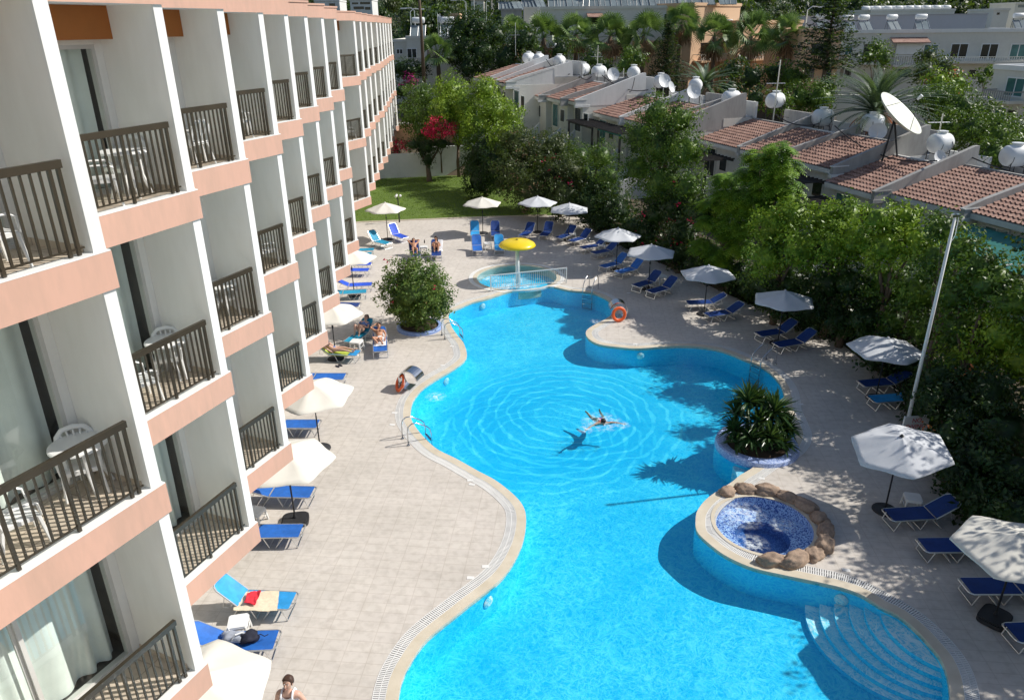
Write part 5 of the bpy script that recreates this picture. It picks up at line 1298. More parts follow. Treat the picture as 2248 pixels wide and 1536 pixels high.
def tile_sheet(W, D, rise, per=.245, row=.40):
    nx = max(2, round(W/per))*8; nr = round(D/row); V = []; F = []
    for r in range(nr):
        for s in (0, 1):
            y = D*(r+s)/nr; lift = .0 if s else .055
            for i in range(nx+1):
                x = W*i/nx; c = math.cos(2*math.pi*x/(W/(nx/8))); V.append((x, y-(0 if s else .02), rise*y/D+lift+.05*(c if c > -.3 else -.3)))
    w1 = nx+1
    for r in range(nr):
        for i in range(nx):
            a = (2*r)*w1+i; F.append((a, a+1, a+w1+1, a+w1))
            if r: b = (2*r-1)*w1+i; F.append((b, b+1, b+w1+1, b+w1))
    for i in range(nx): pass
    return V, F
def make_tank(kind=0):
    r = empty('water_tank', (0, 0, 0), 0, '', 'water tank'); mb = MB(); n = 28
    prof = [(0, -.78), (.25, -.76), (.46, -.68), (.58, -.52), (.62, -.3), (.62, .3), (.58, .52), (.46, .68), (.25, .76), (0, .78)]
    M_ = Matrix.Translation((0, 0, 1.35)) @ Matrix.Rotation(math.pi/2, 4, 'Y')
    MB().lathe(prof, n).build('body', 'tank_white', r, True, M_)
    MB().lathe([(.27, 1.9), (.27, 2.03), (.33, 2.04), (.33, 2.09), (.12, 2.12), (0, 2.13)], 20).build('lid', 'tank_white', r)
    for sx in (-.42, .42):
        for sy in (-.45, .45): MB().tube([(sx, sy, -.95), (sx, sy, 1.25)], .028, 6).build('leg', 'dark_plastic', r)
        b = MB(); b.tube([(sx, -.45, .72), (sx, .45, .72)], .025, 6); b.tube([(sx, .62*math.cos(t), 1.35+.64*math.sin(t)) for t in np.linspace(math.pi, 2*math.pi, 9)], .015, 5)
        b.build('cradle', 'dark_plastic', r)
    MB().tube([(.3, -.6, 1.5), (.45, -.75, .9), (.3, -.6, .1), (.5, -1.2, .05)], .02, 5).build('hose', 'cable', r)
    return r
tankp = make_tank()
def make_dish(mat='dish_white', rd=.5, deep=.14):
    r = empty('satellite_dish', (0, 0, 0), 0, '', 'satellite dish'); t = Matrix.Translation((0, 0, rd+.35)) @ Matrix.Rotation(R_(68), 4, 'X')
    pf = [(rd*q, deep*q*q) for q in [0, .2, .4, .6, .8, .9, 1.]]
    mb = MB().lathe(pf+[(rd*1.02, deep+.01), (rd*.98, deep-.02)]+[(rd*q, deep*q*q-.03) for q in [.9, .6, .3, 0]], 36); mb.build('reflector', mat, r, True, t)
    MB().tube([(0, .0, 0), (0, 0, rd+.3)], .03, 6).build('mast', 'alu', r)
    ar = MB(); ar.tube([(0, -rd, deep), (0, -.1, rd*.95)], .014, 5); ar.tube([(0, -.1, rd*.9), (0, -.1, rd*1.03)], .04, 6); ar.build('feed_arm', 'alu', r, False, t)
    return r
dishp = make_dish()
hn = ['first, farthest', 'second', 'third', 'fourth', 'fifth', 'sixth', 'seventh', 'eighth', 'ninth', 'tenth', 'eleventh', 'twelfth', 'thirteenth', 'fourteenth', 'fifteenth', 'sixteenth', 'seventeenth, nearest']
hdesc = ['farthest small tile roofed house at the top of the stepped terrace', 'second house from the far end of the stepped terrace', 'third house from the far end, with pale blue side wall',
 'fourth house along, first one with its doorway showing', 'fifth house along, above the curved stair wall', 'sixth house along, left of the first black pergola', 'seventh house along, with the black slatted pergola', 'eighth house along, with the green edged pergola',
 'ninth house along, mostly behind the tall glossy tree', 'tenth house along, narrow tile roof right of the tall tree', 'eleventh house along, hidden by the yellow green fern tree', 'twelfth house along, wide tiles right of the fern tree',
 'thirteenth house along, wide tiles before the big dish', 'fourteenth house along, broad sunlit tiles above the bright bushes', 'fifteenth house along, tiles over the green awning at the right edge', 'sixteenth house, past the right edge', 'seventeenth house, past the right edge']
HW = {}
for i, (P, e) in enumerate(UN):
    nxt = UN[i+1] if i+1 < len(UN) else (P+AXA*4.5, e)
    W = (nxt[0]-P).dot(AXA)-.24; z0 = max(-.1, TZ(P.x+1.5, P.y)-.2); D = 4.5; rise = 1.15; DB = 2.6
    h = empty('terrace_house', (P.x, P.y, 0), 0, hdesc[i], 'house', 'stepped terrace of small tile roofed houses')
    far = i < 9; wall = 'cream_wall' if i < 9 else 'white_render'; pw = 'white_render' if i in (2, 5, 6, 14) or i < 2 else 'grey_wall'
    Mt = MR(Vector((0, 0)), 0)
    def part(name, mb, mat, parent=h, smooth=False):
        o = mb.build(name, mat, parent, smooth, Mt); o.data.flip_normals() if Mt.determinant() < 0 else None; return o
    # walls
    mb = MB(); mb.box(.0, W+.2, .5, D+DB, z0, e-.12); mb.box(-.0, W+.24, D+.02, D+DB-.2, e-.12, e+.45); part('wall', mb, wall)
    mb = MB(); mb.box(-.05, W, -.02, D, e-.28, e-.02); part('fascia', mb, wall)
    V, F = tile_sheet(W, D, rise); mb = MB(); mb.add([(x, y, z+e) for x, y, z in V], F); part('tile_roof', mb, 'roof_clay', smooth=False)
    # sloped parapet at the near side of the unit
    hgt = .32; pr_ = [(-.15, e-.32), (-.15, e+.22), (1.0, e+rise*1.0/D+hgt), (D+1.2, e+rise+hgt+(.95 if i % 3 else .45)), (D+1.9, e+rise+hgt+.9), (D+1.9, e-.3)]
    pr_[-3] = (D+1.5, e+rise+(1.0 if i % 3 != 1 else .6)); pr_[-2] = (D+1.75, e+rise+(1.0 if i % 3 != 1 else .6))
    mb = MB(); n6 = len(pr_); vs = [(W, y, z) for y, z in pr_]+[(W+.22, y, z) for y, z in pr_]
    mb.add(vs, [tuple(range(n6)), tuple(range(n6, 2*n6))[::-1]]+[(k, k+n6, (k+1) % n6+n6, (k+1) % n6) for k in range(n6)]); part('side_parapet', mb, pw)
    mb = MB(); mb.box(W-.04, W+.26, -.22, 1.15, e-.42, e-.24); mb.box(W-.03, W+.25, -.2, .9, e+.16, e+.22); part('parapet_cap', mb, 'white_render' if i % 2 else pw)
    mb = MB(); mb.box(0, W, D, D+DB, e+.46, e+.52); part('roof_terrace', mb, 'bluegrey_wall' if i % 2 else 'roof_felt')
    mb = MB(); mb.box(0, W, D-.02, D+.14, e+.4, e+rise+.10); mb.box(0, W+.24, D+DB, D+DB+.18, z0, e+rise+(.6 if i % 2 else .35)); part('rear_parapet', mb, pw if i % 2 else 'white_render')
    # door and window in the front
    dr = MB(); dr.box(.5, 1.75, .43, .502, e-2.5, e-.45); dd = part('french_window', dr, 'white_paint')
    gl_ = MB(); gl_.box(.58, 1.08, .40, .428, e-2.4, e-.55); gl_.box(1.16, 1.67, .40, .428, e-2.4, e-.55); o = gl_.build('pane', 'window_dark' if i % 2 else 'window_teal', dd, False, Mt)
    if e > 3.9:
        wn = MB(); wn.box(2.3, 3.2, .45, .502, e-1.9, e-.8); ww = part('window', wn, 'white_paint'); MB().box(2.37, 3.13, .425, .448, e-1.83, e-.87).build('pane', 'window_dark', ww, False, Mt)
    # garden wall running out from the party wall, with a curved top
    if z0 < e-3:
        cw = [(-.1, z0)]+[(-.1-t*3.4, e-2.2-1.3*(t**.6)) for t in np.linspace(0, 1, 9)]+[(-3.5, z0)]; n6 = len(cw)
        mb = MB(); mb.add([(W+.02, y, z) for y, z in cw]+[(W+.2, y, z) for y, z in cw], [tuple(range(n6))[::-1], tuple(range(n6, 2*n6))]+[(k, (k+1) % n6, (k+1) % n6+n6, k+n6) for k in range(n6)]); part('garden_wall', mb, 'white_render')
    HW[i] = (P, e, W, D, rise)
# pergolas in front of some houses
def pergola(i, lab, mat='dark_timber', edge='dark_timber', dz=-.55, x0=0.2, x1=None, dd=2.3):
    P, e, W, D, rise = HW[i]; x1 = x1 or W-.1; z = e+dz; r = empty('pergola', (P.x, P.y, 0), 0, lab, 'pergola', 'slatted pergolas before the terrace houses'); Mt = MR(Vector((0, 0)), 0)
    n = 12
    mb = MB(); mb.box(x0, x1, -dd-.05, -dd+.05, z-.12, z); mb.box(x0, x1, -.35, -.25, z-.12, z); mb.build('beam', edge, r, False, Mt)
    for k in range(n): x = x0+(x1-x0)*k/(n-1); MB().box(x-.03, x+.03, -dd-.2, -.2, z+.002, z+.09).build('slat', mat, r, False, Mt)
    for x in (x0+.1, x1-.1): MB().box(x-.06, x+.06, -dd-.06, -dd+.06, max(0, e-4.6), z-.12).build('post', mat, r, False, Mt)
pergola(6, 'black slatted pergola on two posts at the front of the seventh house'); pergola(7, 'pergola with green edge beams half behind the tall glossy tree', edge='green_awning')
pergola(9, 'dark pergola in shade under the narrow tile roof right of the tall tree', dz=-.7); pergola(11, 'black slatted pergola under the eave right of the fern leaved tree', dz=-.7)
pergola(12, 'pergola with sun catching its slat ends under the wide tiled eave', dz=-.8, mat='dark_timber'); 
P, e, W, D, rise = HW[14]; aw = empty('awning', (P.x, P.y, 0), 0, 'dark green sloping awning under the last tiled roof at the right', 'awning')
mb = MB(); mb.add([(0.2, -.1, e-.5), (W+3, -.1, e-.5), (W+3, -2.6, e-1.2), (.2, -2.6, e-1.2)], [(0, 1, 2, 3)]); mb.add([(0.2, -.1, e-.55), (W+3, -.1, e-.55), (W+3, -2.6, e-1.25), (.2, -2.6, e-1.25)], [(3, 2, 1, 0)]); mb.build('canopy', 'green_awning', aw, False, MR(Vector((0, 0))))
for x in (.3, 1.6, 2.9, 4.2): MB().box(x-.03, x+.03, -2.7, -.1, e-1.1, e-1.05).build('rafter', 'white_paint', aw, False, MR(Vector((0, 0))))
# tanks: pixel of the tank middle and the house it stands on
TK = [(1141, 128, 0, 'first'), (1183, 130, 1, 'second'), (1228, 135, 2, 'third'), (1269, 152, 3, 'fourth'), (1321, 158, 5, 'fifth'), (1383, 160, 6, 'sixth'), (1450, 178, 8, 'seventh'), (1524, 188, 9, 'eighth'), (1604, 216, 10, 'ninth'), (1694, 220, 11, 'tenth'), (1798, 258, 12, 'eleventh'), (1913, 270, 12, 'twelfth'), (2064, 314, 13, 'thirteenth'), (2228, 342, 14, 'fourteenth')]
TR = [40, 60, 60, 50, 20, 75, 60, 75, 15, 30, 5, -50, 20, 0]
def proj(p):
    d = Vector((p[0], p[1], p[2]-CH)); c = Vector((sum(AX[i][0]*d[i] for i in range(3)), sum(AX[i][1]*d[i] for i in range(3)), sum(AX[i][2]*d[i] for i in range(3)))); return IW/2+FPX*c.x/c.z, IH/2+FPX*c.y/c.z
def on_terrace(u, v_, yl, want):
    """where above the rear terrace line of a house the photograph shows this pixel"""
    best = None
    for i in HW:
        P, e, W, D, rise = HW[i]; Mx = MR(P)
        for x in np.arange(.5, W-.1, .08):
            q = Mx @ Vector((x, D+yl, 0)); z = e+.52+want
            for _ in range(4):
                uu, vv = proj((q.x, q.y, z)); z += (vv-v_)*.02
            uu, vv = proj((q.x, q.y, z)); err = abs(uu-u)+abs(z-e-.52-want)*6
            if best is None or err < best[0]: best = (err, q.x, q.y, z, e+.52)
    return best
def stretch(o, key, z_top, z_bot, base):
    for ch in o.children:
        if ch.name.startswith(key): sc_z = (z_top-base)/(z_top-z_bot); ch.scale.z = sc_z; ch.location.z = z_top*(1-sc_z)
for k, (u, v_, hi, o_) in enumerate(TK):
    er, x, y, z, fz_ = on_terrace(u, v_, 1.3, 1.5); s = .88 if k > 3 else .84
    o = place(tankp, (x, y, z-1.35*s), R_(TR[k]), 'round white water tank on dark legs, '+o_+' from the far end of the tiled terrace' if k < 13 else 'long white water tank cut by the right edge of the photo', 'white water tanks on the terrace roofs', s)
    stretch(o, 'leg', 1.25, -.95, (fz_-o.location.z)/s)
for k, (u, v_, rz, sc, lab) in enumerate([(1249, 150, 60, 1., 'thin edge on dish beside the fourth water tank'), (1345, 164, 15, 1.1, 'pale grey dish touching the fifth water tank'), (1457, 178, 20, 1.1, 'round dish facing the camera before the seventh water tank'),
    (1472, 192, 50, .9, 'smaller dish right of the seventh water tank'), (1521, 202, 12, 1.1, 'pale dish in front of the eighth water tank'), (1927, 290, -25, 1., 'white oval dish with a small dark mark beside the twelfth water tank'), (2062, 345, 10, .7, 'small dish low under the thirteenth water tank'), (1271, 172, 20, .8, 'small dish under the fourth water tank')]):
    er, x, y, z, fz_ = on_terrace(u, v_, .45, 1.2); o = place(dishp, (x, y, z-.85*sc), R_(rz), lab, 'small satellite dishes on the terrace roofs', sc)
    stretch(o, 'mast', .8, 0., (fz_-o.location.z)/sc)
# big dish
bd = empty('large_satellite_dish', (0, 0, 0), 0, 'very large cream satellite dish tilted to the right behind the tiled roofs', 'satellite dish')
c = GD(1979, 248, 43.); nrm = Vector((.50, -.44, .74)).normalized()
qt = nrm.to_track_quat('Z', 'Y').to_matrix().to_4x4(); Mt = Matrix.Translation(c) @ qt; rd = 1.52
MB().lathe([(rd*q, .40*q*q-.40) for q in np.linspace(0, 1, 12)]+[(rd*1.02, .0), (rd*1.01, -.05)]+[(rd*q, .40*q*q-.46) for q in (.95, .8, .6, .4, .2, 0)], 56).build('reflector', 'dish_cream', bd, True, Mt)
for k in range(3): a = k*2*math.pi/3+.3; MB().tube([(rd*.72*math.cos(a), rd*.72*math.sin(a), -.18), (.04*math.cos(a), .04*math.sin(a), 1.1)], .016, 5).build('feed_strut', 'dark_plastic', bd, M=Mt)
MB().tube([(0, 0, 1.0), (0, 0, 1.3)], [.07, .1], 8).build('feed_horn', 'dish_white', bd, M=Mt)
mb = MB(); b0 = Mt @ Vector((0, 0, -.45)); gz0 = 4.3
for dx, dy in ((-.6, -.5), (.6, -.5), (0, .7)): mb.tube([b0, (b0.x+dx, b0.y+dy, gz0)], .05, 6)
mb.tube([(b0.x-.6, b0.y-.5, gz0+.6), (b0.x+.6, b0.y-.5, gz0+.6)], .03, 5); mb.build('tripod', 'dark_plastic', bd)
MB().box(b0.x-2, b0.x+2, b0.y-1.5, b0.y+1.6, 0, gz0+.02).build('roof_base', 'grey_wall', bd)
# cables sagging over the roofs
def cable(a, b, sag, lab):
    a, b = Vector(a), Vector(b); pts = [a.lerp(b, t)-Vector((0, 0, sag*4*t*(1-t))) for t in np.linspace(0, 1, 14)]
    o = MB().tube(pts, .035, 5).build('cable', 'cable'); tag(o, lab, 'cable', 'black cables over the tiled roofs')
def rp(i, x, y, dz): P, e, W, D, rise = HW[i]; q = MR(P) @ Vector((x, y, 0)); return (q.x, q.y, e+dz)
for i, j, x0, x1, y0, y1, sg_, lab in [(1, 3, 3, 3, 4.6, 3.4, .5, 'black cable sagging between the second and fourth tiled roofs'), (3, 4, 3, 3, 4.2, 3., .4, 'black cable looping across the fifth tiled roof'), (4, 6, 3, 2, 4., 4., .5, 'black cable looping across the sixth tiled roof'), (5, 6, 3.5, 3, 4.4, 1.8, .35, 'black cable running down the pale wall of the seventh house'),
    (9, 10, 3.8, 3, 3.5, 3.5, .35, 'black cable across the tile roof right of the tall tree'), (11, 12, 0, 4.2, 3.4, 3.2, .7, 'long black cable across the wide tiles before the big dish'), (13, 14, -1, 4.2, 5., 4.2, .5, 'black cable over the broad sunlit tiles at the right')]:
    cable(rp(i, x0, y0, 1.9 if i < 11 else 1.75), rp(j, x1, y1, 1.8 if j < 11 else 1.6), sg_, lab)
# aerial masts
def mast(u, v0, v1, Y, lab, ball=False, yagi=True):
    a, b = GD(u, v1, Y), GD(u, v0, Y); r = empty('aerial_mast', (a.x, a.y, a.z), 0, lab, 'aerial'); H_ = b.z-a.z
    MB().tube([(0, 0, 0), (0, 0, H_)], .035, 6).build('mast', 'alu', r)
    if yagi:
        mb = MB(); mb.tube([(-.7, 0, H_*.62), (.5, .1, H_*.62)], .02, 5)
        for k in range(6): mb.tube([(-.6+.2*k, -.25, H_*.62), (-.6+.2*k, .25, H_*.62)], .012, 4)
        mb.build('antenna', 'alu', r)
    if ball: lump((0, 0, H_), .28, .28, .28, 0, 2, 2, 0).build('lamp_globe', 'tank_white', r, True)
mast(1132, 50, 122, 88, 'tall aerial mast beside the first water tank'); mast(1218, 100, 135, 90, 'mast topped by a small white disc behind the third water tank', True, False)
mast(1311, 100, 165, 80, 'aerial mast at the fifth water tank'); mast(1368, 150, 180, 73, 'short aerial mast left of the sixth water tank', False, True); mast(1697, 132, 265, 49, 'tall aerial mast rising through the tenth water tank'); mast(2060, 250, 300, 42, 'leaning aerial right of the big dish')
# white boundary wall at the end of the lawn
bw = empty('boundary_wall', (-8, 67, 0), 0, 'long white wall closing the lawn behind the vine covered tree', 'wall')
wl = [(-14, 66.3), (-10.2, 67.2), (-7.1, 67.7), (-4.2, 68.3), (.5, 69.0), (4.5, 69.4)]
for (x0, y0), (x1, y1) in zip(wl, wl[1:]):
    L = math.hypot(x1-x0, y1-y0); M_ = Matrix.Translation((x0+8, y0-67, 0)) @ rz_(math.atan2(y1-y0, x1-x0)); MB().box(0, L, 0, .22, 0, 2.6 if x0 > -9 else 2.1).build('panel', 'boundary_white', bw, M=M_)
tw = empty('garden_wall', (-9, 76, 0), 0, 'tan rendered wall glimpsed between the hotel end and the bright trees', 'wall'); MB().box(-4, 3.8, 0, .3, 0, 3.6).build('panel', 'tan_wall', tw); MB().box(-4.05, 3.85, -.06, .36, 3.6, 3.72).build('coping_cap', 'cream_wall', tw)
wd = empty('hedge_wall', (6, 45, 0), 0, 'low pale wall behind the fourth and fifth parasols, mostly lost in the hedge', 'wall')
for a, b in zip(HEDGE[1:6], HEDGE[2:7]):
    a, b = Vector(a)+Vector((1.0, .4)), Vector(b)+Vector((1.0, .4)); L = (b-a).length; MB().box(0, L, 0, .18, 0, 1.1).build('panel', 'cream_wall', wd, M=Matrix.Translation((a.x-6, a.y-45, 0)) @ rz_(math.atan2(b.y-a.y, b.x-a.x)))
# ================================================================== background buildings
def facade(lab, ul, ur, vt, Y, mat, wins, z0=None, depth=10, yr=None, name='apartment_building', roof='roof_felt', parapet=.35, cornice=None, z1=None):
    """front wall between two pixels columns; wins: (u0, u1, v0, v1, kind)"""
    yr = yr or Y; a, b = GD(ul, vt, Y), GD(ur, vt, yr); z1 = z1 or a.z; z0 = TZ((a.x+b.x)/2, Y)-.6 if z0 is None else z0
    d = (b.xy-a.xy); L = d.length; ang = math.atan2(d.y, d.x); r = empty(name, (a.x, a.y, z0), ang, lab, 'building'); Hh = z1-z0
    MB().box(0, L, 0, depth, 0, Hh).build('wall', mat, r); MB().box(.2, L-.2, .2, depth-.2, Hh+.002, Hh+.05).build('roof', roof, r)
    mb = MB(); mb.box(-.1, L+.1, -.12, .15, Hh-.002+.005, Hh+parapet); mb.box(-.1, .15, .15, depth, Hh+.003, Hh+parapet); mb.box(L-.15, L+.1, .15, depth, Hh+.003, Hh+parapet); mb.build('parapet', cornice or mat, r)
    sx = L/(ur-ul)
    for w in wins:
        u0, u1, v0, v1, kd = w[:5]; x0, x1 = (u0-ul)*sx, (u1-ul)*sx; za, zb = GD(u0, v1, Y).z-z0, GD(u0, v0, Y).z-z0
        if kd in ('window', 'shuttered'):
            f = MB(); t = .09
            f.box(x0-t, x0, -.06, .02, za-t, zb+t); f.box(x1, x1+t, -.06, .02, za-t, zb+t); f.box(x0, x1, -.06, .02, zb, zb+t); f.box(x0, x1, -.06, .02, za-t, za); f.box((x0+x1)/2-.04, (x0+x1)/2+.04, -.05, .02, za, zb)
            fo = f.build('window', 'white_paint', r); MB().box(x0+.01, x1-.01, -.03, -.005, za, zb).build('pane', 'shutter' if kd == 'shuttered' else ('window_teal' if len(w) > 5 else 'window_dark'), fo)
        elif kd == 'dark': MB().box(x0, x1, -.03, -.004, za, zb).build('dark_sheet', 'window_dark', r)  # flat dark sheet painting in the shade of loggias; also plain dark windows
        elif kd == 'balcony':
            MB().box(x0, x1, -1.25, -.002, za-.22, za).build('balcony_slab', mat, r); q = MB(); q.box(x0, x1, -1.25, -1.18, zb-.08, zb); q.box(x0, x0+.07, -1.18, -.02, zb-.08, zb); q.box(x1-.07, x1, -1.18, -.02, zb-.08, zb)
            nb = max(3, int((x1-x0)/.22))
            for k in range(nb+1): x = x0+.03+(x1-x0-.06)*k/nb; q.box(x-.03, x+.03, -1.24, -1.19, za, zb-.08)
            q.build('balcony_railing', 'cream_wall' if len(w) < 6 else w[5], r)
        elif kd == 'canopy':
            q = MB(); q.add([(x0, -1.7, za), (x1, -1.7, za), (x1, -.01, zb), (x0, -.01, zb), (x0, -1.7, za-.08), (x1, -1.7, za-.08), (x1, -.01, zb-.08), (x0, -.01, zb-.08)], [(0, 1, 2, 3), (7, 6, 5, 4), (0, 4, 5, 1), (1, 5, 6, 2), (3, 7, 4, 0)]); q.build('canopy', 'roof_clay', r)
        elif kd == 'panel': MB().box(x0, x1, -.02, -.003, za, zb).build('wall_panel', w[5], r)
        elif kd == 'screen': MB().box(x0, x1, -1.15, -1.1, za, zb).build('screen', 'white_paint', r)
    return r, Hh+z0
b1, zr1 = facade('long three storey grey and tan apartment block behind the palms', 1188, 1524, 22, 102, 'cream_wall', [
 (1215, 1245, 103, 128, 'window'), (1278, 1298, 103, 124, 'shuttered'), (1180, 1240, 126, 142, 'balcony'), (1268, 1310, 125, 142, 'balcony'), (1290, 1318, 33, 60, 'dark'), (1288, 1322, 29, 38, 'canopy'),
 (1400, 1426, 65, 84, 'balcony'), (1459, 1475, 31, 42, 'window'), (1460, 1470, 48, 66, 'dark'), (1416, 1428, 101, 120, 'dark'), (1497, 1507, 100, 118, 'dark'), (1392, 1520, 90, 165, 'panel', 'tan_wall'), (1415, 1428, 101, 120, 'window'), (1208, 1240, 55, 78, 'dark'), (1345, 1385, 60, 84, 'dark'), (1345, 1392, 66, 84, 'balcony'), (1350, 1380, 100, 122, 'dark')], depth=12)
b2, zr2 = facade('tan rendered end block of the long apartment building behind the last palms', 1524, 1626, 13, 99, 'tan_wall', [(1597, 1609, 44, 61, 'shuttered'), (1604, 1619, 97, 115, 'shuttered'), (1530, 1600, 120, 134, 'balcony'), (1600, 1636, 118, 134, 'balcony'), (1545, 1570, 95, 118, 'dark')], depth=12, yr=106)
b3, zr3 = facade('lower tan block with dark recessed terrace between palms and pine', 1626, 1762, 52, 101, 'tan_wall', [(1640, 1702, 88, 112, 'dark'), (1664, 1688, 88, 112, 'panel', 'bluegrey_wall'), (1636, 1700, 111, 130, 'balcony'), (1650, 1705, 74, 86, 'balcony', 'dark_plastic')], depth=12, yr=108)
b4, zr4 = facade('long two storey cream building with balconies at the right', 1850, 2262, 74, 86, 'cream_wall', [
 (1862, 1877, 99, 130, 'window', 1), (1904, 1947, 97, 135, 'dark'), (1900, 1960, 122, 136, 'balcony', 'grey_wall'), (1972, 2034, 95, 118, 'screen'), (1960, 2042, 82, 92, 'canopy'), (1972, 2034, 120, 140, 'balcony', 'white_paint'), (2038, 2070, 98, 124, 'window', 1), (2100, 2135, 96, 126, 'window'), (2166, 2200, 96, 126, 'window'), (2229, 2262, 96, 126, 'window', 1), (2040, 2262, 122, 132, 'balcony', 'alu'),
 (1869, 1884, 151, 172, 'dark'), (1858, 1866, 151, 170, 'panel', 'shutter'), (2108, 2122, 151, 165, 'dark'), (2150, 2165, 150, 165, 'dark'), (1990, 2020, 150, 168, 'dark')], yr=82, depth=12, cornice='white_paint')
b5, zr5 = facade('tan wing with a dark loggia behind the tiered pine', 1762, 1850, 72, 86, 'tan_wall', [(1787, 1829, 96, 134, 'dark'), (1778, 1858, 122, 138, 'balcony', 'tan_wall'), (1778, 1800, 151, 172, 'dark'), (1824, 1838, 152, 172, 'dark')], depth=12)
b6, zr6 = facade('blue grey windowless warehouse behind the long cream building', 1772, 2168, 36, 118, 'bluegrey_wall', [(2098, 2108, 66, 71, 'window')], depth=25, yr=112, name='warehouse', roof='bluegrey_wall', parapet=.05)
b7, zr7 = facade('pale flat roofed building with a row of rooftop tanks beyond the warehouse', 1912, 2096, 26, 150, 'cream_wall', [], depth=10)
b8, zr8 = facade('white apartment corner with teal glazing and balcony at the right edge', 2184, 2330, 152, 60, 'cream_wall', [(2222, 2262, 168, 204, 'window', 1), (2200, 2270, 193, 212, 'balcony', 'grey_wall'), (2210, 2236, 232, 262, 'window', 1), (2240, 2256, 234, 266, 'dark'), (2192, 2202, 222, 234, 'window')], yr=54, depth=9, cornice='white_paint')
b9, zr9 = facade('low grey building with balcony behind the broad palm at the left', 864, 892, 93, 104, 'cream_wall', [(870, 882, 109, 118, 'window')], depth=12)
b10, zr10 = facade('taller grey building with dark balcony door and rooftop water heaters', 892, 1085, 86, 101, 'cream_wall', [(893, 912, 108, 127, 'window'), (893, 932, 127, 145, 'balcony', 'grey_wall'), (1004, 1030, 132, 146, 'balcony', 'grey_wall'), (1002, 1030, 108, 128, 'dark'), (936, 960, 110, 128, 'dark')], depth=12)
# rooftop solar heaters
def heater():
    r = empty('solar_water_heater', (0, 0, 0), 0, '', 'water heater')
    MB().lathe([(0, -.8), (.3, -.78), (.36, -.7), (.36, .7), (.3, .78), (0, .8)], 18).build('cylinder', 'tank_white', r, True, Matrix.Translation((0, .55, 2.1)) @ Matrix.Rotation(math.pi/2, 4, 'Y'))
    mb = MB(); mb.add([(-.95, -1.2, .15), (.95, -1.2, .15), (.95, .3, 1.5), (-.95, .3, 1.5)]+[(-.95, -1.2, .05), (.95, -1.2, .05), (.95, .3, 1.4), (-.95, .3, 1.4)], [(0, 1, 2, 3), (7, 6, 5, 4), (0, 4, 5, 1), (1, 5, 6, 2), (2, 6, 7, 3), (3, 7, 4, 0)]); mb.build('collector', 'solar_panel', r)
    mb = MB()
    for x in (-.95, 0, .95): mb.tube([(x, -1.22, .17), (x, .3, 1.53)], .03, 4)
    mb.build('collector_frame', 'alu', r)
    for x in (-.7, .7):
        for y in (.2, .9): MB().tube([(x, y, 0), (x, .55, 1.85)], .025, 5).build('leg', 'dark_plastic', r)
    lump((0, .6, 2.8), .1, .1, .1, 0, 1, 1, 0); return r
hp = heater()
HT = [(u, 102, zr1, 'above the grey apartment block behind the palms') for u in (1216, 1236, 1256, 1280, 1304, 1326, 1352, 1375, 1396, 1416, 1436, 1458, 1478, 1498, 1516)]+[(u, 100, zr2, 'above the tan block behind the palms') for u in (1532, 1549, 1585, 1598)]+\
     [(1805, 86, zr5, 'on the wing behind the tiered pine')]
one = {1804: 'water heater left of the tiered pine on the right building', 1862: 'water heater just right of the tiered pine', 1898: 'water heater with long panel, second right of the tiered pine', 1960: 'water heater above the brown balcony canopy', 2022: 'water heater above the white screened balcony', 2236: 'water heater near the right end of the long cream roof', 918: 'water heater beside two lamp poles on the left building', 983: 'water heater beside the big dark tree on the left building'}
for u, Y, zr, s in HT[:-1]:
    p = GD(u, 30, Y+1.6); place(hp, (p.x, p.y, zr+.06), random.uniform(-.15, .15), 'white solar water heater in the long row '+s, 'solar water heaters '+s, .8)
for u, lab in one.items():
    if u < 1000: Y, zr = 103, zr10
    elif u < 1850: Y, zr = 87.5, zr5
    else: Y, zr = 86.5, zr4
    p = GD(u, 60, Y); place(hp, (p.x, p.y, zr+.06), random.uniform(-.1, .3), lab, 'single rooftop water heaters', .72 if u > 1000 else 1.)
tk0 = MB().lathe([(0, -.7), (.3, -.68), (.42, -.5), (.42, .5), (.3, .68), (0, .7)], 12); tk1 = None
for k in range(17):
    u = 1900+k*12 if k < 9 else 2000+(k-9)*11; p = GD(u, 24, 151+(k % 2))
    if tk1 is None: o = tk1 = tk0.build('roof_tank', 'tank_white', None, True, Matrix.Rotation(math.pi/2, 4, 'Y'))
    else: o = tk1.copy(); COL.objects.link(o)
    o.location = (p.x, p.y, zr7+.55); tag(o, 'tiny white roof tank in the row beyond the blue grey warehouse', 'water tank', 'tiny tanks beyond the warehouse')
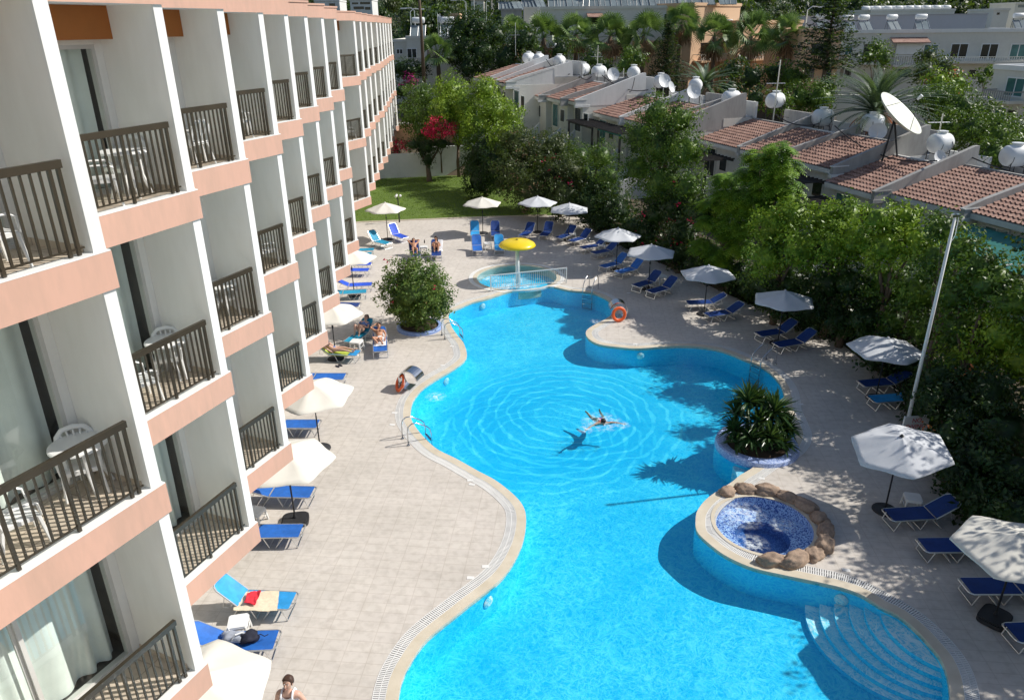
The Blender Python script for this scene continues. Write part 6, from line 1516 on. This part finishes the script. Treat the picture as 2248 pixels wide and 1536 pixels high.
# hillside houses
HS = [(690, 745, 4, 190, 'white_render', 'pale blue and white house high on the hill over the hotel roof', [(700, 710, 8, 16, 'window'), (722, 735, 8, 16, 'dark')]),
      (768, 816, 2, 185, 'white_render', 'white two storey hillside house with dark balconies above the hotel end', [(772, 786, 6, 10, 'dark'), (790, 812, 5, 10, 'dark'), (775, 798, 15, 21, 'dark'), (800, 812, 16, 22, 'dark')]),
      (1034, 1062, 3, 230, 'cream_wall', 'cream hillside house with red roof, left one of the pair', [(1040, 1046, 6, 10, 'window')]), (1078, 1112, 1, 235, 'cream_wall', 'long cream hillside house with red roof, right one of the pair', [(1085, 1092, 5, 9, 'window')]),
      (984, 1008, 34, 165, 'tan_wall', 'small tan house between dark trees left of centre', [(990, 996, 38, 43, 'window')]), (1100, 1145, 24, 150, 'grey_wall', 'grey roofed house with a cluster of white roof tanks', []), (1150, 1185, 20, 155, 'cream_wall', 'low pale house left of the long grey block', []),
      (2182, 2216, 24, 140, 'cream_wall', 'pale house among trees at the top right', [(2190, 2196, 28, 33, 'dark')]), (2230, 2270, 10, 150, 'cream_wall', 'cream house with blue panels at the top right corner', [(2236, 2262, 11, 17, 'panel', 'solar_panel')])]
for ul, ur, vt, Y, mt, lab, ws in HS:
    r, z = facade(lab, ul, ur, vt, Y, mt, ws, depth=8, name='hillside_house')
    if 'red roof' in lab:
        L = (GD(ur, vt, Y)-GD(ul, vt, Y)).length; Hh = z-r.location.z; mb = MB(); mb.add([(-.5, -.5, Hh+.3), (L+.5, -.5, Hh+.3), (L+.5, 8.5, Hh+.3), (-.5, 8.5, Hh+.3), (1, 4, Hh+2.2), (L-1, 4, Hh+2.2)], [(0, 1, 5, 4), (1, 2, 5), (2, 3, 4, 5), (3, 0, 4)]); mb.build('hip_roof', 'roof_clay', r)
    if 'tanks' in lab or 'low pale' in lab:
        L = (GD(ur, vt, Y)-GD(ul, vt, Y)).length
        for k in range(5): p = GD(ul+6+k*7, vt, Y+2); place(hp, (p.x, p.y, z+.06), .1*k, 'white water heater crowded on the small roofs left of the grey block', 'heaters crowded on small roofs', 1.)
# lamp poles, flags and the tall bare palm trunk at the left
def pole(u, v0, v1, Y, lab, arm=1., name='street_lamp'):
    a, b = GD(u, v1, Y), GD(u, v0, Y); r = empty(name, (a.x, a.y, a.z-2), 0, lab, 'street lamp'); H_ = b.z-a.z+2
    MB().tube([(0, 0, 0), (0, 0, H_)], [.09, .06], 6).build('pole', 'alu', r)
    MB().tube([(0, 0, H_), (arm*.5, 0, H_+.35), (arm*1.5, 0, H_+.3)], .05, 5).build('arm', 'alu', r); MB().box(min(arm*1.2, arm*2.), max(arm*1.2, arm*2.), -.13, .13, H_+.22, H_+.36).build('lantern', 'tank_white', r)
pole(904, 26, 80, 106, 'left of the two street lamps behind the left building', .9); pole(913, 24, 80, 106, 'right of the two street lamps behind the left building', -.9)
pole(1024, 5, 45, 130, 'street lamp left of the red roofed houses', -1.2); pole(1042, 0, 48, 128, 'dark thin pole right of the street lamp', .1); pole(1068, 8, 48, 128, 'pole below the right red roofed house', .3); pole(1768, 22, 60, 95, 'street lamp left of the tiered pine', 1.)
for u, mt, lab, s in ((963, 'white_paint', 'white and light blue flag on a pole over the left building', 1), (968, 'navy_cloth', 'dark blue flag next to the white and light blue one', 1)):
    a, b = GD(u, 85, 104), GD(u, 30, 104); r = empty('flag', (a.x, a.y, a.z), 0, lab, 'flag'); H_ = b.z-a.z
    MB().tube([(0, 0, 0), (0, 0, H_)], .04, 6).build('pole', 'alu', r)
    mb = MB(); N_ = 8; vs = []
    for k in range(N_+1):
        for q in (0, 1): vs.append((s*1.1*k/N_, .12*math.sin(k*1.3), H_-.05-.9*q-.75*k/N_))
    mb.add(vs, [(2*k, 2*k+1, 2*k+3, 2*k+2) for k in range(N_)]); mb.build('cloth', mt if u > 965 else 'canvas_shade_grey', r)
t_ = GD(930, 160, 84); tp = empty('tall_palm', (t_.x, t_.y, t_.z-1), 0, 'very tall slender bare palm trunk left of the broad green palm', 'palm tree')
MB().tube([(0, 0, 0), (.0, 0, 6), (-.15, 0, 13)], [.2, .15, .14], 8).build('trunk', 'palm_bark', tp, True)
q = fan_palm(1., 2., 44, False); 
for ch in list(q.children):
    if ch.name.startswith('fronds'): ch.parent = tp; ch.location = (-.15, 0, 12)
    else: bpy.data.objects.remove(ch)
bpy.data.objects.remove(q)
# terrace wall below the right building
rw = empty('retaining_wall', (30, 70, 0), 0, 'long low pale retaining wall in the gardens behind the big dish', 'wall'); a, b = GD(1840, 208, 70), GD(2190, 204, 66)
L = (b.xy-a.xy).length; MB().box(0, L, 0, .3, -3, a.z).build('panel', 'cream_wall', rw, M=Matrix.Translation((a.x-30, a.y-70, 0)) @ rz_(math.atan2(b.y-a.y, b.x-a.x)))
# ================================================================== people
def body(joints, links, name, mat, parent=None, sub=2, root='pelvis'):
    """one continuous surface grown round a posed skeleton: joints {name: (x, y, z, r)}"""
    names = list(joints); me = bpy.data.meshes.new(name); me.from_pydata([joints[k][:3] for k in names], [(names.index(a), names.index(b)) for a, b in links], [])
    o = bpy.data.objects.new('tmp', me); COL.objects.link(o); m = o.modifiers.new('s', 'SKIN'); m.use_smooth_shade = True
    for k, v in zip(names, me.skin_vertices[0].data):
        r = joints[k][3]; v.radius = (r, joints[k][4] if len(joints[k]) > 4 else r); v.use_root = (k == root)
    o.modifiers.new('b', 'SUBSURF').levels = sub
    dg = bpy.context.evaluated_depsgraph_get(); dg.update(); nm = bpy.data.meshes.new_from_object(o.evaluated_get(dg)); bpy.data.objects.remove(o)
    nm.name = name; nm.materials.clear()
    for q in (mat if isinstance(mat, list) else [mat]): nm.materials.append(MATS[q])
    nm.polygons.foreach_set('use_smooth', [True]*len(nm.polygons)); b = bpy.data.objects.new(name, nm); COL.objects.link(b)
    if parent: b.parent = parent
    return b
HL = []
def person(label, J, origin, rz, skin, hair, loc_z=0., face=(0, -1, 0), clothes=(), hairlen=0., glasses=False, long_hair=False, scale=1.):
    """J: joint positions (x, y, z) for pelvis chest neck head, and shoulder/elbow/wrist/hip/knee/ankle/toe with suffix _l and _r"""
    r = empty('person', (origin[0], origin[1], loc_z), rz, label, 'person'); r.scale = (scale,)*3
    R = dict(pelvis=.125, waist=.108, chest=.128, neckbase=.075, neck=.055, shoulder=.062, elbow=.040, wrist=.028, hip=.098, knee=.056, ankle=.038, toe=.028, heel=.036)
    jj = {}; L = []
    V = {k: Vector(v) for k, v in J.items()}
    V['waist'] = V['pelvis'].lerp(V['chest'], .5); V['neckbase'] = V['chest'].lerp(V['neck'], .7)
    for k, v in V.items():
        if k in ('head',): continue
        base = k[:-2] if k[-2:] in ('_l', '_r') else k
        jj[k] = (v.x, v.y, v.z, R.get(base, .05), R.get(base, .05)*(.8 if base in ('pelvis', 'chest', 'waist') else 1.))
    L = [('pelvis', 'waist'), ('waist', 'chest'), ('chest', 'neckbase'), ('neckbase', 'neck')]
    for s in ('_l', '_r'):
        L += [('chest', 'shoulder'+s), ('shoulder'+s, 'elbow'+s), ('elbow'+s, 'wrist'+s), ('pelvis', 'hip'+s), ('hip'+s, 'knee'+s), ('knee'+s, 'ankle'+s), ('ankle'+s, 'toe'+s)]
        w_, e_ = V['wrist'+s], V['elbow'+s]; d = (w_-e_).normalized(); side = d.cross(Vector(face)).normalized() if d.cross(Vector(face)).length > .1 else d.orthogonal().normalized()
        pm = w_+d*.075; jj['palm'+s] = (*pm, .034, .022); L.append(('wrist'+s, 'palm'+s))
    # skull
    h = V['head']; up = (h-V['neck']).normalized(); fc = Vector(face); fc = (fc-up*fc.dot(up)).normalized()
    jj['head0'] = (*(V['neck']+up*.045+fc*.01), .062); jj['head1'] = (*(h+fc*.01), .088); jj['head2'] = (*(h+up*.075-fc*.005), .083); jj['head3'] = (*(h+up*.125-fc*.012), .05)
    L += [('neck', 'head0'), ('head0', 'head1'), ('head1', 'head2'), ('head2', 'head3')]
    b = body(jj, L, 'body', skin, r)
    # face: nose, eyes, mouth, ears
    side = up.cross(fc).normalized(); F_ = Matrix((side, fc, up)).transposed().to_4x4(); F_.translation = h
    MB().tube([(0, .085, .03), (0, .118, -.012), (0, .092, -.026)], [.009, .017, .008], 6).build('nose', skin, b, True, F_)
    for s in (-1, 1):
        lump((s*.085, -.005, .0), .012, .022, .032, 0, 1, 1, 0).build('ear', skin, b, True, F_)
        if not glasses:
            lump((s*.032, .080, .03), .014, .010, .008, 0, 1, 1, 0).build('eye', 'white_plastic', b, True, F_); lump((s*.032, .0885, .03), .007, .005, .007, 0, 1, 1, 0).build('iris', 'hair_dark', b, True, F_)
            MB().tube([(s*.015, .09, .048), (s*.045, .084, .050)], .0055, 5).build('eyebrow', hair, b, True, F_)
    MB().tube([(-.024, .083, -.052), (0, .093, -.053), (.024, .083, -.052)], [.004, .008, .004], 5).build('mouth', 'lip', b, True, F_)
    if glasses:
        g = MB()
        for s in (-1, 1): g.lathe([(0, 0), (.026, 0), (.026, .006), (0, .006)], 12, (0, 0, 0)) if False else g.box(s*.036-.027, s*.036+.027, .086, .096, .012, .048)
        g.box(-.012, .012, .09, .096, .034, .042); g.build('sunglasses', 'black_metal', r, False, F_)
    # hair cap
    hb_ = lump((0, -.018, .052), .100, .112, .108, 0, 3, 3, .14); hb_.v = [(x, y, z) if not (y > .045 and z < .085) else (x*.8, min(y, .055), max(z, .08)) for x, y, z in hb_.v]
    hb_.v = [(x, y, max(z, -.03)) for x, y, z in hb_.v]; hb_.build('hair', hair, r, True, F_)
    if long_hair: MB().tube([(0, -.09, .05), (0, -.125, -.05), (.02, -.10, -.20), (.03, -.08, -.30)], [.05, .065, .055, .02], 8).build('hair_tail', hair, r, True, F_)
    # five fingers a hand
    for s in ('_l', '_r'):
        w_, e_ = V['wrist'+s], V['elbow'+s]; d = (w_-e_).normalized(); sd = d.cross(Vector((0, 0, 1))); sd = sd.normalized() if sd.length > .2 else Vector((1, 0, 0)); dn = sd.cross(d).normalized()
        if dn.z > 0: dn = -dn
        pm = w_+d*.095
        for k in range(4):
            o_ = sd*((k-1.5)*.019); Lf_ = [.062, .074, .07, .055][k]; p0 = pm+o_-d*.02; MB().tube([p0, p0+d*Lf_*.5+d*.02, p0+d*Lf_*.85+dn*.014+d*.02, p0+d*Lf_+dn*.03+d*.015], [.0095, .009, .008, .006], 6).build('finger', skin, b, True)
        q = -1 if s == '_l' else 1; p0 = w_+d*.035+sd*q*.026; MB().tube([p0, p0+sd*q*.022+d*.03, p0+sd*q*.024+d*.058+dn*.008], [.012, .011, .008], 6).build('thumb', skin, b, True)
    # clothes: shells over chosen spans
    for nm, mt, span, grow in clothes:
        jc = {}; Lc = []
        for k in span:
            base = k
            if k.startswith('@'):     # point between two joints: @a:b:t
                a_, b_, t_ = k[1:].split(':'); p = V[a_].lerp(V[b_], float(t_)); ra = R.get(a_.rstrip('_lr') if a_[-2:] in ('_l', '_r') else a_, .05); rb = R.get(b_[:-2] if b_[-2:] in ('_l', '_r') else b_, .05); rr = ra+(rb-ra)*float(t_)
            else:
                p = V[k]; rr = R.get(k[:-2] if k[-2:] in ('_l', '_r') else k, .05)
            jc[k] = (p.x, p.y, p.z, rr*grow, rr*grow*(.82 if k in ('pelvis', 'chest', 'waist') else 1))
        ks = list(jc); par = ks[0]; Lc = []
        for k in ks[1:]: Lc.append((par if not k.startswith('@') or True else par, k)) 
        # chain from hub
        body(jc, Lc, nm, mt, r, 2, ks[0])
    return r
def limb(J, s, sh, el, wr, hip, kn, an, toe):
    for k, v in zip(('shoulder', 'elbow', 'wrist', 'hip', 'knee', 'ankle', 'toe'), (sh, el, wr, hip, kn, an, toe)): J[k+s] = v
# man at the bottom, standing, looking up at the camera
J = dict(pelvis=(0, 0, .98), chest=(0, .0, 1.32), neck=(0, .0, 1.50), head=(0, .03, 1.595))
limb(J, '_l', (-.185, 0, 1.42), (-.27, .03, 1.13), (-.27, -.06, .87), (-.09, 0, .92), (-.10, -.02, .50), (-.11, .02, .08), (-.12, -.13, .03))
limb(J, '_r', (.185, 0, 1.42), (.29, .03, 1.14), (.30, -.05, .88), (.09, 0, .92), (.10, -.08, .50), (.10, -.02, .08), (.12, -.18, .03))
p = G(630, 1501, 1.62)
man = person('standing man in a white sleeveless vest looking up at the bottom of the photo', J, (p.x, p.y), R_(-6), 'skin_fair', 'hair_brown', .0, (0, -.70, .70), clothes=[('shorts_leg', 'navy_cloth', ['pelvis', 'hip_l', '@hip_l:knee_l:.6'], 1.16)])
# vest
vb = MB(); prof = []
def vest(rings, mat, parent, nm='vest'):
    mb = MB(); n = 20; vs = []
    for (z, a, b_, y) in rings:
        for k in range(n): t = 2*math.pi*k/n; vs.append((a*math.cos(t), y+b_*math.sin(t), z+.012*math.sin(5*t+z*9)))
    m_ = len(rings); fs = [(i*n+k, i*n+(k+1) % n, (i+1)*n+(k+1) % n, (i+1)*n+k) for i in range(m_-1) for k in range(n)]
    mb.add(vs, fs); 
    for s in (-1, 1): mb.tube([(s*.105, -.108, 1.355), (s*.105, -.09, 1.43), (s*.10, -.03, 1.485), (s*.10, .05, 1.46), (s*.105, .10, 1.36)], [.036, .034, .032, .034, .036], 8, flat=.45)
    return mb.build(nm, mat, parent, True)
vest([(.86, .165, .125, 0), (1.0, .16, .122, 0), (1.12, .155, .12, 0), (1.22, .160, .124, 0), (1.32, .158, .126, 0), (1.385, .135, .112, 0)], 'vest_white', man)
# lounging people: built in lounger coordinates, feet towards -x, seat z .36
def lounger_frame(foot, head, back=40):
    b = R_(back); f = G(*foot, .34); h = G(*head, .34+.74*math.sin(b)); d = (h-f); d.z = 0; d.normalize(); c = f+d*.96; return (c.x, c.y), math.atan2(d.y, d.x)
def recline(back, knee_up=0., arms='side', crossed=False):
    b = R_(back); hx, hz = .26, .36; P_ = lambda t, y, o=.10: (hx+t*math.cos(b)-o*math.sin(b), y, hz+t*math.sin(b)+o*math.cos(b))
    J = dict(pelvis=(hx-.10, 0, hz+.12), chest=P_(.32, 0, .12), neck=P_(.52, 0, .12), head=P_(.63, 0, .15))
    for s, y in (('_l', 1), ('_r', -1)):
        sh = P_(.42, y*.175, .12)
        if arms == 'side': el, wr = P_(.20, y*.25, .10), (hx-.06, y*.22, hz+.10)
        elif arms == 'behind': el, wr = P_(.66, y*.36, .14), P_(.70, y*.10, .08)
        elif arms == 'belly': el, wr = P_(.18, y*.25, .10), (hx-.02, y*.06, hz+.27)
        elif arms == 'reading': el, wr = P_(.2, y*.24, .16), P_(.22, y*.08, .36)
        ku = knee_up if isinstance(knee_up, (int, float)) else knee_up[0 if s == '_l' else 1]
        kx = hx-.10-.44*math.cos(ku); kz = hz+.10+.44*math.sin(ku); dx = math.sqrt(max(.01, .43**2-(kz-hz-.05)**2)); ax = kx-dx*(1 if ku < 1.1 else .75)
        hy = y*.09; ky = y*(.10 if not crossed else .06)
        limb(J, s, sh, el, wr, (hx-.14, hy, hz+.10), (kx, ky+y*.03, kz), (ax, ky, hz+.05), (ax-.10, ky+y*.03, hz+.13 if ku < .3 else hz+.03))
    return J, Vector((math.cos(b)*-.35-.45*math.sin(b), 0, .8)).normalized()
def swim_top(r, back, mat):
    b = R_(back); P_ = lambda t, y, o: (.26+t*math.cos(b)-o*math.sin(b), y, .36+t*math.sin(b)+o*math.cos(b))
    for y in (-.07, .07): mb = lump(P_(.33, y, .21), .06, .065, .045, 0, 1, 2, .05); mb.build('bikini_cup', mat, r, True)
    MB().tube([P_(.33, -.17, .12), P_(.33, -.1, .23), P_(.33, .1, .23), P_(.33, .17, .12)], .010, 5).build('bikini_band', mat, r)
def swim_bottom(r, mat, g=1.1):
    mb = lump((.26-.115, 0, .36+.115), .12, .165, .115, 0, 2, 2, .04); mb.build('swim_briefs', mat, r, True)
c_, a_ = lounger_frame((790, 775), (712, 747)); J, fc = recline(40, (.12, .05), 'side')
w1 = person('woman in sunglasses and pale bikini lying back on the lime towel', J, c_, a_, 'skin_fair', 'hair_brown', .0, fc, glasses=True); swim_top(w1, 40, 'blue_print'); swim_bottom(w1, 'blue_print')
c_, a_ = lounger_frame((765, 752), (795, 708), 35); J, fc = recline(35, .95, 'belly')
w2 = person('person in sunglasses and blue printed top with knees bent on the teal lounger', J, c_, a_, 'skin_fair', 'hair_dark', .0, fc, glasses=True, clothes=[('top', 'blue_print', ['chest', 'waist', '@chest:neck:.25', '@chest:shoulder_l:.95', '@chest:shoulder_r:.95'], 1.16), ('sleeve', 'blue_print', ['shoulder_l', '@shoulder_l:elbow_l:.55'], 1.25), ('sleeve', 'blue_print', ['shoulder_r', '@shoulder_r:elbow_r:.55'], 1.25)]); swim_bottom(w2, 'navy_cloth')
c_, a_ = lounger_frame((835, 772), (832, 716), 30); J, fc = recline(30, 1.05, 'side')
for k in ('knee_l', 'knee_r', 'ankle_l', 'ankle_r', 'toe_l', 'toe_r'):      # both legs folded over to one side
    x, y, z = J[k]; J[k] = (x, y+.17 if 'knee' in k else y+.0, .36+(z-.36)*.45+(.05 if k[-1] == 'l' else 0))
J['elbow_l'] = (.62, .36, .80); J['wrist_l'] = (.85, .16, .84)
w3 = person('woman curled on her side with knees drawn up on the white towel', J, c_, a_, 'skin_tan', 'hair_brown', .0, fc, long_hair=True); swim_bottom(w3, 'white_towel'); swim_top(w3, 30, 'skin_tan')
c_, a_ = lounger_frame((913, 563), (908, 531), 35); J, fc = recline(35, (.5, .35), 'behind')
m2 = person('man in dark trunks lying back with hands behind his head on the navy lounger', J, c_, a_, 'skin_tan', 'hair_dark', .0, fc); swim_bottom(m2, 'black_cloth')
c_, a_ = lounger_frame((958, 562), (957, 535), 45); J, fc = recline(62, 1.05, 'reading')
w4 = person('dark haired woman in black bikini sitting up with knees bent beside the stool', J, c_, a_, 'skin_tan', 'hair_dark', .0, (-.8, .45, -.1), long_hair=True); swim_bottom(w4, 'black_cloth'); swim_top(w4, 62, 'black_cloth')
# swimmer
p = G(1322, 926, -.04); J = dict(pelvis=(.03, .40, -.17), chest=(0, .08, -.08), neck=(0, -.10, .00), head=(0, -.17, .09))
limb(J, '_l', (-.19, -.03, -.05), (-.42, -.16, -.05), (-.60, -.36, -.04), (-.07, .48, -.20), (-.26, .78, -.24), (-.38, 1.05, -.16), (-.44, 1.16, -.14))
limb(J, '_r', (.19, -.02, -.05), (.45, -.02, -.03), (.69, -.12, -.03), (.12, .48, -.20), (.20, .84, -.26), (.12, 1.12, -.16), (.12, 1.24, -.12))
sw = person('swimmer in pink with arms spread wide in the middle of the pool', J, (p.x, p.y), R_(4), 'skin_tan', 'hair_dark', -.04, (0, -.95, .35), scale=.93)
lump((.03, .41, -.17), .155, .17, .12, 0, 2, 2, .04).build('swim_briefs', 'pink_cloth', sw, True); lump((0, .10, -.065), .15, .07, .10, 0, 2, 2, .04).build('swim_top', 'pink_cloth', sw, True)
# towels under the sunbathers
def towel_on(foot, head, back, mat, lab, x0, x1, tb, name='beach_towel'):
    c_, a_ = lounger_frame(foot, head, back); b = R_(back); r = MB(); M_ = Matrix.Translation((c_[0], c_[1], 0)) @ rz_(a_); n = 14; vs = []
    path = [(x0+(x1-x0)*k/7, .352) for k in range(8)]+[(x1+tb*k/6*math.cos(b), .352+tb*k/6*math.sin(b)) for k in range(1, 7)]
    for k, (x, z) in enumerate(path):
        for j in range(9): y = -.31+.62*j/8; vs.append((x, y+.012*math.sin(k*1.7), z+.010*math.sin(j*1.9+k)+(-.05 if j in (0, 8) else 0)))
    r.add(vs, [(k*9+j, k*9+j+1, (k+1)*9+j+1, (k+1)*9+j) for k in range(len(path)-1) for j in range(8)]); o = r.build(name, mat, None, True, M_); tag(o, lab, 'towel')
towel_on((790, 775), (712, 747), 40, 'lime_cloth', 'lime green towel under the woman in the pale bikini', -.55, .26, .78)
towel_on((835, 772), (832, 716), 30, 'white_towel', 'white towel under the curled up woman', -.35, .26, .5)
towel_on((955, 562), (957, 535), 45, 'white_towel', 'pale towel on the lounger of the dark haired woman', .1, .26, .7)
c = G(932, 533, .42); bt = MB().lathe([(0, 0), (.035, 0), (.035, .16), (.012, .2), (.012, .25), (0, .25)], 12).build('bottle', 'hair_dark'); bt.location = (c.x, c.y, .40); tag(bt, 'dark bottle standing on the stool between the sunbathing couple', 'bottle')
